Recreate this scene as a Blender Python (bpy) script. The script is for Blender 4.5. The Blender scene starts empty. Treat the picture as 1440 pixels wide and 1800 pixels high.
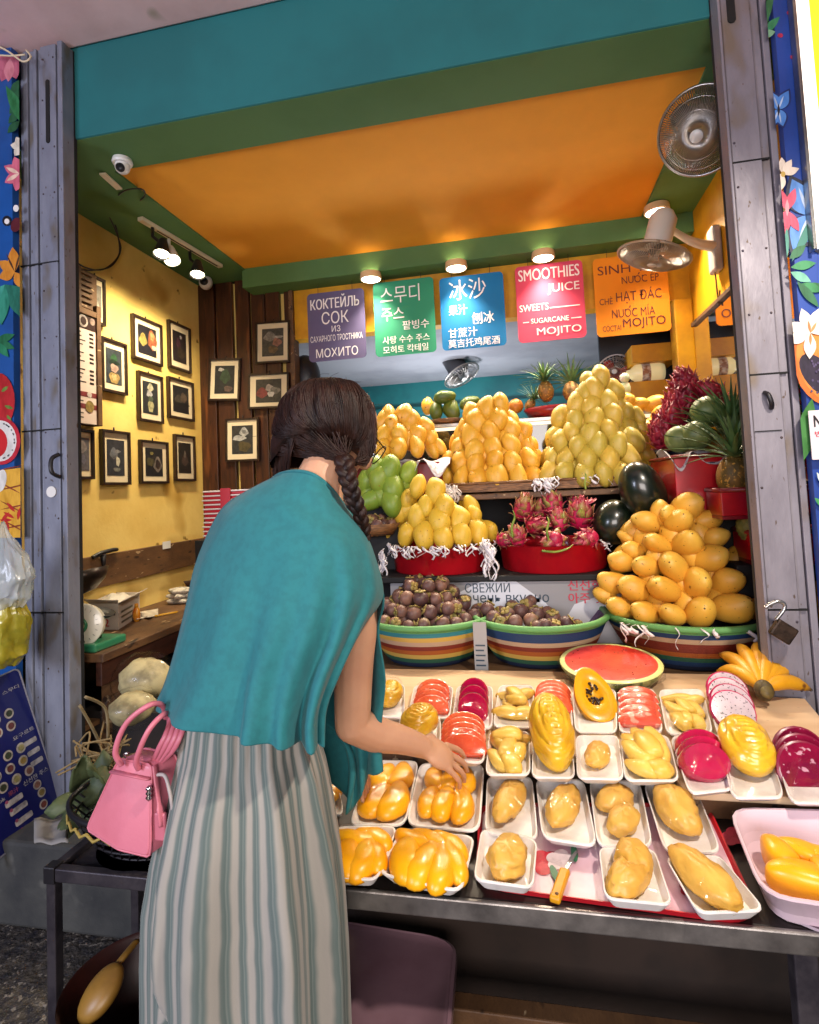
import bpy, math, random
import numpy as np
from mathutils import Vector as Vec, Matrix, noise
random.seed(7)
S = bpy.context.scene
COL = S.collection
PI = math.pi
R = math.radians

# ---------------------------------------------------------------- camera
F, CX, CY, HC = 965.2, 737.1, 807.2, 1.42          # focal length and optical centre in photo pixels, eye height in metres
_a, _b, _c = -0.0533, 0.1902, -0.0468
_Rx = Matrix(((1, 0, 0), (0, math.cos(_a), -math.sin(_a)), (0, math.sin(_a), math.cos(_a))))
_Ry = Matrix(((math.cos(_b), 0, math.sin(_b)), (0, 1, 0), (-math.sin(_b), 0, math.cos(_b))))
_Rz = Matrix(((math.cos(_c), -math.sin(_c), 0), (math.sin(_c), math.cos(_c), 0), (0, 0, 1)))
CM = _Rz @ _Rx @ _Ry
cam = bpy.data.cameras.new('camera')
cam_o = bpy.data.objects.new('camera', cam)
COL.objects.link(cam_o)
def _w(v): return Vec((v[0], v[2], -v[1]))
_r, _u, _f = _w(CM.row[0]), -_w(CM.row[1]), _w(CM.row[2])
cam_o.matrix_world = Matrix(((_r.x, _u.x, -_f.x, 0), (_r.y, _u.y, -_f.y, 0), (_r.z, _u.z, -_f.z, HC), (0, 0, 0, 1)))
cam.sensor_fit = 'HORIZONTAL'
cam.sensor_width = 36
cam.lens = 36 * F / 1440
cam.shift_x = (720 - CX) / 1440
cam.shift_y = (CY - 900) / 1440
cam.clip_start = 0.02
cam.clip_end = 200
S.camera = cam_o

# ---------------------------------------------------------------- world and exposure (evening street)
W = bpy.data.worlds.new('World'); S.world = W; W.use_nodes = True
_n = W.node_tree.nodes; _l = W.node_tree.links
_sky = _n.new('ShaderNodeTexSky'); _sky.sky_type = 'NISHITA'; _sky.sun_disc = False
_sky.sun_elevation = R(1.5); _sky.sun_rotation = R(200); _sky.ozone_density = 3
_l.new(_sky.outputs[0], _n['Background'].inputs[0]); _n['Background'].inputs[1].default_value = 0.05
S.view_settings.view_transform = 'Standard'; S.view_settings.look = 'None'
S.view_settings.exposure = 0.34; S.view_settings.gamma = 1.0
S.cycles.max_bounces = 8; S.cycles.diffuse_bounces = 4; S.cycles.glossy_bounces = 3; S.cycles.transmission_bounces = 4
S.cycles.transparent_max_bounces = 8
S.cycles.sample_clamp_indirect = 4.0; S.cycles.use_denoising = True
S.cycles.caustics_reflective = False; S.cycles.caustics_refractive = False

def lamp(name, kind, loc, power, col, size=0.1, aim=None, spot=None, blend=0.5, parent=None, shape='DISK', size_y=None, spread=None):
    d = bpy.data.lights.new(name, kind); d.energy = power; d.color = col
    if kind == 'AREA':
        d.shape = shape; d.size = size
        if size_y: d.size_y = size_y
        if spread: d.spread = spread
    else: d.shadow_soft_size = size
    if spot: d.spot_size = spot; d.spot_blend = blend
    o = bpy.data.objects.new(name, d); COL.objects.link(o)
    if parent is not None: o.parent = parent; o.location = Vec(loc) - parent.location
    else: o.location = loc
    if aim is not None: o.rotation_euler = (Vec(aim) - Vec(loc)).to_track_quat('-Z', 'Y').to_euler()
    return o
# the market street behind the camera: an assumed cool street lamp on the left, and an assumed warm flood lamp over the stall
lamp('assumed_street_light', 'AREA', (-2.6, -1.6, 1.9), 70, (0.74, 0.79, 1.0), 1.2, aim=(-0.6, 1.2, 1.3))
lamp('front_fill_light', 'AREA', (0.3, -2.4, 1.75), 100, (1.0, 0.90, 0.86), 2.2, aim=(0.0, 2.6, 1.8), shape='RECTANGLE', size_y=1.4)  # soft fill added behind the camera to brighten everything that faces it
lamp('assumed_flood_light', 'SPOT', (0.95, 0.42, 2.75), 150, (1.0, 0.88, 0.74), 0.07, aim=(0.15, 1.75, 0.7), spot=R(92), blend=0.6)
lamp('assumed_back_room_light', 'AREA', (-0.7, 4.5, 1.3), 34, (0.86, 0.90, 1.0), 0.5, aim=(-.3, 4.6, 3))  # assumed light added inside the back room, no lamp modelled for it

# ---------------------------------------------------------------- pixel to place
def ray(px, py):
    d = CM.transposed() @ Vec(((px - CX) / F, (py - CY) / F, 1)); return Vec((d.x, d.z, -d.y))
O = Vec((0, 0, HC))
def aY(px, py, Y): d = ray(px, py); return O + d * (Y / d.y)
def aX(px, py, X): d = ray(px, py); return O + d * (X / d.x)
def px_of(p): v = CM @ Vec((p[0], HC - p[2], p[1])); return F * v.x / v.z + CX
def aZ(px, py, Z): d = ray(px, py); return O + d * ((Z - HC) / d.z)

# ---------------------------------------------------------------- objects
def tag(o, label=None, cat=None, group=None, kind=None):
    if label: o['label'] = label
    if cat: o['category'] = cat
    if group: o['group'] = group
    if kind: o['kind'] = kind
    return o
def thing(name, label, cat, loc=(0, 0, 0), group=None):
    o = bpy.data.objects.new(name, None); o.empty_display_size = 0.05; COL.objects.link(o); o.location = Vec(loc)
    return tag(o, label, cat, group)
def dup(root, loc=None, rot=None, scale=None, label=None, group=None):
    def cp(o, p):
        c = o.copy(); COL.objects.link(c)
        if p is not None: c.parent = p
        for ch in kids.get(o.name, ()): cp(ch, c)
        return c
    kids = {}
    st = [root]
    while st:
        o = st.pop()
        kids[o.name] = list(o.children); st += kids[o.name]
    r = cp(root, None)
    if loc is not None: r.location = loc
    if rot is not None: r.rotation_euler = rot
    if scale is not None: r.scale = scale if hasattr(scale, '__len__') else (scale,) * 3
    if label: r['label'] = label
    if group: r['group'] = group
    return r
ORD = ['first', 'second', 'third', 'fourth', 'fifth', 'sixth', 'seventh', 'eighth', 'ninth', 'tenth', 'eleventh', 'twelfth']

class MB:
    def __init__(s): s.v = []; s.f = []; s.m = []; s.uv = {}; s.mi = 0
    def add(s, vs, fs, m=None, uvs=None):
        b = len(s.v); s.v += [Vec(p) for p in vs]
        for k, f in enumerate(fs):
            if uvs: s.uv[len(s.f)] = [uvs[i] for i in f]
            s.f.append(tuple(i + b for i in f)); s.m.append(s.mi if m is None else m)
        return s
    def box(s, c, d, rot=None, m=None):
        c = Vec(c); q = []
        for z in (-.5, .5):
            for x, y in ((-.5, -.5), (.5, -.5), (.5, .5), (-.5, .5)):
                p = Vec((x * d[0], y * d[1], z * d[2])); q.append(c + (rot @ p if rot else p))
        return s.add(q, [(3, 2, 1, 0), (4, 5, 6, 7), (0, 1, 5, 4), (1, 2, 6, 5), (2, 3, 7, 6), (3, 0, 4, 7)], m)
    def box2(s, a, b, m=None):
        return s.box([(a[i] + b[i]) / 2 for i in range(3)], [abs(b[i] - a[i]) for i in range(3)], None, m)
    def bar(s, a, b, w, h, up=(0, 0, 1), m=None):
        a = Vec(a); b = Vec(b); d = (b - a); L = d.length; d.normalize(); x = d.cross(Vec(up))
        if x.length < 1e-4: x = d.cross(Vec((1, 0, 0)))
        x.normalize(); z = x.cross(d)
        rot = Matrix((x, d, z)).transposed()
        return s.box((a + b) / 2, (w, L, h), rot, m)
    def loft(s, rings, close=True, cap0=True, cap1=True, m=None, uv=False):
        n = len(rings[0]); vs = [p for r in rings for p in r]; fs = []; 
        uvs = None
        k = n if close else n - 1
        for i in range(len(rings) - 1):
            for j in range(k):
                fs.append((i * n + j, i * n + (j + 1) % n, (i + 1) * n + (j + 1) % n, (i + 1) * n + j))
        if uv:
            b0 = len(s.f); N = len(rings)
            s.add(vs, fs, m)
            q = 0
            for i in range(N - 1):
                for j in range(k):
                    s.uv[b0 + q] = [(j / k, i / (N - 1)), ((j + 1) / k, i / (N - 1)), ((j + 1) / k, (i + 1) / (N - 1)), (j / k, (i + 1) / (N - 1))]; q += 1
            return s
        if close and cap0: fs.append(tuple(range(n - 1, -1, -1)))
        if close and cap1: fs.append(tuple(range((len(rings) - 1) * n, len(rings) * n)))
        return s.add(vs, fs, m)
    def tube(s, pts, r, n=8, m=None, flat=1.0, up=None, cap=True):
        pts = [Vec(p) for p in pts]; N = len(pts)
        if not hasattr(r, '__len__'): r = [r] * N
        rings = []; x = None
        for i, p in enumerate(pts):
            t = (pts[min(i + 1, N - 1)] - pts[max(i - 1, 0)])
            if t.length < 1e-9: t = Vec((0, 0, 1))
            t.normalize()
            if x is None:
                x = Vec(up) if up else (Vec((0, 0, 1)) if abs(t.z) < .9 else Vec((1, 0, 0)))
            x = x - t * x.dot(t); 
            if x.length < 1e-6: x = t.orthogonal()
            x.normalize(); y = t.cross(x)
            rings.append([p + (x * math.cos(2 * PI * k / n) * flat + y * math.sin(2 * PI * k / n)) * r[i] for k in range(n)])
        return s.loft(rings, True, cap, cap, m)
    def lathe(s, prof, n=24, c=(0, 0, 0), rot=None, m=None, ms=None, cap=True):
        c = Vec(c); rings = []
        for r, z in prof:
            ring = []
            for k in range(n):
                p = Vec((r * math.cos(2 * PI * k / n), r * math.sin(2 * PI * k / n), z)); ring.append(c + (rot @ p if rot else p))
            rings.append(ring)
        b = len(s.m)
        s.loft(rings, True, cap, cap, m)
        if ms:
            for i in range(len(prof) - 1):
                for j in range(n): s.m[b + i * n + j] = ms[i]
        return s
    def ell(s, c, r, rot=None, nu=16, nv=10, m=None, fn=None):
        c = Vec(c); vs = []; fs = []
        if not hasattr(r, '__len__'): r = (r, r, r)
        for i in range(1, nv):
            t = PI * i / nv
            for j in range(nu):
                a = 2 * PI * j / nu
                vs.append(Vec((math.sin(t) * math.cos(a), math.sin(t) * math.sin(a), math.cos(t))))
        vs += [Vec((0, 0, 1)), Vec((0, 0, -1))]; T = len(vs) - 2
        for i in range(nv - 2):
            for j in range(nu):
                fs.append((i * nu + j, (i + 1) * nu + j, (i + 1) * nu + (j + 1) % nu, i * nu + (j + 1) % nu))
        for j in range(nu):
            fs.append((T, j, (j + 1) % nu)); fs.append((T + 1, (nv - 2) * nu + (j + 1) % nu, (nv - 2) * nu + j))
        q = []
        for d in vs:
            p = Vec((d.x * r[0], d.y * r[1], d.z * r[2]))
            if fn: p = fn(p, d)
            q.append(c + (rot @ p if rot else p))
        return s.add(q, fs, m)
    def build(s, name, mats, parent=None, smooth=True, bevel=0, origin=None, sharp=None, solid=0, sub=0):
        me = bpy.data.meshes.new(name)
        if parent is not None: o0 = parent_world(parent)
        elif origin is not None: o0 = Vec(origin)
        else:
            xs = [p.x for p in s.v]; ys = [p.y for p in s.v]; zs = [p.z for p in s.v]
            o0 = Vec(((min(xs) + max(xs)) / 2, (min(ys) + max(ys)) / 2, min(zs)))
        me.from_pydata([p - o0 for p in s.v], [], s.f)
        for mt in (mats if isinstance(mats, (list, tuple)) else [mats]): me.materials.append(mt)
        me.polygons.foreach_set('material_index', s.m)
        if s.uv:
            ul = me.uv_layers.new(name='UVMap')
            for i, p in enumerate(me.polygons):
                u = s.uv.get(i)
                if u:
                    for k, li in enumerate(p.loop_indices): ul.data[li].uv = u[k]
        me.polygons.foreach_set('use_smooth', [bool(smooth)] * len(s.f))
        me.update()
        if smooth and sharp is not None: me.set_sharp_from_angle(angle=R(sharp))
        o = bpy.data.objects.new(name, me); COL.objects.link(o)
        if parent is not None: o.parent = parent
        else: o.location = o0
        if solid: md = o.modifiers.new('solid', 'SOLIDIFY'); md.thickness = solid; md.offset = 0
        if bevel: md = o.modifiers.new('bevel', 'BEVEL'); md.width = bevel; md.segments = 2; md.limit_method = 'ANGLE'; md.angle_limit = R(40)
        if sub: md = o.modifiers.new('sub', 'SUBSURF'); md.levels = sub; md.render_levels = sub
        return o
def parent_world(p):
    v = Vec((0, 0, 0))
    while p is not None: v = v + p.location; p = p.parent
    return v
def smoothpath(pts, k=6):
    pts = [Vec(p) for p in pts]; out = []
    for i in range(len(pts) - 1):
        p0 = pts[max(i - 1, 0)]; p1 = pts[i]; p2 = pts[i + 1]; p3 = pts[min(i + 2, len(pts) - 1)]
        for j in range(k):
            t = j / k
            out.append(0.5 * ((2 * p1) + (p2 - p0) * t + (2 * p0 - 5 * p1 + 4 * p2 - p3) * t * t + (3 * p1 - p0 - 3 * p2 + p3) * t ** 3))
    out.append(pts[-1]); return out
def quadgrid(fn, nu, nv):
    mb = MB(); vs = [fn(i / nu, j / nv) for j in range(nv + 1) for i in range(nu + 1)]
    fs = [(j * (nu + 1) + i, j * (nu + 1) + i + 1, (j + 1) * (nu + 1) + i + 1, (j + 1) * (nu + 1) + i) for j in range(nv) for i in range(nu)]
    mb.add(vs, fs, None, [(i / nu, j / nv) for j in range(nv + 1) for i in range(nu + 1)])
    return mb

# ---------------------------------------------------------------- materials
def L(h):
    h = h.lstrip('#'); c = [int(h[i:i + 2], 16) / 255 for i in (0, 2, 4)]
    return tuple(x / 12.92 if x <= .04045 else ((x + .055) / 1.055) ** 2.4 for x in c)
def M(name, col, rough=0.5, col2=None, ns=6.0, lo=.42, hi=.62, metal=0, bump=0, bs=60, coat=0, sss=0, sssr=(.01, .005, .003), spots=None,
      rnd=None, emit=0, stretch=(1, 1, 1), rough2=None, spec=0.5, grad=None, spots2=None, alpha=1, trans=0, aniso=0, bdist=.004, sheen=0, detail=4):
    m = bpy.data.materials.new(name); m.use_nodes = True; nt = m.node_tree; n = nt.nodes; l = nt.links; b = n['Principled BSDF']
    col = L(col) if isinstance(col, str) else col
    def rgb(c): c = L(c) if isinstance(c, str) else c; return (*c, 1)
    b.inputs['Roughness'].default_value = rough; b.inputs['Metallic'].default_value = metal
    b.inputs['Specular IOR Level'].default_value = spec
    b.inputs['Base Color'].default_value = (*col, 1)
    b.inputs['Coat Weight'].default_value = coat; b.inputs['Coat Roughness'].default_value = 0.06
    b.inputs['Alpha'].default_value = alpha; b.inputs['Transmission Weight'].default_value = trans
    if sheen: b.inputs['Sheen Weight'].default_value = sheen; b.inputs['Sheen Roughness'].default_value = .5
    if sss:
        b.inputs['Subsurface Weight'].default_value = sss; b.inputs['Subsurface Radius'].default_value = (1, .6, .35); b.inputs['Subsurface Scale'].default_value = sssr[0]
    if emit: b.inputs['Emission Color'].default_value = (*col, 1); b.inputs['Emission Strength'].default_value = emit
    if not (col2 or bump or spots or rnd or grad): return m
    tc = n.new('ShaderNodeTexCoord'); oi = n.new('ShaderNodeObjectInfo')
    ad = n.new('ShaderNodeVectorMath'); ad.operation = 'MULTIPLY_ADD'
    cmb = n.new('ShaderNodeCombineXYZ')
    for i in range(3): l.new(oi.outputs['Random'], cmb.inputs[i])
    l.new(cmb.outputs[0], ad.inputs[0]); ad.inputs[1].default_value = (31, 17, 23); 
    mp = n.new('ShaderNodeMapping'); mp.inputs['Scale'].default_value = stretch
    l.new(tc.outputs['Object'], mp.inputs[0]); l.new(mp.outputs[0], ad.inputs[2])
    vec = ad.outputs[0]; cur = None
    def noisef(sc, det=detail, r=.6):
        t = n.new('ShaderNodeTexNoise'); t.inputs['Scale'].default_value = sc; t.inputs['Detail'].default_value = det; t.inputs['Roughness'].default_value = r
        l.new(vec, t.inputs['Vector']); return t.outputs[0]
    def rng(x, a, c, o0=0, o1=1):
        t = n.new('ShaderNodeMapRange'); t.inputs[1].default_value = a; t.inputs[2].default_value = c; t.inputs[3].default_value = o0; t.inputs[4].default_value = o1
        l.new(x, t.inputs[0]); return t.outputs[0]
    def mix(f, a, c):
        t = n.new('ShaderNodeMix'); t.data_type = 'RGBA'; l.new(f, t.inputs[0])
        if hasattr(a, 'is_linked'): l.new(a, t.inputs[6])
        else: t.inputs[6].default_value = rgb(a)
        t.inputs[7].default_value = rgb(c); return t.outputs[2]
    cur = col
    if rnd: cur = mix(oi.outputs['Random'], cur, rnd)
    if grad:                                   # (colour, z low, z high): a colour the thing has at one end
        sp = n.new('ShaderNodeSeparateXYZ'); l.new(tc.outputs['Object'], sp.inputs[0]); cur = mix(rng(sp.outputs[2], grad[1], grad[2]), cur, grad[0])
    nf = None
    if col2: nf = noisef(ns); cur = mix(rng(nf, lo, hi), cur, col2)
    for sp_ in (spots, spots2):
        if sp_: cur = mix(rng(noisef(sp_[1], 2, .5), sp_[2], sp_[2] + (sp_[3] if len(sp_) > 3 else .04)), cur, sp_[0])
    if hasattr(cur, 'is_linked'): l.new(cur, b.inputs['Base Color'])
    if rough2 is not None: l.new(rng(noisef(ns * 1.7), .35, .65, rough, rough2), b.inputs['Roughness'])
    if bump:
        bp = n.new('ShaderNodeBump'); bp.inputs['Strength'].default_value = bump; bp.inputs['Distance'].default_value = bdist
        l.new(noisef(bs), bp.inputs['Height']); l.new(bp.outputs[0], b.inputs['Normal'])
    return m

# ---------------------------------------------------------------- lettering
TEXTS = []
def letter(body, P, U, Wv, box, mat, parent, bold=0.0, lift=0.002, name='lettering', keep=False):
    """lettering on a flat panel: P top left corner, U along the width, Wv down the height, box = (u0, u1, v0, v1) in fractions"""
    cu = bpy.data.curves.new('t', 'FONT'); cu.body = body; cu.resolution_u = 3
    ob = bpy.data.objects.new('t', cu); COL.objects.link(ob)
    bpy.context.view_layer.update()
    me = bpy.data.meshes.new_from_object(ob.evaluated_get(bpy.context.evaluated_depsgraph_get()))
    bpy.data.objects.remove(ob); bpy.data.curves.remove(cu)
    if len(me.vertices) == 0: return None
    xs = [v.co.x for v in me.vertices]; ys = [v.co.y for v in me.vertices]
    x0, x1, y0, y1 = min(xs), max(xs), min(ys), max(ys)
    nrm = Vec(U).cross(-Vec(Wv)).normalized()
    pts = []
    for v in me.vertices:
        fx = (v.co.x - x0) / max(x1 - x0, 1e-6); fy = (v.co.y - y0) / max(y1 - y0, 1e-6)
        pts.append(Vec(P) + Vec(U) * (box[0] + (box[1] - box[0]) * fx) + Vec(Wv) * (box[3] + (box[2] - box[3]) * fy) + nrm * lift)
    mb = MB(); mb.add(pts, [tuple(p.vertices) for p in me.polygons])
    if bold > .004:
        e = Vec(Wv).length * abs(box[3] - box[2]) * bold * .8 * Vec(U).normalized()
        mb.add([p + e + nrm * .0002 for p in pts], [tuple(p.vertices) for p in me.polygons]); mb.add([p - e - nrm * .0002 for p in pts], [tuple(p.vertices) for p in me.polygons])
    bpy.data.meshes.remove(me)
    return mb.build(name, mat, parent, smooth=False)
def rrect(P, U, Wv, rad, n=5):
    """rounded outline of a flat panel"""
    P = Vec(P); U = Vec(U); Wv = Vec(Wv); ru = min(rad / U.length, .5); rv = min(rad / Wv.length, .5); out = []
    for cu, cv, a0 in ((1 - ru, 1 - rv, 0), (ru, 1 - rv, 90), (ru, rv, 180), (1 - ru, rv, 270)):
        for k in range(n + 1):
            a = R(a0 + 90 * k / n); out.append(P + U * (cu + ru * math.cos(a)) + Wv * (cv + rv * math.sin(a)))
    return out
def panel(mb, P, U, Wv, rad, th, m=None, n=5):
    nrm = Vec(U).cross(-Vec(Wv)).normalized(); o = rrect(P, U, Wv, rad, n); o.reverse()
    return mb.loft([[p - nrm * th for p in o], o], True, True, True, m)
# ================================================================ the shop itself
YL, ZC, YP, YB, XL, XR, YS, ZF = 1.91, 2.94, 3.50, 3.345, -2.22, 1.03, 3.44, 0.28
m_teal = M('teal_paint', '#1a6a6e', .8, '#186266', 2, bump=.08, bs=180)
m_green = M('green_paint', '#4a7040', .8, '#446a3a', 3, bump=.08, bs=160)
m_orange = M('orange_paint', '#e69a24', .85, '#de9420', 5, .3, .7, bump=.12, bs=60, bdist=.004)
m_yellow = M('yellow_plaster', '#e8ca76', .6, '#dab660', 4, .35, .7, bump=.2, bs=40, spots=('#8a6a2c', 11, .70, .04), spots2=('#a87c28', 2.4, .62, .12))
m_yellow2 = M('yellow_trim_paint', '#d2960f', .45, '#b97f10', 5, bump=.1, bs=60)
m_backteal = M('back_room_teal', '#0f6a6b', .5, '#0d5a5e', 3)
m_greyceil = M('back_room_ceiling_paint', '#8d8c90', .6, '#7c7b80', 2)
m_concrete = M('stained_concrete', '#4a4b49', .85, '#2e3033', 5, .35, .7, bump=.5, bs=45, spots=('#5a5a57', 9, .62, .08))
m_floor = M('dark_shop_floor', '#2a2826', .7, '#1b1a19', 4, bump=.2)
m_street = M('wet_stone_paving', '#4a443d', .6, '#26252a', 38, .35, .65, bump=1.0, bs=34, bdist=.02, spots=('#7a736a', 60, .60, .06), rough2=.3)
m_awning = M('pale_pink_awning_paint', '#ecc8c6', .6, '#d6aeaa', 3, .4, .75, bump=.1, bs=60, spots=('#b09a88', 5, .66, .1))
m_purple = M('purple_awning_edge', '#6c4290', .5, '#583377', 4)
m_dark = M('near_black', '#0c0b0a', .7)
m_plank = M('reddish_brown_plank', '#4a2712', .42, '#2c150a', 7, .35, .7, stretch=(6, 6, .7), bump=.25, bs=40, spots=('#170b06', 16, .68, .04), spots2=('#6b3c1c', 3, .6, .1))
m_oldwood = M('worn_brown_wood', '#6a4a2c', .6, '#4a3220', 5, .35, .7, stretch=(3, 1, 3), bump=.3, bs=50, spots=('#a98f6c', 13, .68, .03), spots2=('#2c1c11', 8, .64, .05))
m_ledge = M('brown_shelf_board', '#6b5138', .5, '#553d29', 4, stretch=(1, 5, 5), bump=.15, bs=60)
m_gate = M('blue_grey_gate_paint', '#868a98', .45, '#6c7080', 7, .3, .7, metal=.2, bump=.3, bs=28, stretch=(1.6, 1.6, .7), spots=('#4a3d34', 46, .70, .05), spots2=('#676058', 7, .60, .12), rough2=.65)
m_gate2 = M('warm_grey_gate_paint', '#8a8690', .42, '#726e78', 6, .3, .7, metal=.2, bump=.3, bs=30, stretch=(1.6, 1.6, .7), spots=('#54443a', 50, .70, .05), spots2=('#72665c', 6, .60, .12), rough2=.6)
m_gap = M('gate_gap_black', '#0b0b0d', .8)
m_steel = M('brushed_steel', '#a9a9a8', .3, '#8b8b8a', 9, metal=.9, bump=.1)
m_white = M('white_plastic', '#dcdad6', .35)
m_grey = M('grey_plastic', '#a9a099', .35, '#968d87', 7)
m_black = M('black_metal', '#17151a', .45)
m_mirror = M('mirror_glass', (.82, .82, .80), .03, metal=1)

# ---- ground
mb = MB(); mb.box2((-9, -9, -.3), (9, YL + .2, 0)); tag(mb.build('street_ground', m_street, smooth=False), kind='structure')
mb = MB(); mb.box2((-9, 1.63, 0.001), (9, YL + .1, ZF)); tag(mb.build('concrete_step', m_concrete, smooth=False, bevel=.012), kind='structure')
mb = MB(); mb.box2((-2.4, YL + .1, 0), (1.4, 5.6, ZF - .004)); tag(mb.build('shop_floor', m_floor, smooth=False), kind='structure')

# ---- ceiling, soffit frame and lintel
X0, X1, Y0 = -1.78, 0.749, 2.15
mb = MB(); mb.box2((X0, Y0, ZC + .012), (X1, YB + .05, ZC + .06)); tag(mb.build('ceiling', m_orange, smooth=False), kind='structure')
mb = MB()
mb.box2((XL, YL + .012, ZC), (XR + .3, Y0, ZC + .05))                       # band behind the lintel
mb.box2((XL, Y0, ZC), (X0, YP, ZC + .05)); mb.box2((X1, Y0, ZC), (XR, YP, ZC + .05))
tag(mb.build('ceiling_border', m_green, smooth=False), kind='structure')
o = thing('lintel_beam', 'deep teal lintel over the shop opening, under the pink awning', 'beam', (-.4, YL, ZC))
mb = MB(); mb.box2((-2.6, YL + .002, ZC + .002), (2.2, YL + .22, ZC + .75)); mb.build('beam_face', m_teal, o, smooth=False, bevel=.006)
o = thing('rear_beam', 'dark green beam carrying the round lamps above the menu signs', 'beam', (-.4, YB, 2.82))
mb = MB(); mb.box2((-1.80, YB, 2.822), (XR, YP + .1, ZC + .06)); mb.build('beam_body', m_green, o, smooth=False, bevel=.004)
o = thing('header_wall', 'yellow wall strip showing between the hanging menu signs', 'wall', (-.2, YP, 2.48))
mb = MB(); mb.box2((-1.52, YP, 2.48), (XR, YP + .1, 2.82)); mb.build('wall_strip', m_yellow2, o, smooth=False)

# ---- left wall, right wall, back room
mb = MB(); mb.box2((XL - .12, YL + .05, 0), (XL, 3.62, 3.0)); tag(mb.build('side_wall', m_yellow, smooth=False), 'stained yellow wall hung with rows of framed pictures', 'wall')
mb = MB(); mb.box2((XR, YL + .05, 0), (XR + .12, 3.62, 3.0)); tag(mb.build('side_wall', m_yellow2, smooth=False), 'yellow wall behind the wall fan and the mirror', 'wall')
mb = MB(); mb.box2((.925, YP - .03, 0), (XR - .002, YP + .10, 2.478)); tag(mb.build('corner_column', m_yellow2, smooth=False, bevel=.006), 'narrow yellow column beside the mirror, right of the orange menu sign', 'column')
mb = MB()
mb.box2((-3.0, 5.4, 0), (3, 5.5, 2.95)); tag(mb.build('back_room_wall', m_backteal, smooth=False), 'teal back wall seen behind the mango piles', 'wall')
mb = MB(); mb.box2((-3.0, 5.36, 2.16), (3, 5.398, 2.24)); tag(mb.build('wall_ledge', m_backteal, smooth=False, bevel=.004), 'teal ledge running across the back wall', 'ledge')
mb = MB(); mb.box2((-2.1, YP + .12, 0), (-2.0, 5.39, 2.6)); tag(mb.build('back_room_wall', m_backteal, smooth=False), 'teal side wall of the back room, behind the plank partition', 'wall')
mb = MB(); mb.box2((2.0, YP + .12, 0), (2.1, 5.35, 2.6)); tag(mb.build('back_room_wall', m_backteal, smooth=False), 'teal wall far back on the mirror side', 'wall')
mb = MB(); mb.box2((-3, YP + .102, 2.49), (3, 5.5, 2.53)); tag(mb.build('back_room_ceiling', m_greyceil, smooth=False), kind='structure')
mb = MB(); mb.box2((-5, 5.6, 0), (5, 5.7, 3.2)); mb.box2((-5, YL + .3, 3.02), (5, 5.7, 3.1)); tag(mb.build('building_shell', m_dark, smooth=False), kind='structure')

# ---- plank partition at the back left
o = thing('plank_partition', 'dark reddish brown plank partition with gaps between boards', 'partition', (-1.85, YP, ZF))
mb = MB(); x = XL + .002; k = 0
while x < -1.56:
    w = random.choice((.10, .12, .085)); w = min(w, -1.53 - x); z1 = ZC - .003
    mb.box2((x, YP - random.uniform(.0, .02), ZF), (x + w, YP + .02, z1)); x += w + (.014 if k % 3 != 1 else .03); k += 1
mb.build('planks', m_plank, o, smooth=False, bevel=.003)
mb = MB(); mb.box2((XL + .002, YP + .03, ZF), (-1.53, YP + .05, ZC - .004)); mb.build('backing', m_yellow, o, smooth=False)
mb = MB(); mb.box2((-1.53, YP - .03, ZF), (-1.50, YP + .06, 2.818)); mb.build('edge_post', m_oldwood, o, smooth=False, bevel=.003)

# ---- awning
o = thing('awning', 'pale pink painted awning underside above the grey gate', 'awning', (-.4, 1.0, 3.3))
zA = 3.33
mb = MB(); mb.box2((-4, .25, zA), (3, YL, zA + .12)); mb.build('awning_slab', m_awning, o, smooth=False, bevel=.01)
mb = MB(); mb.box2((-4, .25, zA - .004), (-1.43, 1.22, zA)); mb.build('purple_panel', m_purple, o, smooth=False)
# ---- assumed flood lamp, out of view under the awning, added to light the stall
o = thing('assumed_flood_lamp', 'assumed small black flood lamp under the awning edge, out of view', 'lamp', (.95, .38, 2.85))
mb = MB(); mb.box((.95, .36, 2.84), (.16, .07, .12), Matrix.Rotation(R(-35), 3, 'X')); mb.build('lamp_body', m_black, o, smooth=False, bevel=.008)
mb = MB(); mb.bar((.95, .36, 2.88), (.95, .36, zA), .02, .02); mb.build('bracket', m_black, o, smooth=False)

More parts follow.
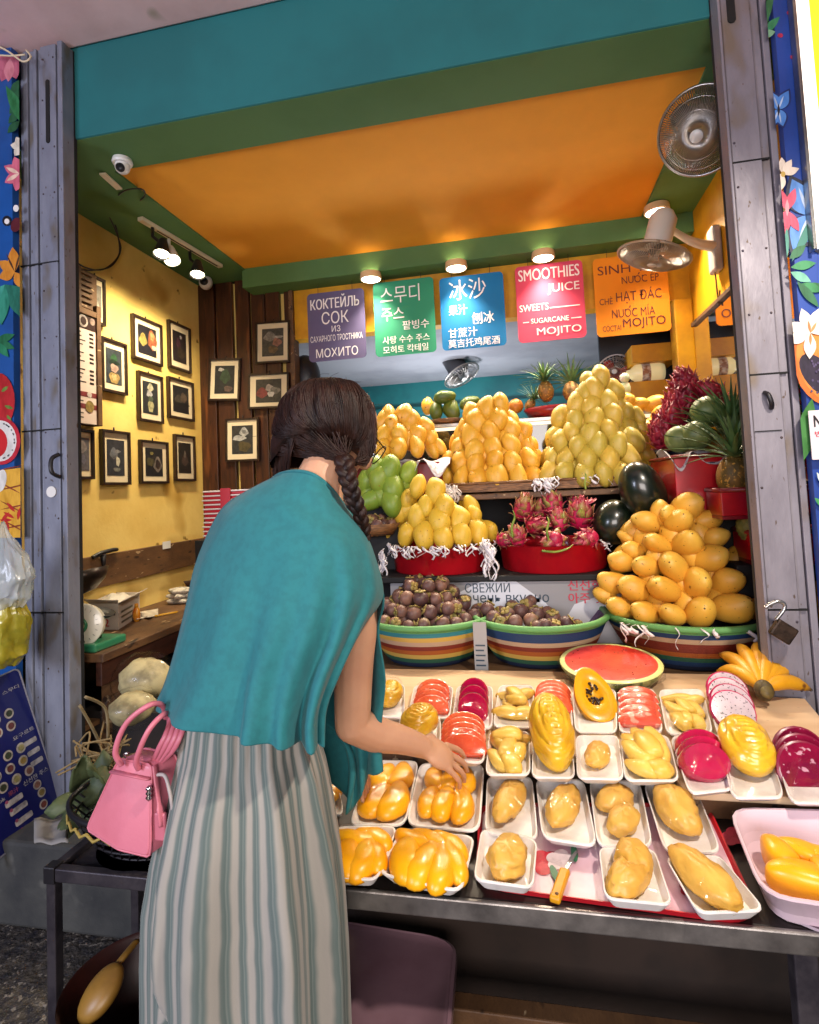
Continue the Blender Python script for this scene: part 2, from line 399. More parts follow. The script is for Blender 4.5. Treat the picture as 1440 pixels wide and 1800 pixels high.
# ---- folding gates
def gate(x0, x1, side, label, mat):
    YG = 1.86; top = 3.32
    o = thing('folding_gate', label, 'gate', ((x0 + x1) / 2, YG, ZF))
    edges = side
    for k in range(len(edges) - 1):
        a, b, d = edges[k][0], edges[k + 1][0], edges[k][1]
        mb = MB()
        if edges[k][2]:                                           # leaf with a long slot at the top
            c = (a + b) / 2; sw = (b - a) * .16; s0, s1 = edges[k][2]
            mb.box2((a + .0015, YG + d, ZF), (b - .0015, YG + .05, s0)); mb.box2((a + .0015, YG + d, s1), (b - .0015, YG + .05, top))
            mb.box2((a + .0015, YG + d, s0), (c - sw, YG + .05, s1)); mb.box2((c + sw, YG + d, s0), (b - .0015, YG + .05, s1))
        else: mb.box2((a + .0015, YG + d, ZF), (b - .0015, YG + .05, top))
        lf = mb.build('gate_leaf', mat, o, smooth=False, bevel=.003)
        if b - a > .05:
            rb = MB()
            for q in range(16):
                z = ZF + .12 + q * .19 + random.uniform(-.03, .03)
                for xx in (a + .012, b - .012):
                    if random.random() < .45: continue
                    rb.ell((xx + random.uniform(-.002, .002), YG + d, z), (.004, .003, .004), None, 8, 5)
            rb.build('rivets', M_rivet, lf)
    mb = MB(); mb.box2((x0, YG + .045, ZF), (x1, YG + .06, top)); mb.build('gate_back', m_gap, o, smooth=False)
    for z in (1.0, 1.72, 2.4):
        mb = MB()
        mb.box2((x0 + .004, YG - .004, z), (x1 - .03, YG + .002, z + .006)); mb.build('crossbar', m_gap, o, smooth=False)
    return o
M_rivet = M('rusty_rivet', '#4b4450', .5, '#3a2a22', 50, metal=.4)
gl = gate(-1.985, -1.762, [(-1.985, .006, 0), (-1.966, .0, 0), (-1.942, .006, 0), (-1.918, .0, 0), (-1.898, .007, 0), (-1.878, -.004, 0), (-1.800, .004, 0), (-1.788, -.012, 0), (-1.762, 0, 0)],
     'blue grey folded metal gate beside the yellow picture wall', m_gate)
mb = MB(); panel(mb, (-1.848, 1.853, 3.17), (.018, 0, 0), (0, 0, -.27), .009, .003); mb.build('slot', m_gap, gl, smooth=False)
mb = MB(); mb.lathe([(.0, 0), (.022, 0), (.022, .003), (0, .003)], 20, (-1.84, 1.854, 1.475), Matrix.Rotation(R(90), 3, 'X')); mb.build('sticker', m_white, gl, smooth=False)
mb = MB(); mb.tube(smoothpath([(-1.79, 1.84, 1.62), (-1.80, 1.815, 1.60), (-1.795, 1.81, 1.55), (-1.785, 1.84, 1.53)]), .008); mb.build('latch', m_black, gl)
gr = gate(.685, .835, [(.685, -.012, 0), (.697, -.004, 0), (.785, .006, 0), (.812, .0, 0), (.835, 0, 0)], 'warm grey riveted metal gate beside the bananas and padlock', m_gate2)
mb = MB(); panel(mb, (.716, 1.852, 3.22), (.024, 0, 0), (0, 0, -.36), .011, .003); mb.build('slot', m_gap, gr, smooth=False)
mb = MB(); mb.tube(smoothpath([(.735, 1.852, 1.665), (.738, 1.835, 1.655), (.745, 1.835, 1.63), (.75, 1.85, 1.615)]), .007); mb.build('latch', m_black, gr)
mb = MB(); mb.box2((.70, 1.852, 1.545), (.775, 1.857, 1.548)); mb.build('seam', m_gap, gr, smooth=False)

# ---- padlock on the right gate
pl = aY(1372, 1105, 1.80)
o = thing('padlock', 'open rusty padlock hanging on the gate above the bananas', 'padlock', pl)
mb = MB(); c = aY(1377, 1110, 1.80); mb.box(c, (.062, .022, .052), Matrix.Rotation(R(35), 3, 'Y')); mb.build('lock_body', M('rusty_lock', '#3f3026', .5, '#241a14', 30, metal=.6, bump=.3), o, smooth=False, bevel=.005)
mb = MB(); mb.tube(smoothpath([aY(q[0], q[1], 1.80) for q in ((1364, 1090), (1378, 1072), (1379, 1062), (1368, 1057), (1354, 1062), (1345, 1068))]), .0055); mb.build('shackle', m_steel, o)

# ---- painted mural panels either side
PAINT = {}
def pm(c):
    if c not in PAINT: d = [max(0, int(c[i:i + 2], 16) - 34) for i in (1, 3, 5)]; PAINT[c] = M('mural_paint_' + c.strip('#'), c, .45, '#%02x%02x%02x' % tuple(d), 38, .42, .72, stretch=(1, 1, .35))
    return PAINT[c]
class Mural:
    def __init__(s, o, Y, left): s.o = o; s.Y = Y; s.k = 0; s.left = left
    def poly(s, name, col, pts):
        pts = [(min(p[0], 33 + .004 * p[1]), p[1]) if s.left else (max(p[0], 1346 + .083 * p[1]), p[1]) for p in pts]
        s.k += 1; y = s.Y - .0008 - .00012 * s.k
        mb = MB(); mb.add([aY(p[0], p[1], y) for p in pts], [tuple(range(len(pts)))]); return mb.build(name, pm(col), s.o, smooth=False)
    def ell(s, name, col, x, y, rx, ry, ang=0, n=24):
        a = R(ang); return s.poly(name, col, [(x + rx * math.cos(t) * math.cos(a) - ry * math.sin(t) * math.sin(a), y + rx * math.cos(t) * math.sin(a) + ry * math.sin(t) * math.cos(a)) for t in [2 * PI * k / n for k in range(n)]])
    def petal(s, name, col, x, y, ln, w, ang, tip=1.0):
        a = R(ang); pts = []
        for k in range(13):
            t = k / 12; pts.append((t * ln, w * math.sin(PI * t ** tip)))
        for k in range(11, 0, -1):
            t = k / 12; pts.append((t * ln, -w * math.sin(PI * t ** tip)))
        return s.poly(name, col, [(x + p * math.cos(a) - q * math.sin(a), y + p * math.sin(a) + q * math.cos(a)) for p, q in pts])
m_mural = M('mural_blue', '#12509a', .4, '#0f4486', 4)
m_mural2 = M('mural_blue_right', '#24479a', .4, '#1d3c86', 4)
YM = 1.83
o = thing('mural_panel', 'blue mural panel of flowers, a butterfly and dragon fruit beside the folded gate', 'mural', (-2.4, YM, 1.0))
mb = MB(); mb.box2((-3.2, YM, .28), (-1.988, YM + .03, 3.32)); mb.build('board', m_mural, o, smooth=False)
mu = Mural(o, YM, True)
for a, l in ((35, 48), (75, 40), (110, 46), (150, 40)): mu.petal('pink_lotus', '#b8637a', 18, 100, l, 13, a)
mu.petal('pink_lotus', '#cf8390', 18, 102, 42, 9, 95)
for k in range(5): mu.petal('palm_leaf', '#1c5a38', 34, 140 + k * 18, 30, 7, 118 + k * 4)
mu.petal('palm_leaf', '#2b7a49', 10, 150, 88, 11, 62)
for a in (190, 240, 130): mu.petal('white_flower', '#d9d2c2', 38, 258, 20, 7, a)
for a in (205, 250, 150, 105): mu.petal('pink_flower', '#cf6a80', 36, 305, 32, 9, a)
for a in (205, 150): mu.petal('flower_heart', '#e8c9b4', 34, 305, 26, 3.5, a)
mu.ell('dark_butterfly', '#5a1a24', 28, 395, 9, 13, 20); mu.ell('dark_butterfly', '#14141c', 12, 388, 8, 9, 0); mu.ell('wing_spot', '#e6e2de', 12, 389, 4.5, 5, 0); mu.ell('wing_spot', '#e6e2de', 28, 366, 5, 6, 0)
for a, l in ((215, 34), (265, 44), (60, 34), (160, 30)): mu.petal('orange_butterfly', '#cf8628', 26, 478, l, 10, a)
for a in (245, 285): mu.petal('wing_vein', '#4a2b18', 26, 478, 36, 1.6, a)
for a, c in ((60, '#1d6b58'), (95, '#2f8a72'), (130, '#3f9a86'), (30, '#1d6b58')): mu.petal('fern_leaf', c, 8, 500, 72, 11, a)
for a, c in ((20, '#1a6a44'), (50, '#24805a'), (-20, '#1a6a44')): mu.petal('fern_leaf', c, -8, 600, 36, 7, a)
mu.ell('painted_dragon_fruit', '#b3161e', -4, 705, 30, 50, 0)
for a in (20, -40, 60): mu.petal('fruit_scale', '#6d8a3a', 6 + a * .1, 705 + a * .4, 16, 3, a)
mu.ell('painted_slice', '#b81a30', 2, 775, 34, 42, 0); mu.ell('slice_flesh', '#dcd8d2', 1, 775, 28, 36, 0); mu.ell('slice_heart', '#c0141c', -6, 778, 19, 26, 0)
for k in range(26):
    a = random.uniform(-1.4, 1.4); mu.ell('slice_seed', '#23202a', 1 + 24 * math.cos(a), 775 + 31 * math.sin(a), 1.1, 1.4, 0, 6)
mu.poly('painted_pineapple', '#d9a534', [(-20, 830), (36, 822), (36, 945), (-20, 945)])
for k in range(7): mu.petal('pineapple_line', '#8a3b1c', -8 + k * 2, 828 + k * 17, 50, 1.3, -12 + (k % 2) * 40)
mu.ell('white_petal', '#e2dfd8', 2, 845, 9, 20, 10)
for k in range(6): mu.petal('red_leaf', '#b5221c', 6 + k * 5, 900 + (k % 2) * 14, 22, 3, 30 + 50 * k)
o = thing('mural_panel', 'blue mural panel with butterflies, lilies and a halved papaya beside the riveted gate', 'mural', (1.0, YM, 1.0))
mb = MB(); mb.box2((.838, YM, .28), (2.2, YM + .03, 3.32)); mb.build('board', m_mural2, o, smooth=False)
mu = Mural(o, YM, False)
for x, y, a, l, c in ((1338, 60, -75, 90, '#2f6a44'), (1340, 60, -45, 44, '#3a8a62'), (1338, 62, -15, 26, '#7fb08c'), (1338, 20, 80, 50, '#255a3a')): mu.petal('leaf', c, x, y, l, 7, a)
for x, y, k in ((1372, 62, 2), (1394, 100, 2), (1398, 8, 3), (1402, 150, 2), (1388, 22, 2)): mu.ell('red_bud', '#b03055', x, y, 3 + k, 4, 0, 10)
def butterfly(x, y, s, c, dk):
    for a, l in ((-115, 40), (-62, 44), (75, 36), (115, 38)):
        mu.petal('blue_butterfly', dk, x, y, l * s * 1.12, 15 * s, a, .8); 
    for a, l in ((-115, 40), (-62, 44), (75, 36), (115, 38)): mu.petal('butterfly_wing', c, x, y, l * s, 12 * s, a, .8)
    for a in (-110, -70, 80, 110): mu.petal('wing_streak', '#b8cbe6', x, y, 30 * s, 1.8 * s, a)
    mu.petal('butterfly_body', '#1c1d2a', x, y - 12 * s, 26 * s, 2.6 * s, 90)
butterfly(1369, 192, .85, '#4f86cf', '#1f2f66'); butterfly(1422, 378, 1.75, '#5a8ed2', '#20263f')
for a in (-95, -60, -20, 100, 150): mu.petal('white_lily', '#e3d4c4', 1377, 306, 30, 7, a)
mu.ell('lily_heart', '#b89a4a', 1377, 306, 4, 5)
for a in (-70, -110, 60, 95, 130): mu.petal('pink_lily', '#d0506e', 1384, 370, 42, 8, a)
mu.petal('lily_heart', '#e89aa4', 1384, 350, 30, 3.5, 90)
for x, y, a, l, c in ((1392, 460, -62, 130, '#3d7d70'), (1384, 400, 98, 80, '#4a8f80'), (1390, 470, -10, 46, '#3a8a5a'), (1390, 478, 25, 40, '#6fb09a'), (1388, 455, -40, 38, '#2c6b48'), (1446, 500, 165, 36, '#2c7046'), (1446, 512, 200, 40, '#358552'), (1440, 540, 230, 60, '#2c6b48')): mu.petal('leaf', c, x, y, l, 8, a)
mu.ell('painted_papaya', '#cf6a28', 1448, 640, 54, 78, -22); mu.ell('papaya_flesh', '#d8843a', 1450, 640, 46, 70, -22); mu.ell('papaya_seeds', '#2a2036', 1440, 660, 24, 46, -40)
for k in range(30): mu.ell('seed', '#54486a', 1440 + random.uniform(-18, 16), 660 + random.uniform(-34, 34), 2, 2.4, 0, 7)
for a in (-110, -70, -20, 92, 160, 200): mu.petal('white_lily', '#e8ddd2', 1425, 585, 46, 11, a)
for a in (-100, -60, 90): mu.petal('lily_heart', '#c88a5a', 1425, 585, 22, 2.5, a)
mu.petal('leaf', '#3d7a3a', 1428, 700, 120, 18, 100); mu.petal('leaf', '#cfe0d8', 1436, 830, 30, 4, 60)
mu.petal('leaf', '#4a9a5a', 1432, 875, 30, 5, 40)
# notice
nt = thing('notice', 'white paper notice reading NO R with red Korean line, on the right mural', 'notice', aY(1440, 810, YM - .03))
P = aY(1421, 722, YM - .03); U = Vec((.20, 0, 0)); Wv = Vec((0, 0, -.145))
mb = MB(); panel(mb, P, U, Wv, .003, .003); mb.build('sheet', M('notice_paper', '#d6cdd2', .5), nt, smooth=False)
letter('NO REFUND', P, U, Wv, (.06, .92, .10, .34), m_black, nt, .02); letter('반품 환불 불가', P, U, Wv, (.06, .80, .42, .54), M('notice_red', '#c03048', .5), nt, .01)
# lightbox at the right edge
o = thing('lightbox_sign', 'glowing white edged yellow lightbox at the right of the mural', 'lightbox', (1.1, 1.81, 2.1))
YX = YM - .03; zb_ = aY(1436, 432, YX).z; xa_ = aY(1399, 200, YX).x + .016
mb = MB(); mb.box2((xa_ + .046, YX - .002, zb_), (1.6, YX + .027, 3.3)); mb.build('lit_face', M('lit_yellow_face', '#f6c02a', .4, emit=1.0), o, smooth=False)
mb = MB(); mb.box2((xa_ + .010, YX, zb_), (xa_ + .0455, YX + .027, 3.3)); mb.build('lit_edge', M('lit_white_edge', '#fff0e2', .4, emit=1.6), o, smooth=False)
mb = MB(); mb.box2((xa_, YX - .004, zb_ - .01), (xa_ + .0095, YX + .028, 3.31)); mb.build('frame', m_steel, o, smooth=False, bevel=.002)
# ================================================================ lamps, menu signs
WARM = (1.0, .84, .62)
m_glow = M('lit_diffuser', '#fff1d8', .4, emit=9)
m_rim = M('lamp_rim', '#d8b98a', .4)
for k, (px, py, zz, pw, lab) in enumerate(((652, 489, 2.80, 8, 'round ceiling lamp between the purple and the green menu sign'), (802, 470, 2.80, 8, 'round ceiling lamp above the blue menu sign'),
        (955, 452, 2.80, 8, 'round ceiling lamp above the pink menu sign'), (1155, 371, 2.92, 10, 'round ceiling lamp behind the white wall fan'))):
    p = aZ(px, py, zz - .015); top = 2.822 if k < 3 else ZC
    o = thing('ceiling_lamp', lab, 'lamp', (p.x, p.y, zz), group='round ceiling lamps')
    mb = MB(); mb.lathe([(.05, top - .001), (.066, top - .006), (.070, zz - .02), (.064, zz - .026), (.055, zz - .02)], 28, (p.x, p.y, 0), cap=False); mb.build('rim', m_rim, o, sharp=40)
    mb = MB(); mb.lathe([(.0, zz - .030), (.03, zz - .030), (.060, zz - .024), (.064, zz - .018)], 28, (p.x, p.y, 0), cap=False); mb.build('diffuser', m_glow, o)
    lamp('lamp_light', 'AREA', (p.x, p.y, zz - .034), pw * 1.6, WARM, .12, aim=(p.x, p.y - .8, 0), parent=o, spread=R(100))

def sign(label, col, corners, texts, tcol):
    tl, tr, br, bl = [aY(x, y, YS) for x, y in corners]
    P = Vec(((tl.x + bl.x) / 2, YS, (tl.z + tr.z) / 2)); U = Vec(((tr.x + br.x) / 2 - P.x, 0, 0)); Wv = Vec((0, 0, (bl.z + br.z) / 2 - P.z))
    o = thing('menu_sign', label, 'sign', (P.x + U.x / 2, YS, P.z + Wv.z), group='menu signs hung in a row')
    mb = MB(); panel(mb, P, U, Wv, .028, .006); mb.build('board', M('sign_' + col.strip('#'), col, .6, spec=.25), o, smooth=False)
    mt = M('sign_lettering', tcol, .5)
    for t in texts: letter(t[0], P, U, Wv, t[1:5], mt, o, t[5] if len(t) > 5 else .008)
    for q in texts: pass
    for u in (.2, .8):
        mb = MB(); mb.tube([P + U * u, P + U * u + Vec((0, 0, max(.01, 2.82 - P.z)))], .0015, 6); mb.build('hanger', m_black, o)
    return o, P, U, Wv
W_ = '#e9e6e4'
sign('purple menu sign in Russian reading КОКТЕЙЛЬ, leftmost of the hanging row', '#5c5577', ((540, 515), (641, 508), (643, 630), (543, 635)), [
    ('КОКТЕЙЛЬ', .06, .91, .05, .245, .02), ('СОК', .25, .72, .29, .47, .006), ('ИЗ', .42, .57, .50, .59), ('САХАРНОГО ТРОСТНИКА', .04, .95, .63, .72, .0), ('МОХИТО', .13, .86, .82, .95)], W_)
sign('green menu sign in Korean reading 스무디, second in the hanging row', '#2f8a68', ((656, 497), (763, 487), (766, 619), (660, 627)), [
    ('스무디', .12, .77, .07, .30, .0), ('주스', .13, .50, .36, .53), ('팥빙수', .47, .90, .55, .67, .02), ('사탕 수수 주스', .13, .90, .74, .84, .02), ('모히토 칵테일', .13, .87, .87, .97, .02)], W_)
sign('blue menu sign in Chinese reading 冰沙, middle of the hanging row', '#156fa8', ((773, 490), (884, 476), (891, 607), (777, 616)), [
    ('冰沙', .15, .73, .05, .33, .0), ('果汁', .13, .42, .39, .53, .01), ('刨冰', .49, .83, .52, .68, .015), ('甘蔗汁', .11, .56, .71, .84, .01), ('莫吉托鸡尾酒', .10, .90, .86, .975, .01)], W_)
o, P, U, Wv = sign('pinkish red menu sign in English reading SMOOTHIES, fourth in the hanging row', '#cf4560', ((904, 470), (1023, 456), (1032, 591), (913, 604)), [
    ('SMOOTHIES', .05, .95, .05, .20, .02), ('JUICE', .47, .94, .27, .41, .006), ('SWEETS', .04, .47, .51, .60), ('SUGARCANE', .20, .76, .70, .765), ('MOJITO', .28, .93, .83, .95)], '#f2e2dc')
for u0, u1, v in ((.49, .93, .575), (.08, .17, .735), (.79, .94, .735)):
    mb = MB(); mb.add([P + U * u + Wv * w + Vec((0, -.0022, 0)) for u, w in ((u0, v), (u1, v), (u1, v + .012), (u0, v + .012))], [(0, 1, 2, 3)]); mb.build('rule_line', M('sign_rule', '#f2dcd8', .5), o, smooth=False)
sign('orange menu sign in Vietnamese reading SINH TỐ, partly behind the wall fan', '#e08414', ((1042, 456), (1172, 440), (1180, 581), (1050, 593)), [
    ('SINH TỐ', .06, .86, .04, .22, .004), ('NUOC ÉP', .38, .88, .245, .36, .004), ('’', .545, .565, .27, .305, .01), ('’', .655, .675, .27, .305, .01), ('´', .60, .635, .235, .262, .01), ('CHÈ', .06, .24, .50, .60, .0), ('HẠT ĐÁC', .29, .90, .43, .61, .004), ('NUOC MÍA', .22, .80, .645, .78, .004), ('’', .395, .415, .675, .71, .01), ('’', .505, .525, .675, .71, .01), ('´', .45, .485, .64, .668, .01), ('CÓCTAI', .08, .33, .85, .94, .0), ('MOJITO', .36, .93, .80, .94, .012)], '#5a1f12')

# ================================================================ display stand
m_red = M('red_plastic', '#b00e1c', .3, '#960a18', 4, coat=.3)
m_darkred = M('dark_red_plastic', '#7c0a16', .35, '#640812', 4)
m_frill = M('white_paper_ribbon', '#efeaea', .5, '#d8d2d6', 40)
m_foil = M('crumpled_silver_wrap', '#c9c4c8', .3, '#8b878f', 18, metal=.25, bump=.8, bs=40, bdist=.01)
m_wicker = M('brown_wicker', '#8a5f38', .55, '#5a3a20', 60, .4, .6, stretch=(.4, .4, 3), bump=.6, bs=120)
st = thing('display_stand', 'stepped wooden fruit display stand behind the white trays', 'display stand', (.1, 2.4, ZF))
def part(name, a, b, mat, bev=.004, par=st):
    mb = MB(); mb.box2(a, b); return mb.build(name, mat, par, smooth=False, bevel=bev)
part('shelf', (-1.0, 2.07, .690), (.99, 2.56, .718), m_ledge)
part('front_rail', (-1.0, 2.045, .64), (.99, 2.068, .712), m_oldwood)
part('shelf', (-1.0, 2.38, 1.008), (.99, 2.90, 1.033), m_dark)
part('shelf', (-1.0, 2.66, 1.352), (.99, 3.22, 1.378), m_oldwood)
part('backing', (-1.0, 2.88, .28), (.99, 2.90, 1.006), m_dark)
part('backing', (-1.0, 3.20, 1.035), (.99, 3.218, 1.35), m_dark)
for x in (-.98, .96): part('post', (x, 2.58, .28), (x + .04, 2.62, 1.006), m_dark)
# poster behind the striped baskets
P = aY(690, 1010, 2.40); P = Vec((-.62, 2.40, 1.004)); U = Vec((1.20, 0, 0)); Wv = Vec((0, 0, -.27))
ps = thing('poster', 'grey and white poster in Russian and Korean behind the striped baskets', 'poster', (0, 2.40, .72))
mb = MB(); panel(mb, P, U, Wv, .004, .004); mb.build('sheet', M('poster_grey', '#8d8b8e', .5), ps, smooth=False)
def fr(px, py): q = aY(px, py, 2.40); return ((q.x - P.x) / U.x, (P.z - q.z) / .27)
def pbox(x0, y0, x1, y1): a = fr(x0, y0); b = fr(x1, y1); return (a[0], b[0], a[1], b[1])
for pts in (((770, 1060), (850, 1020), (905, 1020), (960, 1060), (1010, 1130), (720, 1130)), ((1010, 1062), (1075, 1040), (1140, 1060), (1140, 1130), (970, 1130))):
    mb = MB(); mb.add([P + U * fr(*q)[0] + Wv * fr(*q)[1] + Vec((0, -.0016, 0)) for q in pts], [tuple(range(len(pts)))]); mb.build('white_swash', M('poster_white', '#c9cbd2', .5), ps, smooth=False)
m_ink = M('poster_ink', '#2f4150', .5); m_inkr = M('poster_red_ink', '#c0304a', .5)
letter('СВЕЖИЙ', P, U, Wv, pbox(817, 1021, 897, 1041), m_ink, ps, .005, .003); letter('очень вкусно', P, U, Wv, pbox(818, 1046, 966, 1063), m_ink, ps, .005, .003)
letter('신선한', P, U, Wv, pbox(998, 1019, 1060, 1037), m_inkr, ps, .02, .003); letter('아주 맛있', P, U, Wv, pbox(999, 1042, 1085, 1060), m_inkr, ps, .02, .003)
pp = thing('paper_label', 'small white printed label standing between the two mangosteen baskets', 'label', aY(843, 1130, 2.12))
a = aY(831, 1094, 2.10); mb = MB(); U2 = Vec((.05, 0, 0)); W2 = Vec((0, 0, -(a.z - .722))); panel(mb, a, U2, W2, .002, .002); mb.build('sheet', M('dull_paper', '#9a9896', .6), pp, smooth=False)
for k in range(5):
    v = .45 + k * .1; mb = MB(); mb.add([a + U2 * u + W2 * w + Vec((0, -.0012, 0)) for u, w in ((.12, v), (.85 - .1 * (k % 2), v), (.85 - .1 * (k % 2), v + .03), (.12, v + .03))], [(0, 1, 2, 3)]); mb.build('print_line', m_ink, pp, smooth=False)

# ================================================================ mangoes
def mango_mesh(name, mat, seed):
    rs = random.Random(seed); hook = rs.uniform(.10, .22); fl = rs.uniform(.78, .9)
    def fn(p, d):
        t = d.z; x = p.x + hook * .05 * (t * t - .2) + .006 * math.sin(3 * t + seed)
        w = 1 - .18 * max(t, 0) ** 2 + .06 * min(t, 0)
        return Vec((x * w, p.y * w, p.z))
    mb = MB(); mb.ell((0, 0, 0), (.052, .052 * fl, .071), None, 18, 12, None, fn)
    mb.tube([(hook * .05 * .75, 0, .066), (hook * .05 * .8, 0, .072)], [.004, .0025], 6, 1)
    me_o = mb.build(name, [mat, m_stem], origin=(0, 0, 0)); me = me_o.data; bpy.data.objects.remove(me_o); return me
m_stem = M('fruit_stem', '#5a4326', .8)
def mskin(name, c1, c2, cg, **k):
    return M(name, c1, .46, c2, 9, .35, .75, rnd=c2, grad=(cg, .035, .085), spots=('#6a4a18', 120, .70, .03), spots2=('#8a5c14', 30, .70, .05), bump=.06, bs=220, sss=.06, sssr=(.01,), **k)
m_mgE = mskin('ripe_orange_mango_skin', '#e2b044', '#d9a236', '#d6b854')
m_mgB = mskin('golden_mango_skin', '#d4a638', '#d0982a', '#c6a848')
m_mgC = mskin('yellow_green_mango_skin', '#c8a440', '#ae9a3c', '#a89c44')
m_mgD = mskin('pale_yellow_mango_skin', '#dcbc42', '#d2aa32', '#c8b84a')
m_mgG = mskin('green_mango_skin', '#8a9c34', '#6f8c2c', '#a0a83c')
m_mgK = mskin('dark_green_mango_skin', '#56641c', '#3d5218', '#7a7a20')
MESH = {}
def mg(mat):
    if mat.name not in MESH: MESH[mat.name] = [mango_mesh('mango', mat, s) for s in (1, 2, 3, 4)]
    return random.choice(MESH[mat.name])
def put(name, me, loc, axis, roll, sc, label, cat, group):
    o = bpy.data.objects.new(name, me); COL.objects.link(o)
    q = Vec(axis).normalized().to_track_quat('Z', 'X').to_matrix() @ Matrix.Rotation(roll, 3, 'Z')
    o.rotation_euler = q.to_euler(); o.location = loc; o.scale = sc if hasattr(sc, '__len__') else (sc,) * 3
    return tag(o, label, cat, group)
def pile(rows, base, R0, R1, z0, z1, mat, sc, pile_desc, group, mode='up', back=True, name='mango', cat='mango'):
    """rows: mangoes as they sit in each visible row from the bottom (photo position, size factor, lean in degrees); base: centre of the heap on the ground plane"""
    bx, by = base
    for ri, row in enumerate(rows):
        rn = 'bottom row' if ri == 0 else ('top row' if ri == len(rows) - 1 else ORD[ri] + ' row up')
        for k, it in enumerate(sorted(row, key=lambda q: q[0])):
            px, py = it[0], it[1]; s = it[2] if len(it) > 2 else 1; lean = it[3] if len(it) > 3 else 0
            Y = by - R0 * .6
            for _ in range(8):
                p = aY(px, py, Y); t = min(max((p.z - z0) / (z1 - z0), 0), 1); r = R0 + (R1 - R0) * t; dx = min(abs(p.x - bx) / max(r, .02), 1)
                Y = by - r * math.sqrt(max(0, 1 - dx * dx)) * .92
            p = aY(px, py, Y); out = Vec((p.x - bx, p.y - by, 0)); out = out.normalized() if out.length > .01 else Vec((0, -1, 0))
            if mode == 'up': ax = Vec((0, 0, 1)) - out * .38 + Vec((math.sin(R(lean)), 0, 0)) * 1.0
            else: ax = out * .75 + Vec((0, 0, .45)) + Vec((math.sin(R(lean)), 0, 0)) * .9
            ax += Vec((random.uniform(-.10, .10), random.uniform(-.08, .08), random.uniform(-.05, .05)))
            where = (ORD[k] if k < 12 else 'last') + ' from the left' if len(row) > 1 else 'single one'
            put(name, mg(mat), p, ax, random.uniform(0, 6.28), sc * s * random.uniform(.96, 1.05), f'{pile_desc}, {where} in the {rn}', cat, group)
    for ri, row in enumerate(rows[:-1]):                             # fruit set back in the gaps of each row
        q = sorted(row, key=lambda e: e[0])
        for k in range(len(q) - 1):
            px, py = (q[k][0] + q[k + 1][0]) / 2, (q[k][1] + q[k + 1][1]) / 2 - 14; Y = by - R0 * .4
            for _ in range(8):
                p = aY(px, py, Y); t = min(max((p.z - z0) / (z1 - z0), 0), 1); r = (R0 + (R1 - R0) * t) * .78; dx = min(abs(p.x - bx) / max(r, .02), 1); Y = by - r * math.sqrt(max(0, 1 - dx * dx)) * .92
            if dx < .93: put(name, mg(mat), aY(px, py, Y), (random.uniform(-.2, .2), .35, 1), random.uniform(0, 6), sc * .95, pile_desc.split(',')[0] + ' set back between the fruit of the ' + ('bottom row' if ri == 0 else ORD[ri] + ' row up') + (',' + pile_desc.split(',')[1] if ',' in pile_desc else ''), cat, group + ', set back fruit')
    if back:                                                        # the far side of the heap
        n = 0; nl = max(2, int((z1 - z0) / .10))
        for i in range(nl):
            t = i / nl; r = (R0 + (R1 - R0) * t) * .85; m = max(2, int(PI * r / (.085 * sc)))
            for j in range(m):
                a = R(2) + R(176) * j / max(m - 1, 1)
                if R(42) < a < R(138) or t > .55: continue
                p = Vec((bx + r * math.cos(a), by + r * math.sin(a), z0 + (z1 - z0) * t + .045))
                put(name, mg(mat), p, (-math.cos(a) * .4, -math.sin(a) * .4, 1), random.uniform(0, 6), sc, pile_desc.split(',')[0] + ' at the far side of the ' + group.replace(' on the striped basket', '').replace(' on the red pan', ''), cat, 'far side of ' + group)
def Z(lst, ox, oy, s): return [[(ox + q[0] / s, oy + q[1] / s) + tuple(q[2:]) for q in row] for row in lst]
# A: left rear pile
pile(Z([[(150, 590), (270, 570, 1.05), (415, 565), (540, 575, .9), (602, 565, .75)], [(160, 478), (285, 470), (415, 475), (525, 492, .95)], [(155, 362, .9, -8), (228, 392), (375, 365, 1.15, 12), (490, 408, .9)], [(330, 318, 1.0, 20)]], 640, 660, 4.5),
     (-.68, 2.93), .20, .05, 1.60, 1.86, m_mgB, .98, 'golden mango, small rear left pile', 'small mango pile at the rear left', back=False)
# B: middle pile
pile(Z([[(648, 812, .9, -6), (772, 812), (905, 822), (1055, 802, 1.2), (1215, 802, 1.05), (1345, 798)], [(672, 680, .85, -10), (758, 690), (882, 700), (1032, 672), (1170, 690), (1305, 668), (1372, 640, .8)],
     [(748, 572, .9, -8), (872, 598), (1015, 566), (1160, 548), (1282, 562), (1330, 545, .7)], [(762, 465, .85, -14), (845, 480, 1.05, -20), (1003, 440), (1155, 425, 1.05), (1268, 432, .85)], [(795, 405, .8, -12), (895, 358, 1.1, -18), (1055, 345, 1.05, 10), (1170, 352, .85)], [(850, 300, .95, -24), (965, 250, .95, 12), (1080, 232, 1.05, 12)]], 640, 660, 4.5),
     (-.19, 2.98), .285, .07, 1.41, 1.93, m_mgB, .98, 'golden mango, tall middle pile', 'tall mango pile in the middle')
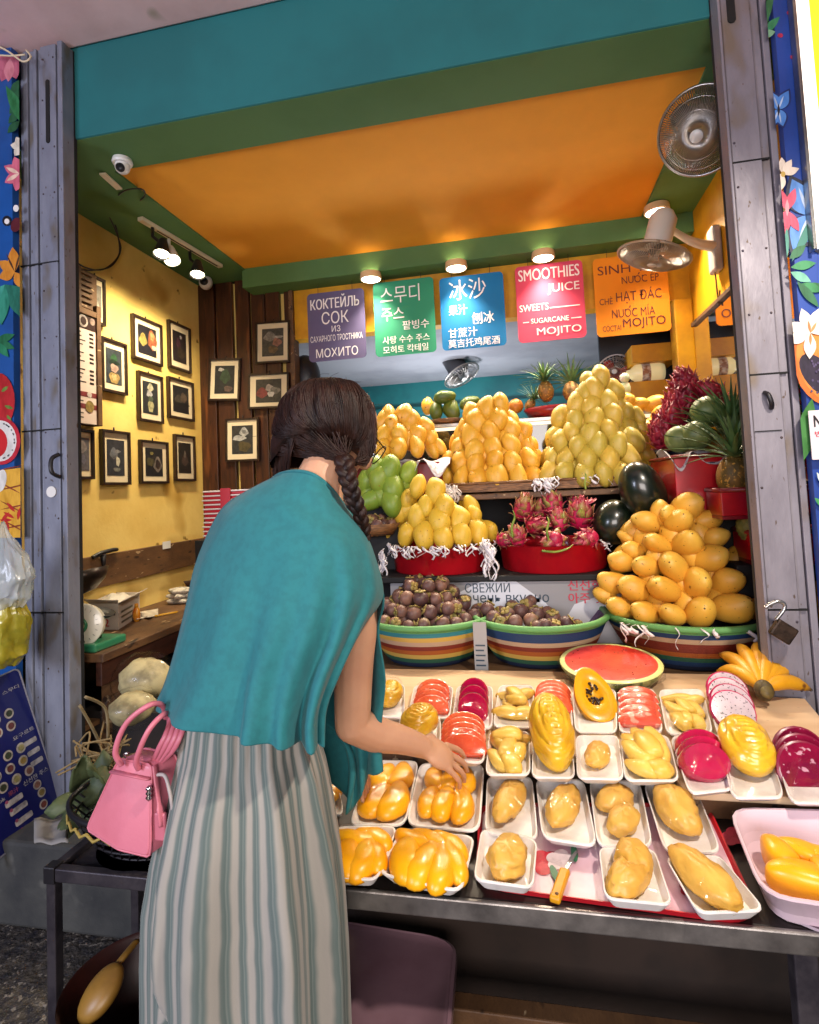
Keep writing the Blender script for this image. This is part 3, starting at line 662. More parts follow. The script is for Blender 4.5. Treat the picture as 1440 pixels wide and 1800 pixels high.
# C: right rear pile
pile(Z([[(20, 1292), (105, 1296), (200, 1298), (305, 1296), (392, 1300), (470, 1290, .8), (560, 1262, .7)], [(35, 1212, .85), (105, 1214, .9), (215, 1222), (335, 1218), (440, 1208), (530, 1192, .8)], [(80, 1130, .95, -8), (170, 1152), (270, 1142, 1.05), (375, 1142, 1.05), (462, 1122), (522, 1128, .8)],
     [(135, 1072, .95, -8), (232, 1082), (335, 1070, 1.1), (440, 1060, 1.05), (505, 1060, .75)], [(155, 1012, .9, -10), (250, 1002), (345, 992, 1.1), (425, 978, .95, 8), (485, 995, .75)], [(160, 930, .95, -8), (235, 938, 1.0, 6), (325, 922, 1.0, 10), (395, 935, .8)], [(255, 850, 1.05, 12), (200, 868, .8, -8), (362, 858, .95)], [(285, 790, 1.05, 8)]], 960, 400, 3),
     (.34, 2.95), .285, .06, 1.41, 2.02, m_mgC, .98, 'greenish mango, tallest pile', 'tallest mango pile on the right')
# D: pale yellow pile on the red pan
pile(Z([[(262, 402, .95, -10), (345, 418), (440, 424, 1.1), (540, 436), (635, 420, 1.05), (722, 408, 1.05), (782, 398, .85)], [(245, 370, .7), (320, 312, .9, -8), (402, 325, 1.0, -14), (515, 348, 1.1, -6), (622, 335, 1.0, 8), (700, 318, .8)], [(355, 238, .95, -6), (445, 265, .95), (540, 272, 1.0)], [(405, 165, .98, -6), (497, 188, 1.08, -10)]], 600, 800, 3),
     (-.42, 2.64), .235, .08, 1.16, 1.50, m_mgD, .9, 'pale yellow mango, red pan pile', 'pale yellow mango pile on the red pan')
# E: big pile on the striped basket
pile(Z([[(312, 742, .75, -14), (390, 802, .85, -34), (522, 832, .95, -16), (660, 842), (815, 828, 1.12), (985, 808, 1.2, 24), (1105, 808, .9, 20)], [(350, 672, .95, -44), (465, 702, 1.0, -44), (620, 706, 1.05, -10), (800, 682, 1.12, 8), (955, 672, 1.02, 30), (1080, 660, .95, 30)],
     [(400, 562, .85, -34), (525, 590, .9, -14), (675, 592, 1.15, -10), (862, 545, 1.15, 42), (1012, 540, .95, 46)], [(460, 500, .75, -44), (585, 466, 1.0, -26), (740, 465, 1.08, 4), (885, 440, .95, 20), (440, 430, .75, -50)], [(535, 355, 1.0, -44), (700, 352, 1.08, 10), (848, 345, .98, 34)], [(645, 320, .8, -8), (740, 272, 1.15, 40)]], 960, 800, 3),
     (.585, 2.42), .31, .07, .93, 1.37, m_mgE, .95, 'orange mango, striped basket pile', 'big mango pile on the striped basket', mode='out')
# F: green mangoes
pile(Z([[(150, 190, 1.0, 6), (265, 248, 1.1, -6), (158, 236, .9, 60)], [(140, 140, 1.2, -8), (215, 118, 1.2, 10), (268, 165, 1.25, -8), (330, 152, .95, 10)], [(255, 75, 1.05, 18), (350, 98, 1.0, 62), (180, 70, 1.0, -6)]], 600, 800, 3),
     (-.70, 2.72), .16, .06, 1.24, 1.47, m_mgG, 1.05, 'green mango, pile beside the braid', 'green mango pile beside the braid', back=False)
# green mangoes, an orange and pineapples on the glass showcase
for (px, py, ax, s, l) in ((640, 175, (1, 0, .15), 1.0, 'green mango lying on top of the other two on the showcase'), (572, 278, (.1, .2, 1), .95, 'dark green mango on the showcase, lower left of its small stack'), (695, 270, (-.1, .2, 1), 1.02, 'dark green mango on the showcase, lower right of its small stack'), (836, 220, (.9, .3, .4), .95, 'dark green mango lying apart on the showcase behind the middle pile')):
    put('mango', mg(m_mgK), aY(640 + px / 4.5, 660 + py / 4.5, 3.36), ax, 1, s, l, 'mango', 'green mangoes on the showcase')
put('mango', mg(m_mgB), aY(752, 714, 3.40), (0, .2, 1), 1, .85, 'yellow mango half hidden behind the dark green ones on the showcase', 'mango', None)
# row of orange mangoes at the rear right
for k, (px, py, Y, s) in enumerate(((1098, 706, 3.22, .9), (1123, 713, 3.22, .9), (1151, 709, 3.22, 1.0), (1177, 706, 3.24, .85), (1164, 728, 3.1, .95), (1147, 746, 3.05, .9), (1132, 754, 3.02, .85), (1147, 778, 2.95, .8))):
    put('mango', mg(m_mgE), aY(px, py, Y), (.8, -.5, .2), k, s, f'orange mango beside the glass edge right of the tallest pile, {ORD[k]} from the back', 'mango', 'orange mangoes right of the tallest pile')
# pile supports
def wtray(x0, x1, y0, y1, z, h, lab):
    o = thing('wicker_tray', lab, 'tray', ((x0 + x1) / 2, (y0 + y1) / 2, z), group='wicker trays under the mango piles')
    mb = MB(); mb.box2((x0, y0, z), (x1, y1, z + .01)); mb.build('tray_floor', m_wicker, o, smooth=False)
    mb = MB(); t = .014
    for a, b in (((x0, y0), (x1, y0 + t)), ((x0, y1 - t), (x1, y1)), ((x0, y0 + t), (x0 + t, y1 - t)), ((x1 - t, y0 + t), (x1, y1 - t))): mb.box2((a[0], a[1], z + .001), (b[0], b[1], z + h))
    mb.build('woven_side', m_wicker, o, smooth=False)
    mb = MB(); mb.tube([(x0, y0, z + h), (x1, y0, z + h), (x1, y1, z + h), (x0, y1, z + h), (x0, y0, z + h)], .007, 6); mb.build('woven_rim', m_wicker, o)
wtray(-.46, .085, 2.69, 3.19, 1.379, .052, 'brown wicker tray under the tall middle mango pile'); wtray(.10, .63, 2.69, 3.19, 1.379, .052, 'brown wicker tray under the tallest mango pile')
# A rests on a red tub wrapped in foil
o = thing('red_tub', 'dark red tub with crumpled silver wrap under the small rear mango pile', 'tub', (-.68, 2.93, 1.379))
mb = MB(); mb.box2((-.88, 2.75, 1.379), (-.42, 3.15, 1.555)); mb.build('tub_body', m_darkred, o, smooth=False, bevel=.012)
mb = MB(); g = quadgrid(lambda u, v: Vec((-.93 + .56 * u, 2.69 + .5 * v, 1.560 + .018 * math.sin(17 * u + 5 * v) * math.cos(11 * v) - .05 * max(0, .15 - v) / .15 * (1 + math.sin(23 * u)))), 40, 24); g.build('foil_wrap', m_foil, o, solid=.002)
# F, small basket
o = thing('woven_bowl', 'small woven bowl of dark mangosteens below the green mangoes', 'bowl', aY(657, 942, 2.55))
c = aY(657, 940, 2.60); mb = MB(); mb.lathe([(.0, c.z), (.10, c.z), (.135, c.z + .055), (.125, c.z + .055), (.09, c.z + .012), (0, c.z + .012)], 26, (c.x, c.y, 0)); mb.build('bowl_body', m_wicker, o)
part('riser', (-.92, 2.60, 1.034), (-.62, 2.88, 1.24), m_dark)

# glass showcase behind
g = thing('glass_showcase', 'glass showcase with a bright metal top edge behind the mango piles', 'showcase', (.1, 3.4, 1.4))
mb = MB(); mb.box2((-1.1, 3.23, 1.775), (.92, 3.46, 1.80)); mb.build('top_frame', m_steel, g, smooth=False, bevel=.004)
mb = MB(); mb.box2((-1.1, 3.235, 1.40), (.92, 3.243, 1.774)); mb.build('glass_front', M('dark_glass', '#0e1a1c', .08, coat=.5), g, smooth=False)
mb = MB(); mb.box2((-1.1, 3.225, 1.755), (.92, 3.234, 1.774)); mb.build('glowing_strip', M('showcase_strip', '#f0e2c8', .4, emit=.8), g, smooth=False)  # pale strip with a weak emission below the metal top frame
mb = MB(); mb.box2((-1.1, 3.26, ZF), (.92, 3.46, 1.39)); mb.build('cabinet', m_dark, g, smooth=False)
mb = MB(); mb.box2((-1.1, 3.225, 1.56), (.92, 3.234, 1.575)); mb.build('glass_rail', m_steel, g, smooth=False)
# ================================================================ striped baskets, pans, other fruit
BC = ['#5f9a58', '#2f7f86', '#1c3a63', '#b89a7c', '#7c2a18', '#a8561c', '#c7a24a', '#2c5a40', '#16223c']
bm = [M('basket_band_' + str(i), c, .55, bump=.4, bs=300) for i, c in enumerate(BC)]
m_bin = M('basket_inside', '#6a4f74', .7, '#4a3a5c', 60, bump=.5, bs=200)
def basket(c, r0, r1, z0, h, bands, lab):
    o = thing('striped_basket', lab, 'basket', (c[0], c[1], z0), group='striped baskets in a row')
    n = len(bands); prof = [(0, z0), (r0, z0)]; ms = [bands[-1], bands[-1]]; N = 2 * n
    for k in range(N):
        t0 = k / N; t1 = (k + .5) / N; b = bands[n - 1 - k // 2]
        rr = lambda t: r0 + (r1 - r0) * t ** .8
        prof += [(rr(t1) + .006, z0 + h * t1), (rr((k + 1) / N), z0 + h * (k + 1) / N)]; ms += [b, b]
    mb = MB(); mb.lathe(prof, 44, (c[0], c[1], 0), ms=ms, cap=False); mb.build('basket_body', bm, o)
    mb = MB(); mb.tube([(c[0] + (r1 + .002) * math.cos(a), c[1] + (r1 + .002) * math.sin(a), z0 + h + .004) for a in [2 * PI * k / 48 for k in range(49)]], .0125, 8, cap=False); mb.build('basket_rim', bm[bands[0]], o)
    mb = MB(); mb.lathe([(0, z0 + .05), (r0 - .012, z0 + .05), (r1 - .014, z0 + h), (r1 - .004, z0 + h + .002)], 44, (c[0], c[1], 0), cap=False); mb.build('lining', m_bin, o)
    return o
basket((-.435, 2.33), .175, .265, .7185, .165, [0, 1, 6, 3, 4, 5, 6, 7, 8], 'striped basket heaped with mangosteens, nearest the person')
basket((.02, 2.33), .175, .265, .7185, .165, [0, 2, 2, 3, 4, 5, 6, 7, 8], 'striped basket half full of mangosteens with its lining showing, in the middle')
basket((.585, 2.36), .20, .30, .7185, .165, [0, 2, 3, 4, 4, 5, 7, 2, 8], 'striped basket under the big pile of orange mangoes')

m_ms = M('mangosteen_skin', '#6a4a44', .5, '#4a3032', 12, rnd='#8a6452', spots=('#a08a6a', 40, .68, .05), spots2=('#7d6a4e', 14, .64, .06), bump=.15, bs=90)
m_cal = M('mangosteen_calyx', '#a08748', .6, '#6f6a34', 30)
def ms_proto():
    o = thing('mangosteen', 'dark mangosteen', 'mangosteen', (0, 0, 0))
    mb = MB(); mb.ell((0, 0, 0), (.030, .030, .0275), None, 16, 10); mb.build('fruit_body', m_ms, o)
    mb = MB()
    for k in range(4):
        a = k * PI / 2 + .3; mb.ell((.012 * math.cos(a), .012 * math.sin(a), .027), (.011, .011, .0035), None, 10, 5)
    mb.tube([(0, 0, .026), (.002, 0, .037)], [.004, .003], 6); mb.build('calyx', m_cal, o); return o
msp = ms_proto(); first = [True]
def ms_put(p, s, lab, grp):
    rot = (random.uniform(-1.6, 1.6), random.uniform(-1.6, 1.6), random.uniform(0, 6))
    if first[0]:
        first[0] = False; msp.location = p; msp.rotation_euler = rot; msp.scale = (s,) * 3; msp['label'] = lab; msp['group'] = grp
    else: dup(msp, p, rot, s, lab, grp)
def heap(c, R0, z0, layers, step, lab, grp, s=1.0, dr=.045):
    for i in range(layers):
        r = R0 - dr * i; z = z0 + step * i
        rr = r
        while rr > -.01:
            n = max(1, int(2 * PI * max(rr, .001) / (.060 * s)))
            if rr < r - .07 * s: break
            for k in range(n):
                a = 2 * PI * (k + random.uniform(-.15, .15) + .5 * i) / n
                ms_put(Vec((c[0] + rr * math.cos(a) + random.uniform(-.005, .005), c[1] + rr * math.sin(a) + random.uniform(-.005, .005), z + random.uniform(-.006, .008))), s * random.uniform(.92, 1.1), lab, grp)
            rr -= .058 * s
heap((-.445, 2.33), .215, .885, 4, .042, 'mangosteen in the heaped striped basket nearest the person', 'mangosteens in the left striped basket', 1.0, .047)
for (px, py, Y) in [(760 + 14 * k, 1066 + (k % 2) * 8, 2.16) for k in range(0)]: pass
for (px, py, Y, s) in ((857, 1062, 2.26, 1), (868, 1078, 2.2, 1.05), (880, 1068, 2.3, .95), (893, 1072, 2.24, 1), (905, 1086, 2.17, 1.1), (915, 1066, 2.3, 1.1), (926, 1055, 2.36, 1), (933, 1082, 2.2, 1.0), (943, 1072, 2.26, 1.1), (958, 1092, 2.15, 1), (962, 1070, 2.32, 1.05), (972, 1078, 2.26, 1.1), (995, 1088, 2.2, 1.05), (975, 1094, 2.15, .9), (933, 1048, 2.40, .9), (880, 1086, 2.17, .95), (1015, 1090, 2.24, .8), (945, 1094, 2.14, .9), (900, 1058, 2.36, 1)):
    ms_put(aY(px, py + 9, Y), s, 'mangosteen in the half empty middle striped basket', 'mangosteens in the middle striped basket')
for k in range(11):
    c = aY(657, 921, 2.60); a = k * 2.4; ms_put(Vec((c.x + .03 * math.sqrt(k) * math.cos(a), c.y + .03 * math.sqrt(k) * math.sin(a), c.z + .02 * (k < 4))), .95, 'mangosteen in the small woven bowl', 'mangosteens in the small woven bowl')

# red pans and their paper ribbons
def pan(c, r, z0, h, lab):
    o = thing('red_pan', lab, 'pan', (c[0], c[1], z0), group='round red pans')
    mb = MB(); mb.lathe([(0, z0), (r * .93, z0), (r * .95, z0 + .006), (r, z0 + h), (r + .004, z0 + h + .003), (r - .006, z0 + h), (r * .94, z0 + .03), (0, z0 + .03)], 44, (c[0], c[1], 0), cap=False); mb.build('pan_body', m_red, o, sharp=50)
    return o
pan((-.41, 2.63), .245, 1.0345, .115, 'round red pan under the pale yellow mangoes'); pan((.105, 2.62), .245, 1.0345, .115, 'round red pan of dragon fruit behind the middle striped basket')
def frill(lab, pts, n, ln, parent=None):
    """curled strips of white paper hanging over an edge; pts = polyline of the edge"""
    mb = MB(); path = smoothpath(pts, 10)
    for k in range(n):
        t = random.random() * (len(path) - 1); i = int(t); p = path[i].lerp(path[min(i + 1, len(path) - 1)], t - i)
        l = ln * random.uniform(.4, 1.2); w = random.uniform(.0035, .008); a = random.uniform(-.8, .8); ph = random.uniform(0, 6); cur = random.uniform(.006, .02)
        q = [p + Vec((math.sin(ph + s * 5) * cur + a * .02 * s, -.006 - .02 * s - .008 * math.sin(ph + s * 7), .012 - l * s)) for s in [j / 7 for j in range(8)]]
        mb.tube(q, w, 4, flat=.10, up=(0, 0, 1))
    return tag(mb.build('paper_ribbons', m_frill), lab, 'ribbon', None, 'stuff')
def arc(c, r, a0, a1, z, n=12): return [(c[0] + r * math.cos(R(a0 + (a1 - a0) * k / n)), c[1] + r * math.sin(R(a0 + (a1 - a0) * k / n)), z) for k in range(n + 1)]
frill('curled white paper ribbons round the rim of the left red pan', arc((-.41, 2.63), .255, 190, 350, 1.155), 60, .05)
frill('white paper ribbons bunched between the two red pans', [(-.19, 2.43, 1.18), (-.17, 2.40, 1.14), (-.15, 2.39, 1.10)], 26, .11)
frill('curled white paper ribbons at the left of the left red pan', [(-.68, 2.50, 1.14), (-.66, 2.46, 1.10)], 16, .10)
frill('white paper ribbons at the front corner of the middle wicker tray', [(-.42, 2.68, 1.43), (-.33, 2.68, 1.41)], 34, .09)
frill('white paper ribbons between the two wicker trays', [(.03, 2.68, 1.43), (.12, 2.68, 1.43)], 22, .07)
frill('thin white paper ribbons over the wicker tray under the tallest pile', [(.12, 2.68, 1.435), (.62, 2.68, 1.435)], 12, .05)
frill('white paper scraps at the rim of the big mango basket', [(.31, 2.12, .89), (.40, 2.09, .885), (.62, 2.05, .885), (.74, 2.1, .885)], 13, .06)
frill('curled white paper scraps right of the dragon fruit pan', arc((.105, 2.62), .255, 318, 345, 1.155, 4), 9, .05)

# dragon fruit
m_df = M('dragon_fruit_skin', '#b01646', .42, '#8c0f38', 14, rnd='#c42a50', bump=.2, bs=70, sss=.05)
m_dfs = M('dragon_fruit_scale', '#a83a4e', .45, '#8f9a44', 18, .45, .7)
m_dfd = M('dark_dragon_fruit_skin', '#8e1230', .45, '#6c0c22', 14, rnd='#a81c34', bump=.2, bs=70)
def df_proto(sk, lab):
    o = thing('dragon_fruit', lab, 'dragon fruit', (0, 0, 0)); mb = MB(); mb.ell((0, 0, 0), (.046, .046, .056), None, 18, 12); mb.build('fruit_body', sk, o)
    mb = MB(); rs = random.Random(3)
    for i, (t, n, l) in enumerate(((2.3, 5, .030), (1.8, 7, .034), (1.3, 7, .036), (.85, 6, .038), (.42, 5, .046), (.16, 4, .055))):
        for k in range(n):
            a = 2 * PI * (k + .5 * (i % 2)) / n + rs.uniform(-.2, .2); d = Vec((math.sin(t) * math.cos(a), math.sin(t) * math.sin(a), math.cos(t))); p = Vec((d.x * .045, d.y * .045, d.z * .055))
            up = (Vec((0, 0, 1)) - d * d.z).normalized() if abs(d.z) < .98 else Vec((1, 0, 0)); sd = d.cross(up)
            q = [p - up * .006, p + up * l * .40 + d * .005, p + up * l * .68 + d * .011, p + up * l * .85 + d * .019]
            w = [.017, .015, .008, .0008]; vs = []
            for j in range(4): vs += [q[j] - sd * w[j], q[j] + d * .002, q[j] + sd * w[j]]
            mb.add(vs, [(3 * j + e, 3 * j + e + 1, 3 * j + e + 4, 3 * j + e + 3) for j in range(3) for e in (0, 1)])
    mb.build('scales', m_dfs if sk is m_df else sk, o, solid=.0012); return o
dfp = df_proto(m_df, 'x'); dfd = df_proto(m_dfd, 'x'); used = set()
def df_put(pr, p, rot, s, lab, grp):
    if pr.name not in used: used.add(pr.name); pr.location = p; pr.rotation_euler = rot; pr.scale = (s,) * 3; pr['label'] = lab; pr['group'] = grp
    else: dup(pr, p, rot, s, lab, grp)
G = 'dragon fruit in the red pan'
for (x, y, Y, s, rot, l) in ((1262, 320, 2.55, 1.15, (.3, .1, 0), 'big crimson dragon fruit at the right of the red pan'), (1118, 262, 2.66, .95, (-.2, .2, 1), 'dragon fruit highest in the red pan, behind the others'), (1020, 372, 2.53, .85, (1.3, .3, .5), 'dragon fruit lying on its side in the middle of the pan'),
        (962, 288, 2.62, 1.0, (.2, -.3, 2), 'dragon fruit at the upper left of the red pan'), (1120, 450, 2.42, .85, (-2.0, .1, .3), 'pale pink dragon fruit with green tips, front middle of the pan'), (1300, 440, 2.45, .85, (-1.9, .4, 1), 'pale pink dragon fruit at the front right of the pan'), (930, 432, 2.44, .8, (-.3, .1, 2), 'pale pink dragon fruit with upright green leaf, front left of the pan'),
        (860, 445, 2.50, .7, (1.2, .9, 1), 'brownish dragon fruit at the left rim of the pan'), (1150, 350, 2.56, .85, (.1, .2, 3), 'dragon fruit in the middle behind the green leaf'), (1040, 300, 2.7, .95, (.2, 0, 1), 'dragon fruit at the back middle of the pan'), (1240, 240, 2.72, .8, (.1, .3, 0), 'dragon fruit at the back right of the pan')):
    df_put(dfp, aY(600 + x / 3, 800 + y / 3, Y), rot, s, l, G)
m_tip = M('green_leaf_tip', '#8a9a3a', .5, '#5c7a2a', 20)
def horn(pts, r, lab):
    mb = MB(); mb.tube(smoothpath([aY(600 + x / 3, 800 + y / 3, Y) for x, y, Y in pts]), [r * (1 - .95 * abs(t * 2 - .7) ** 2 / 1.7) if t > .35 else r for t in [k / 18 for k in range(19)]], 6, flat=.4)
    return tag(mb.build('dragon_fruit_leaf', m_tip), lab, 'leaf')
horn([(905, 430, 2.41), (900, 380, 2.405), (915, 330, 2.41), (905, 290, 2.42)], .014, 'green dragon fruit leaf standing at the left of the pan')
horn([(1095, 450, 2.39), (1085, 400, 2.385), (1095, 350, 2.39), (1085, 325, 2.40)], .013, 'green dragon fruit leaf standing at the front of the pan')
horn([(1060, 505, 2.375), (1130, 510, 2.365), (1190, 495, 2.365), (1225, 470, 2.375)], .012, 'grey green dragon fruit leaf lying over the pan rim')
horn([(1290, 180, 2.62), (1285, 150, 2.62), (1290, 110, 2.62), (1285, 92, 2.62)], .012, 'green tip rising behind the big dragon fruit')
k = 0
for (x, y, Y, s) in ((750, 440, 2.74, .85), (720, 500, 2.72, 1.0), (780, 520, 2.70, 1.0), (690, 590, 2.72, .95), (760, 600, 2.66, 1.1), (640, 650, 2.72, .9), (710, 690, 2.66, 1.1), (780, 680, 2.64, 1.05), (600, 760, 2.70, .9), (560, 830, 2.68, .95), (650, 790, 2.62, 1.0), (500, 900, 2.66, .85), (560, 930, 2.62, .9), (520, 990, 2.60, .85), (600, 1000, 2.58, .85), (1000, 590, 2.62, 1.0), (1130, 740, 2.56, .8), (920, 600, 2.72, .8), (860, 590, 2.7, .7)):
    df_put(dfd, aY(1060 + x / 5.143, 580 + y / 5.143, Y), (random.uniform(-.6, .6), random.uniform(-.6, .6), random.uniform(0, 6)), s * 1.05, f'dark red dragon fruit in the heap by the yellow column, {ORD[k] if k < 12 else "low"} from the top' if k < 15 else f'red dragon fruit behind the green melon, {ORD[k-15]} from the left', 'dark dragon fruit heap on the right'); k += 1

# melons and watermelons
m_wm = M('dark_watermelon_rind', '#141f14', .28, '#0c140e', 7, .4, .6, stretch=(3, 3, .6), coat=.4, spots=('#25341f', 6, .6, .1))
m_gm = M('green_melon_rind', '#6c7a44', .45, '#566834', 5, stretch=(4, 4, .6), spots=('#8a965c', 9, .62, .08))
for i, (x, y, Y, r, ax, l) in enumerate(((1130, 865, 2.46, (.092, .092, .135), (-.35, -.15, 1), 'dark watermelon standing tilted beside the tallest mango pile'), (1078, 918, 2.52, (.085, .085, .10), (.3, .1, 1), 'dark watermelon right of the dragon fruit pan'), (1135, 925, 2.56, (.10, .10, .12), (1, .2, .2), 'dark watermelon lowest, half hidden behind the big mango pile'), (1165, 905, 2.60, (.08, .08, .10), (.2, .1, 1), 'dark watermelon behind the tilted one'))):
    mb = MB(); mb.ell((0, 0, 0), r, None, 28, 18); o = mb.build('watermelon', m_wm, origin=(0, 0, 0)); o.location = aY(x, y, Y); o.rotation_euler = Vec(ax).to_track_quat('Z', 'X').to_euler(); tag(o, l, 'watermelon')
for x, y, Y, r, l in ((1244, 724, 2.52, .070, 'round green melon between the dragon fruit heap and the pineapple'), (1225, 765, 2.44, .062, 'green melon with a paper scrap, below the round one'), (1195, 772, 2.48, .06, 'brownish green melon at the edge of the red crate')):
    mb = MB(); mb.ell((0, 0, 0), (r, r, r * .95), None, 24, 16); o = mb.build('melon', m_gm, origin=(0, 0, 0)); o.location = aY(x, y, Y); o.rotation_euler = (.5, .3, r * 40); tag(o, l, 'melon')
# pineapples
m_pa = M('pineapple_rind', '#8a6326', .6, '#5c4a1c', 22, bump=.4, bs=60, spots=('#c8953a', 70, .6, .05))
m_pl = M('pineapple_leaf', '#3a5a34', .45, '#6a8650', 8, .4, .7, stretch=(1, 1, 1))
def pineapple(loc, s, tilt, lab, crown=1.0, seed=0, body=True):
    rs = random.Random(seed); o = thing('pineapple', lab, 'pineapple', loc, 'pineapples'); o.rotation_euler = tilt; o.scale = (s,) * 3
    def fn(p, d):
        a = math.atan2(d.y, d.x); t = d.z; b = math.sin(8 * a + 16 * t) * math.sin(8 * a - 16 * t); return p * (1 + .07 * abs(b) ** .7)
    def attach(mb, name, mat, **k):
        q = mb.build(name, mat, None, origin=(0, 0, 0), **k); q.parent = o
    mb = MB(); mb.ell((0, 0, 0), (.058, .058, .082), None, 48, 34, None, fn); attach(mb, 'fruit_body', m_pa)
    mb = MB()
    for i in range(46):
        t = i / 46; a = i * 2.4; el = 1.45 - 1.25 * (1 - t) ** 1.0 - .1; el = .25 + 1.2 * t; ln = crown * (.13 + .07 * math.sin(PI * t)) * rs.uniform(.85, 1.15)
        dr = Vec((math.cos(a) * math.cos(el), math.sin(a) * math.cos(el), math.sin(el))); sd = Vec((-math.sin(a), math.cos(a), 0)); b0 = Vec((.018 * math.cos(a) * (1 - t), .018 * math.sin(a) * (1 - t), .074 + .03 * t)); vs = []
        for j in range(6):
            u = j / 5; p = b0 + dr * ln * u + Vec((math.cos(a), math.sin(a), -.9)) * (.35 * ln * u * u * (1 - t * .7)); w = .010 * (1 - u ** 1.6) + .0004
            vs += [p - sd * w, p + Vec((0, 0, -.003)), p + sd * w]
        mb.add(vs, [(3 * j + e, 3 * j + e + 1, 3 * j + e + 4, 3 * j + e + 3) for j in range(5) for e in (0, 1)])
    attach(mb, 'crown', m_pl); return o
pineapple(aY(960, 688, 3.36), .75, (.15, -.1, 0), 'pineapple on the rear plate, left of the pair', 1.0, 1); pineapple(aY(1004, 688, 3.34), .8, (-.2, .5, 1), 'pineapple leaning right on the rear plate', 1.0, 2); pineapple(aY(932, 712, 3.42), .5, (.3, -.6, 2), 'small pineapple lying low at the left end of the rear plate', 1.1, 3)
pineapple(aY(1290, 838, 2.26), .98, (.2, -.08, .4), 'large leafy pineapple on the red crate against the gate', 1.18, 5); pineapple(aY(1300, 780, 2.46), .95, (-.1, .25, 1.4), 'pineapple crown behind the large leafy pineapple', 1.2, 6); pineapple(aY(1262, 790, 2.52), .85, (.1, -.5, 2.4), 'pineapple with drooping leaves beside the green melon', 1.3, 9)
o = thing('plate', 'dark red plate under the rear pineapples', 'plate', aY(985, 722, 3.38)); c = aY(980, 728, 3.38)
mb = MB(); mb.lathe([(0, 1.8015), (.16, 1.8015), (.20, 1.86), (.19, 1.86), (.15, 1.812), (0, 1.812)], 30, (c.x, c.y, 0)); mb.build('plate_body', m_darkred, o)
o = thing('plate', 'dark brown dish under the green mangoes on the showcase', 'plate', aY(785, 740, 3.36)); c = aY(790, 738, 3.36)
mb = MB(); mb.lathe([(0, 1.8015), (.12, 1.8015), (.15, 1.83), (.14, 1.83), (.11, 1.81), (0, 1.81)], 30, (c.x, c.y, 0)); mb.build('plate_body', m_oldwood, o)
mb = MB(); mb.ell((0, 0, 0), .045, None, 20, 14); o = mb.build('orange', M('orange_peel', '#c4781a', .45, '#a8620f', 8, bump=.5, bs=260), origin=(0, 0, 0)); o.location = aY(907, 714, 3.36); tag(o, 'wrinkled orange on the showcase right of the middle pile', 'orange')
# red crates at the right
def crate(x0, y0, x1, y1, z0, z1, lab):
    o = thing('red_crate', lab, 'crate', ((x0 + x1) / 2, (y0 + y1) / 2, z0), group='red crates by the gate'); mb = MB(); t = .012
    mb.box2((x0, y0, z0), (x1, y1, z0 + .012)); mb.build('crate_floor', m_darkred, o, smooth=False)
    mb = MB()
    for a, b in (((x0, y0), (x1, y0 + t)), ((x0, y1 - t), (x1, y1)), ((x0, y0 + t), (x0 + t, y1 - t)), ((x1 - t, y0 + t), (x1, y1 - t))): mb.box2((a[0], a[1], z0 + .0125), (b[0], b[1], z1))
    mb.build('crate_sides', m_red, o, smooth=False, bevel=.003)
    mb = MB(); mb.tube([(x0, y0, z1), (x1, y0, z1), (x1, y1, z1), (x0, y1, z1), (x0, y0, z1)], .009, 6); mb.build('crate_rim', m_darkred, o)
a = aY(1180, 800, 2.40); b = aY(1262, 900, 2.40)
crate(a.x, 2.36, aY(1285, 850, 2.36).x, 2.78, b.z - .02, a.z - .01, 'red crate under the green melons')
c1 = aY(1262, 862, 2.20); c2 = aY(1340, 925, 2.20)
crate(c1.x, 2.17, .98, 2.34, c2.z + .03, c1.z, 'red crate under the large leafy pineapple'); c3 = aY(1300, 935, 2.22); c4 = aY(1340, 990, 2.22)
crate(c3.x + .02, 2.17, .98, 2.35, c4.z, c3.z, 'red crate holding the spiky soursop beside the gate')
part('riser', (.66, 2.37, 1.034), (.985, 2.80, b.z - .022), m_dark)
part('riser', (c1.x + .04, 2.19, .719), (.985, 2.36, c4.z - .002), m_dark)
mb = MB()
def fs(p, d): return p * (1 + .10 * max(0, math.sin(14 * math.atan2(d.y, d.x)) * math.sin(13 * math.acos(max(-1, min(1, d.z))))))
mb.ell((0, 0, 0), (.055, .055, .065), None, 56, 36, None, fs); o = mb.build('soursop', M('soursop_rind', '#7a7a3c', .6, '#555a28', 14, bump=.3, bs=50), origin=(0, 0, 0)); o.location = aY(1325, 925, 2.24); tag(o, 'spiky yellow green soursop in the red crate at the gate', 'soursop')
f = quadgrid(lambda u, v: Vec((a.x - .015 + (.26) * u, 2.345 + .25 * v, a.z + .002 + .03 * math.sin(9 * u + 3 * v) * v + .012 * math.cos(21 * u) - .06 * (1 - v) ** 3 * (1 + math.sin(13 * u)) * .5)), 34, 16)
tag(f.build('paper_wrap', M('printed_paper', '#b9b4b6', .5, '#5a5560', 30, .55, .6), solid=.002), 'crumpled printed paper hanging over the edge of the red crate', 'paper')
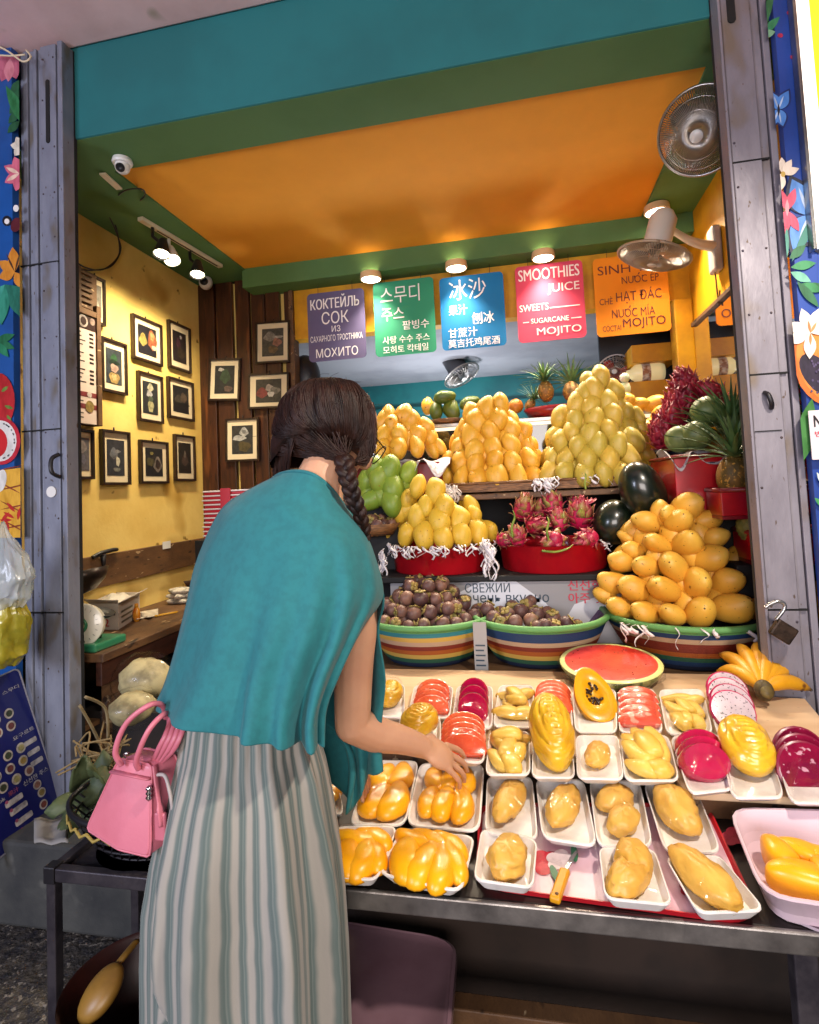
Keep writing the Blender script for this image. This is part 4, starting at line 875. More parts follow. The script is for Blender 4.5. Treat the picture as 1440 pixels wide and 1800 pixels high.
# ================================================================ front table and trays
ZB, ZT = .75, .69                                    # raised board, table surface
m_board = M('cream_board', '#d6b894', .45, '#c6a47e', 3, .35, .7, stretch=(1, 6, 1), spots=('#8a6a48', 30, .74, .03))
m_tabletop = M('dark_metal_top', '#3a3330', .4, '#241e1c', 8, metal=.3)
m_angle = M('dull_steel_edge', '#8f8a86', .35, '#5e5a58', 12, .35, .65, metal=.7, bump=.15, bs=60)
tb = thing('front_table', 'low dark stall table with a dull steel front edge carrying the white trays', 'table', (.1, 1.4, 0))
def tp(name, a, b, mat, bev=.003, sm=False):
    mb = MB(); mb.box2(a, b); return mb.build(name, mat, tb, smooth=sm, bevel=bev)
yF = aZ(1000, 1598, ZT).y
tp('table_top', (-.52, yF + .006, ZT - .03), (1.15, 2.03, ZT - .0015), m_tabletop)
tp('front_edge', (-.52, yF - .006, ZT - .034), (1.15, yF + .004, ZT + .001), m_angle)
for x in (-.45, .60): tp('leg', (x, yF + .05, 0), (x + .04, yF + .09, ZT - .032), m_tabletop)
for x in (-.45, .60): tp('leg', (x, 1.55, 0), (x + .04, 1.59, ZT - .032), m_tabletop)
for yy, mt in ((1.28, m_gap),): tp('apron', (-.52, yy, .04), (1.15, yy + .02, ZT - .034), M('dark_table_apron', '#2a1d16', .6, '#1a110c', 5))  # set-back sheet below the table, its dark colour standing in for shade
tp('lower_rail', (-.5, 1.12, .355), (1.0, 1.16, .395), m_oldwood)
a = aZ(1415, 1228, ZB); bd = thing('cream_board', 'raised cream board carrying the two rear rows of white trays', 'board', (.1, 1.6, ZT))
xr0 = aZ(1440, 1275, ZB); 
mb = MB(); pts = [(-.62, 1.42), (.29, 1.42), (.29, 1.285), (xr0.x + .02, 1.285), (xr0.x + .02, xr0.y), (a.x, a.y), (.66, 1.845), (.66, 2.035), (-.62, 2.035)]
mb.loft([[Vec((x, y, ZB - .016)) for x, y in pts], [Vec((x, y, ZB)) for x, y in pts]]); mb.build('board_top', m_board, bd, smooth=False, bevel=.002)
mb = MB(); mb.box2((.30, 1.30, ZT), (xr0.x, 1.33, ZB - .017)); mb.box2((-.6, 1.43, ZT), (.27, 1.46, ZB - .017)); mb.box2((-.6, 1.98, ZT), (.6, 2.0, ZB - .017)); mb.build('batten', m_oldwood, bd, smooth=False)

m_foam = M('white_foam', '#e8e4e0', .45, '#e0dad6', 30, bump=.06, bs=260, sss=.05)
m_film = None
def quad(tl, tr, br, bl, z): return [aZ(p[0], p[1], z) for p in (tl, tr, br, bl)]
def rloop(q, inset, z, rad=.18, n=4):
    c = sum(q, Vec((0, 0, 0))) / 4; q = [c + (p - c) * inset for p in q]; out = []
    for i in range(4):
        p0, p, p1 = q[i - 1], q[i], q[(i + 1) % 4]; a = p.lerp(p0, rad); b = p.lerp(p1, rad)
        for k in range(n + 1):
            t = k / n; v = a * (1 - t) ** 2 + p * 2 * t * (1 - t) + b * t * t; out.append(Vec((v.x, v.y, z)))
    return out
TR = []
class Tray:
    def __init__(s, q, zr, base, label, mat=None, rad=.16, group='white foam trays', depth=None, name='foam_tray', cat='tray', wall=.8):
        s.q = q; s.zb = base; s.zr = zr; s.label = label
        mb = MB(); r = [rloop(q, w, z, rad) for w, z in ((.80, base), (.97, zr - .006), (1.0, zr - .003), (.995, zr), (.95, zr), (.93, zr - .003), (wall, base + .005))]
        for l in r: l.reverse()
        mb.loft(r, True, True, True)
        o = mb.build(name, mat or m_foam, smooth=True, sharp=35); tag(o, label, cat, group); TR.append(s); s.o = o; s.r1 = rloop(q, .99, zr + .0006, rad); s.n0 = None
        c = (q[0] + q[1] + q[2] + q[3]) / 4; s.c = Vec((c.x, c.y, base + .005)); s.ex = ((q[1] + q[2]) - (q[0] + q[3])) / 2; s.ey = ((q[0] + q[1]) - (q[3] + q[2])) / 2
        s.w = s.ex.length; s.l = s.ey.length; s.ax = s.ex.normalized(); s.ay = s.ey.normalized()
    def p(s, u, v, z=0): return s.c + s.ex * (u * .5 * .78) + s.ey * (v * .5 * .78) + Vec((0, 0, z))
    def rot(s, a=0): return Matrix((s.ax, Vec((0, 0, 1)).cross(s.ax), Vec((0, 0, 1)))).transposed() @ Matrix.Rotation(R(a), 3, 'Z')
def fruit(mb, name, mat, label, cat, group=None, **k): return tag(mb.build(name, mat, **k), label, cat, group)
m_mh = M('peeled_mango_flesh', '#f2ae0e', .34, '#e89a06', 12, .35, .7, bump=.12, bs=60, sss=.02, sssr=(.01,), coat=.1, spots=('#f2b82c', 9, .60, .12))
m_pap = M('papaya_flesh', '#e2603a', .25, '#d24c2a', 14, bump=.12, bs=70, sss=.2, sssr=(.015,), coat=.6, spots=('#ee9a80', 26, .62, .06))
m_jack = M('jackfruit_flesh', '#e6c25a', .42, '#d6ac40', 14, bump=.18, bs=60, sss=.08, sssr=(.01,), coat=.1)
m_mag = M('magenta_dragon_flesh', '#b40a44', .2, '#98063a', 10, bump=.1, bs=60, sss=.15, coat=.8)
m_dur = M('durian_flesh', '#dcae4e', .45, '#c89436', 16, .35, .7, bump=.35, bs=34, sss=.2, sssr=(.01,), coat=.12, spots=('#b8842e', 22, .68, .05))
m_pine = M('pineapple_flesh', '#dfb326', .3, '#cc981a', 14, bump=.2, bs=60, sss=.2, coat=.5)
m_wmf = M('watermelon_flesh', '#dc3a28', .3, '#c8281e', 20, bump=.2, bs=120, sss=.2, coat=.5)
def half_mango(T, u, v, ang, ln, wd, th, lab, grp, z=.012, tilt=0):
    mb = MB(); rot = T.rot(ang) @ Matrix.Rotation(R(tilt), 3, 'X')
    def fn(p, d):
        t = d.y; return Vec((p.x * (1 - .22 * t) + .006 * math.sin(2.2 * t + u * 4), p.y, max(p.z, -.004) * (1 - .22 * max(0, d.z - .55) / .45) + .0006 * math.sin(9 * t + 3 * u)))
    mb.ell(T.p(u, v, z), (wd, ln, th), rot, 20, 14, None, fn); fruit(mb, 'mango_half', m_mh, lab, 'mango half', grp)
def blob(T, u, v, ang, r, mat, name, lab, cat, grp, z=None, seed=0, lump=.14, tilt=0):
    mb = MB()
    def fn(p, d):
        n1 = noise.noise(Vec((d.x * 3.1 + seed * 3.3, d.y * 2.2, d.z * 2 + seed))); k = 1 + lump * noise.noise(Vec((d.x * 1.6 + seed * 7.3, d.y * 1.6, d.z * 1.6 + seed))) - lump * .9 * math.exp(-(n1 / .06) ** 2) + lump * .4 * noise.noise(Vec((d.x * 5 + seed, d.y * 5, d.z * 5)))
        q = p * k; q.z = max(q.z, -r[2] * .8); return q
    mb.ell(T.p(u, v, r[2] * .8 if z is None else z), r, T.rot(ang) @ Matrix.Rotation(R(tilt), 3, 'X'), 28, 18, None, fn); fruit(mb, name, mat, lab, cat, grp)
def slices(T, n, mat, name, lab, cat, rw, rh, th, v0=.75, v1=-.7, lean=48, half=True, edge=None, u=0, grp=None, z=0):
    """overlapping slices leaning on each other, from the back of the tray to the front"""
    for k in range(n):
        v = v0 + (v1 - v0) * k / max(n - 1, 1); mb = MB(); rot = T.rot(random.uniform(-3, 3)) @ Matrix.Rotation(R(-lean), 3, 'X')
        N = 24; a0, a1 = (0, PI) if half else (0, 2 * PI)
        prof = [(rw * math.cos(a0 + (a1 - a0) * j / N), rh * math.sin(a0 + (a1 - a0) * j / N)) for j in range(N + (1 if half else 0))]
        if half: prof = [(rw * .9, -.008)] + prof + [(-rw * .9, -.008)]
        base = T.p(u + random.uniform(-.05, .05), v, z + (.012 if half else rh * math.sin(R(lean)) * .75 + .004))
        def rg(s, y): return [base + rot @ Vec((x * s, y, zz * s)) for x, zz in prof]
        mb.loft([rg(.90, th * .5), rg(1, th * .3), rg(1, -th * .3), rg(.90, -th * .5)], True, True, True)
        if edge:
            o = thing(name, f'{lab}, {ORD[k]} from the back', cat, base, grp); mb2 = MB(); mb2.loft([rg(.93, -th * .52), rg(.86, -th * .56)], True, True, True); mb.build('rind', edge, o, sharp=50); mb2.build('cut_face', mat, o, sharp=50)
        else: fruit(mb, name, mat, f'{lab}, {ORD[k]} from the back', cat, grp, sharp=50)
def jack(T, spec, lab, grp):
    """opened jackfruit bulbs: (u, v, angle, length, radius, lift)"""
    for k, (u, v, a, ln, r, z) in enumerate(spec):
        ln *= 1.12; r *= 1.16; mb = MB(); rot = T.rot(a + random.uniform(-6, 6)); c = T.p(u, v, z + r * .8); rings = []
        for i in range(9):
            t = i / 8; rr = r * (.55 + .6 * math.sin(PI * min(t * 1.05, 1)) ** .7) * (1 - .25 * t); ring = []
            for j in range(14):
                th = 2 * PI * j / 14; cr = 1 - .28 * math.exp(-((th - PI / 2) / .35) ** 2); ring.append(c + rot @ Vec((rr * cr * math.cos(th) * 1.05, ln * (t - .5), rr * cr * math.sin(th) * .85 + .003 * math.sin(5 * t + k))))
            rings.append(ring)
        rings = [[c + rot @ Vec((0, -ln * .5, 0)) for _ in range(14)]] + rings; rings.append([sum(rings[-1], Vec((0, 0, 0))) / 14 - rot @ Vec((0, ln * .12, 0)) for _ in range(14)])
        mb.loft(rings, True, False, False); fruit(mb, 'jackfruit_bulb', m_jack, f'{lab}', 'jackfruit', grp)
def peeled(T, u, v, ang, r, lab, n=9, z=None, lean=0):
    mb = MB()
    def fn(p, d):
        s = d.y * n * .62 + .12 * d.x; w = abs((s - math.floor(s)) * 2 - 1); a = math.atan2(d.z, d.x)
        return Vec((p.x * (1 - .24 * w ** 5), p.y + .004 * math.sin(a), p.z * (1 - .24 * w ** 5))) * (1 + .006 * math.sin(9 * a + 6 * d.y))
    mb.ell(T.p(u, v, r[2] * .9 if z is None else z), r, T.rot(ang) @ Matrix.Rotation(R(90 + lean), 3, 'X') @ Matrix.Rotation(R(-90), 3, 'X'), 26, 60, None, fn); fruit(mb, 'peeled_pineapple', m_pine, lab, 'pineapple')
zU, zL = ZB + .022, ZT + .036
def U_(tl, tr, br, bl, lab, **k): return Tray(quad(tl, tr, br, bl, zU), zU, ZB + .0008, lab, **k)
def L_(tl, tr, br, bl, lab, **k): return Tray(quad(tl, tr, br, bl, zL), zL, ZT + .0135, lab, **k)
# --- far row, left to right
T = U_((548, 1195), (610, 1195), (612, 1258), (545, 1258), 'white tray of pale pink slices seen between the blouse and the arm'); slices(T, 3, m_pap, 'pink_slice', 'pale pink slice in the tray between blouse and arm', 'slice', .045, .04, .012)
T = U_((664, 1200), (712, 1203), (711, 1262), (655, 1258), 'white tray of peeled pineapple at the left end of the far row, beside the blouse'); peeled(T, 0, 0, 8, (.042, .06, .036), 'peeled pineapple piece beside the blouse, far row')
T = U_((728, 1204), (798, 1206), (791, 1263), (717, 1257), 'white tray of orange papaya slices left of the magenta dragon fruit, far row'); slices(T, 4, m_pap, 'papaya_slice', 'papaya slice in the far row tray left of the magenta fruit', 'papaya', .054, .045, .016)
T = U_((803, 1205), (867, 1205), (866, 1282), (794, 1270), 'white tray with magenta dragon fruit in the far row'); slices(T, 3, m_mag, 'dragon_fruit_slice', 'magenta dragon fruit slice in the far row tray', 'dragon fruit', .045, .045, .028, .55, -.5, 35, False)
JS = [(-.5, .55, 70, .07, .016, 0), (.4, .6, 110, .075, .017, 0), (-.45, .1, 10, .07, .016, 0), (.5, .05, -12, .07, .016, 0), (0, .3, 30, .075, .017, .018), (-.45, -.5, 80, .08, .018, 0), (.45, -.55, 95, .08, .018, 0), (.1, -.1, 60, .06, .016, .02)]
T = U_((877, 1204), (939, 1204), (938, 1280), (866, 1278), 'white tray of pale jackfruit bulbs in the far row, right of the magenta fruit'); jack(T, JS, 'pale jackfruit bulb in the far row tray right of the magenta fruit', 'jackfruit bulbs in the far row middle tray')
T = U_((941, 1206), (1003, 1205), (1008, 1286), (940, 1286), 'white tray of orange papaya slices behind the tall peeled pineapple'); slices(T, 5, m_pap, 'papaya_slice', 'papaya slice behind the tall peeled pineapple', 'papaya', .054, .05, .015, .75, -.2)
T = U_((1005, 1212), (1083, 1210), (1086, 1288), (1011, 1287), 'white tray holding the halved yellow papaya'); 
# halved papaya with seeds
ph = thing('papaya_half', 'halved yellow papaya showing dark seeds, propped up in its tray', 'papaya', T.p(0, 0, .0)); m_psk = M('papaya_skin', '#c98a18', .4, '#a87a1c', 8); m_pfl = M('yellow_papaya_flesh', '#e8a80c', .3, '#dc9606', 10, coat=.5, sss=.15, bump=.06)
rt = T.rot(10) @ Matrix.Rotation(R(40), 3, 'X'); pc = T.p(0, .08, .055)
def pr(k, s=1, off=0): 
    a = 2 * PI * k / 36; x = .056 * math.cos(a) * (1 - .20 * math.sin(a)); return Vec((x * s, .084 * math.sin(a) * s + off, 0))
mb = MB(); rings = [[pc + rt @ (pr(k, s) + Vec((0, 0, -d))) for k in range(36)] for s, d in ((1, 0), (.97, .018), (.84, .034), (.55, .047), (.15, .052))]; rings = [list(reversed(r)) for r in rings]; rings.reverse(); mb.loft(rings, True, True, False); mb.build('skin', m_psk, ph)
mb = MB(); rings = [[pc + rt @ (pr(k, s) + Vec((0, 0, d))) for k in range(36)] for s, d in ((1.0, 0), (.96, .002), (.45, .001), (.36, -.008), (.1, -.014))]; mb.loft(rings, True, False, True); mb.build('flesh', m_pfl, ph)
mb = MB()
for k in range(46): a = random.uniform(0, 6.28); rr = random.uniform(.12, .40); mb.ell(pc + rt @ (pr(int(a / 6.28 * 36), rr) + Vec((0, 0, -.002 if rr > .3 else -.007))), (.0035, .0045, .0035), None, 8, 6)
mb.build('seeds', M('papaya_seed', '#2a1408', .3), ph)
T = U_((1087, 1210), (1151, 1211), (1167, 1288), (1088, 1288), 'white tray of coral watermelon slices right of the halved papaya'); slices(T, 5, M('coral_slice_flesh', '#dd5640', .3, '#cf4632', 20, bump=.25, bs=70, sss=.2, coat=.6, spots=('#ec9c88', 30, .6, .05)), 'watermelon_slice', 'coral slice in the tray right of the halved papaya', 'slice', .056, .036, .016, .8, -.75, 58)
T = U_((1157, 1212), (1236, 1211), (1255, 1290), (1172, 1291), 'white tray of long jackfruit strips at the right of the far row'); jack(T, [(-.3, .75, 88, .09, .013, 0), (.45, .6, 100, .07, .014, 0), (-.5, .1, 12, .085, .015, 0), (.05, .15, 8, .08, .015, .005), (.55, .1, -4, .085, .015, 0), (-.4, -.6, 10, .075, .018, 0), (.4, -.6, 2, .075, .017, 0), (.0, -.55, -6, .06, .013, .012)], 'long jackfruit strip at the right of the far row', 'jackfruit strips at the right of the far row')
T = U_((1238, 1208), (1310, 1207), (1338, 1294), (1262, 1294), 'white tray of white fleshed dragon fruit slices beside the bananas')
slices(T, 4, M('white_dragon_flesh', '#d2c2c6', .3, '#c4b0b8', 14, coat=.7, spots=('#2a2228', 150, .63, .02)), 'dragon_fruit_slice', 'white dragon fruit slice with pink rind beside the bananas', 'dragon fruit', .058, .055, .014, .75, -.40, 40, False, M('pink_rind', '#c01c58', .35, '#a01046', 12))
# --- second row
T = U_((703, 1255), (775, 1260), (775, 1320), (700, 1306), 'white tray with ridged peeled pineapple just above the forearm'); peeled(T, 0, .1, -6, (.05, .062, .042), 'ridged peeled pineapple just above the forearm', 9)
T = U_((778, 1264), (854, 1266), (852, 1341), (774, 1337), 'white tray of orange papaya slices just above the hand'); slices(T, 5, m_pap, 'papaya_slice', 'papaya slice in the tray just above the hand', 'papaya', .058, .045, .017)
T = U_((860, 1285), (931, 1285), (933, 1362), (853, 1362), 'white tray of jackfruit pieces between the papaya and the tall pineapple'); jack(T, [(-.5, .5, 25, .085, .018, 0), (.35, .6, -70, .075, .02, 0), (.0, .0, -20, .09, .018, .012), (-.5, -.5, 35, .08, .017, 0), (.5, -.2, -30, .075, .018, .004), (.1, -.65, 12, .08, .019, .0), (-.1, .55, 80, .07, .017, .02)], 'jackfruit piece left of the tall peeled pineapple', 'jackfruit pieces left of the tall pineapple')
T = U_((938, 1292), (1004, 1292), (1012, 1367), (934, 1366), 'white tray under the tall peeled pineapple in the second row'); peeled(T, 0, .25, 3, (.054, .098, .062), 'tall ridged peeled pineapple standing out in the middle of the trays', 12, .064, 26)
T = U_((1012, 1292), (1087, 1292), (1098, 1370), (1014, 1368), 'white tray with one small durian piece in the second row, right of the tall pineapple'); blob(T, -.05, .0, -22, (.028, .054, .022), m_dur, 'durian_piece', 'small pointed durian piece right of the tall peeled pineapple', 'durian', None, seed=1)
T = U_((1090, 1292), (1175, 1292), (1196, 1372), (1098, 1372), 'white tray heaped with jackfruit bulbs left of the glossy magenta fruit'); jack(T, [(-.55, .5, 15, .09, .022, .004), (-.1, .6, 5, .10, .02, .012), (.4, .6, -10, .10, .022, .01), (-.5, -.2, 20, .085, .021, .012), (0, .0, 4, .09, .022, .024), (.55, -.05, -8, .09, .02, .008), (-.35, -.7, 40, .075, .02, 0), (.25, -.7, 14, .075, .022, 0), (.65, -.65, -20, .06, .018, 0)], 'plump jackfruit bulb heaped left of the glossy magenta fruit', 'jackfruit bulbs heaped in the second row')
T = U_((1177, 1294), (1263, 1289), (1292, 1387), (1212, 1396), 'white tray of glossy magenta dragon fruit in the second row'); slices(T, 3, m_mag, 'dragon_fruit_slice', 'thick glossy magenta dragon fruit slice in the second row', 'dragon fruit', .055, .040, .045, .42, -.30, 40, False)
T = U_((1264, 1295), (1345, 1295), (1381, 1402), (1286, 1403), 'white tray with a ridged peeled pineapple right of the magenta fruit'); peeled(T, -.05, .15, -8, (.056, .078, .048), 'ridged peeled pineapple at the right of the second row', 9, .052, 14)
T = U_((1356, 1302), (1441, 1302), (1480, 1412), (1389, 1411), 'white tray of big wine red dragon fruit slices at the right edge'); slices(T, 3, M('wine_red_dragon_flesh', '#8c1438', .12, '#6f0c2c', 16, .4, .6, coat=1, spots=('#c08a9a', 60, .64, .04)), 'dragon_fruit_slice', 'big wine red dragon fruit slice at the right edge', 'dragon fruit', .060, .060, .014, .45, -.25, 24, False, M('dark_pink_rind', '#7a0f34', .3), -.0)
# --- flower tray under the nearer rows
m_tray = None
FQ = quad((800, 1405), (1243, 1410), (1352, 1622), (790, 1560), ZT + .012)
fq = [aZ(842, 1412, ZT + .01), aZ(1244, 1412, ZT + .01), aZ(1345, 1625, ZT + .01), aZ(836, 1556, ZT + .01)]
ft = thing('flower_tray', 'red rimmed serving tray printed with pink flowers, under the durian trays', 'serving tray', sum(fq, Vec((0, 0, 0))) / 4 * 1.0); ft.location.z = ZT
mb = MB(); r = [rloop(fq, w, z, .13, 6) for w, z in ((.96, ZT), (.99, ZT + .009), (1.0, ZT + .011), (.985, ZT + .011), (.965, ZT + .005))]
for l in r: l.reverse()
mb.loft(r, True, True, False); mb.build('rim', M('red_tray_rim', '#c4202c', .3, coat=.4), ft, sharp=40)
mb = MB(); l = rloop(fq, .968, ZT + .0052, .13, 6); mb.add(l[::-1] if False else l, [tuple(range(len(l)))[::-1]]); mb.build('printed_bed', M('pink_tray_print', '#cfa0b0', .3, '#dcc2ca', 5, .4, .6, coat=.4), ft, smooth=False)
def onbed(pts, z): return [aZ(x, y, z) for x, y in pts]
k = 0
for (x, y, rr, n, c) in ((958, 1516, 30, 5, '#c02038'), (985, 1512, 26, 5, '#e2d2d4'), (1290, 1470, 22, 5, '#c43a58'), (1215, 1560, 22, 5, '#a81c34')):
    for j in range(n):
        a = 2 * PI * j / n + x; mb = MB(); z = ZT + .0058 + .0002 * k; k += 1
        mb.add(onbed([(x + rr * .5 * math.cos(a) + rr * .5 * math.cos(t), y + rr * .4 * math.sin(a) + rr * .36 * math.sin(t)) for t in [2 * PI * e / 14 for e in range(14)]], z), [tuple(range(14))[::-1]]); mb.build('printed_petal', pm(c), ft, smooth=False)
for (x, y, a) in ((975, 1535, 20), (1010, 1500, -30)):
    mb = MB(); z = ZT + .0058 + .0002 * k; k += 1; mb.add(onbed([(x + 16 * math.cos(t) * math.cos(a) - 6 * math.sin(t) * math.sin(a), y + 16 * math.cos(t) * math.sin(a) + 6 * math.sin(t) * math.cos(a)) for t in [2 * PI * e / 12 for e in range(12)]], z), [tuple(range(12))[::-1]]); mb.build('printed_leaf', pm('#3f7a58'), ft, smooth=False)
# knife
kn = thing('knife', 'small fruit knife with a yellow handle lying on the flower tray', 'knife', aZ(990, 1545, ZT + .012)); zk = ZT + .0125
mb = MB(); w = [aZ(x, y, zk) for x, y in ((998, 1532), (1016, 1498), (1013, 1496), (1002, 1508), (991, 1531))]; mb.loft([w[::-1], [p + Vec((0, 0, .0016)) for p in w[::-1]]]); mb.build('blade', m_steel, kn, smooth=False)
mb = MB(); mb.bar(aZ(994, 1530, zk + .004), aZ(975, 1584, zk + .004), .019, .012); mb.build('handle', M('yellow_knife_handle', '#d89a12', .4, '#c88a0a', 10), kn, smooth=False, bevel=.004)
mb = MB(); q = aZ(979, 1571, zk + .0102); mb.lathe([(0, 0), (.003, 0), (.003, .0008), (0, .0008)], 12, q); mb.build('rivet', m_oldwood, kn)
# --- third row
MHs = [(-.52, .60, 6, .050, .025, .024), (.05, .62, -4, .052, .024, .026), (.58, .55, -8, .056, .024, .024), (-.60, -.34, -10, .056, .023, .024), (-.06, -.40, 4, .060, .026, .030), (.52, -.38, 0, .066, .026, .028)]
def mtray(T, spec, lab, grp):
    for k, s in enumerate(spec): half_mango(T, s[0], s[1], s[2], s[3], s[4], s[5], lab, grp, s[6] if len(s) > 6 else .012, s[7] if len(s) > 7 else 0)
T = L_((545, 1320), (582, 1318), (606, 1432), (556, 1432), 'white tray of yellow mango halves mostly hidden behind the trousers'); mtray(T, [(-.2, .5, 0, .05, .028, .028), (.2, -.4, 6, .055, .03, .03)], 'yellow mango half in the tray mostly hidden behind the trousers', 'mango halves behind the trousers')
T = L_((656, 1336), (737, 1337), (713, 1451), (612, 1451), 'white tray of mango halves behind the hanging blouse corner'); mtray(T, [(-.40, .55, -12, .055, .030, .028), (.45, .55, -8, .06, .030, .03), (-.35, -.40, -16, .060, .034, .03), (.45, -.40, -12, .068, .034, .034)], 'peeled mango half in the tray beside the hanging blouse corner', 'mango halves beside the blouse corner')
T = L_((738, 1340), (852, 1342), (844, 1463), (713, 1450), 'white tray of peeled mango halves under the hand'); mtray(T, MHs, 'peeled mango half in the tray under the hand', 'mango halves under the hand')
T = L_((856, 1364), (936, 1365), (947, 1477), (852, 1464), 'white tray with one long durian piece just right of the hand'); blob(T, -.05, .1, -14, (.034, .078, .026), m_dur, 'durian_piece', 'long slanted durian piece just right of the hand', 'durian', None, seed=2)
T = L_((941, 1368), (1027, 1370), (1051, 1488), (953, 1473), 'white tray with one durian piece, second in its row from the hand'); blob(T, 0, .05, -14, (.034, .074, .026), m_dur, 'durian_piece', 'creased durian piece, second tray from the hand', 'durian', None, seed=3)
T = L_((1035, 1370), (1125, 1372), (1149, 1488), (1050, 1488), 'white tray with two durian pieces in the third row'); blob(T, -.12, .42, -50, (.034, .050, .024), m_dur, 'durian_piece', 'upper of two durian pieces sharing a tray', 'durian', None, seed=4); blob(T, .12, -.38, -30, (.030, .050, .022), m_dur, 'durian_piece', 'lower of two durian pieces sharing a tray', 'durian', None, seed=5)
T = L_((1130, 1375), (1220, 1375), (1270, 1498), (1169, 1499), 'white tray with a fat durian piece at the right end of the third row'); blob(T, -.10, .1, -2, (.042, .080, .032), m_dur, 'durian_piece', 'fat upright durian piece at the right end of the third row', 'durian', None, seed=6)
# --- nearest row
T = L_((590, 1452), (700, 1452), (664, 1546), (570, 1542), 'white tray of mango pieces against the trousers, nearest row'); mtray(T, [(-.3, .45, 76, .056, .026, .030), (.45, .5, 60, .05, .024, .028), (-.35, -.38, 12, .056, .030, .032), (.25, -.42, 4, .056, .028, .032), (.68, -.2, 16, .05, .02, .028)], 'mango piece in the near tray against the trousers', 'mango pieces against the trousers')
T = L_((704, 1457), (836, 1469), (812, 1568), (664, 1535), 'white tray of mango halves at the front edge of the table'); mtray(T, [(-.62, .58, 62, .052, .022, .030), (-.05, .66, 78, .056, .022, .030), (.52, .55, 48, .056, .022, .030), (-.58, -.34, 8, .060, .032, .034), (-.02, -.42, 2, .060, .030, .034), (.44, -.42, 10, .064, .026, .032), (.78, -.05, 22, .062, .020, .032)], 'mango half in the tray at the front edge of the table', 'mango halves at the front edge')
T = L_((846, 1456), (945, 1476), (938, 1561), (832, 1546), 'white tray with a round durian piece left of the yellow knife'); blob(T, .05, -.05, 0, (.036, .054, .026), m_dur, 'durian_piece', 'round furrowed durian piece left of the yellow knife', 'durian', None, seed=7, lump=.2)
T = L_((1052, 1489), (1151, 1492), (1184, 1591), (1063, 1579), 'white tray with a bent durian piece right of the yellow knife'); blob(T, .15, .45, -12, (.034, .052, .028), m_dur, 'durian_piece', 'bent durian piece right of the yellow knife, upper lobe', 'durian', None, seed=8); blob(T, -.25, -.35, -42, (.030, .052, .026), m_dur, 'durian_piece', 'bent durian piece right of the yellow knife, lower lobe', 'durian', None, seed=9)
T = L_((1168, 1505), (1266, 1503), (1347, 1600), (1226, 1605), 'white tray with a lumpy durian piece nearest the front right'); blob(T, -.2, .1, 16, (.036, .078, .028), m_dur, 'durian_piece', 'lumpy durian piece in the tray nearest the front right', 'durian', None, seed=10)
# --- big melamine dish at the right
T = Tray(quad((1278, 1418), (1500, 1424), (1590, 1612), (1340, 1574), ZT + .055), ZT + .055, ZT + .0005, 'big pale pink melamine dish of mango chunks at the right', M('pale_pink_melamine', '#d3bcc6', .25, coat=.4), .22, None, None, 'melamine_dish', 'dish', .84)
for k, (u, v, a, rx, ry, rz, l) in enumerate(((-.55, .10, 10, .024, .044, .028, 'far left'), (-.12, .16, 60, .026, .044, .027, 'middle back'), (-.30, -.48, 80, .027, .052, .029, 'front left'), (.30, -.50, 8, .028, .048, .030, 'front right'), (.28, .02, 40, .026, .044, .026, 'back right'))):
    mb = MB()
    def fn(p, d): q = Vec((math.copysign(abs(d.x) ** .75, d.x) * rx * (1 - .25 * d.y), d.y * ry, math.copysign(abs(d.z) ** .6, d.z) * rz)); return q
    mb.ell(T.p(u, v, rz), (rx, ry, rz), T.rot(a), 24, 16, None, fn); fruit(mb, 'mango_chunk', m_mh, f'glossy mango chunk in the melamine dish, {l}', 'mango chunk', 'mango chunks in the melamine dish')
o = tag(MB().loft([list(reversed(rloop(quad((1350, 1580), (1500, 1610), (1500, 1660), (1370, 1605), ZT + .006), s, z, .2))) for s, z in ((.9, ZT + .0002), (1, ZT + .006), (.95, ZT + .006), (.85, ZT + .002))]).build('melamine_plate', M('pale_plate', '#cbb8c4', .3), sharp=40), 'pale plate rim under the front of the melamine dish', 'plate')

# ================================================================ watermelon half and bananas
wc = aZ(1073, 1164, ZB + .055); wm = thing('watermelon_half', 'halved watermelon wrapped in film with its red face up', 'watermelon', (wc.x, wc.y, ZB)); tilt = Matrix.Rotation(R(5), 3, 'X')
Rw = aZ(1164, 1164, ZB + .055).x - wc.x
mb = MB(); prof = [(Rw * math.cos(t), -.070 * math.sin(t)) for t in [PI / 2 * k / 10 for k in range(10, -1, -1)]]; mb.lathe(prof, 44, wc, tilt, cap=False); mb.build('rind', M('striped_rind', '#4a5a24', .35, '#a9a468', 7, .45, .6, stretch=(3, 3, .5), coat=.3), wm)
mb = MB(); mb.lathe([(Rw, 0), (Rw * .985, .002), (Rw * .90, .003)], 44, wc, tilt, cap=False); mb.build('pale_rim', M('pale_green_rim', '#d4d28c', .4, '#bfc878', 20), wm)
mb = MB(); mb.lathe([(Rw * .90, .003), (Rw * .85, .004), (Rw * .4, .006), (0, .006)], 44, wc, tilt, cap=False); mb.build('red_flesh', m_wmf, wm)
mb = MB()
for k in range(26): a = random.uniform(0, 6.28); r = Rw * .8 * math.sqrt(random.random()); mb.ell(wc + tilt @ Vec((r * math.cos(a), r * math.sin(a), .0055)), (.0022, .003, .0012), None, 6, 4)
mb.build('seeds', M('brown_seed', '#5a1a10', .4), wm)
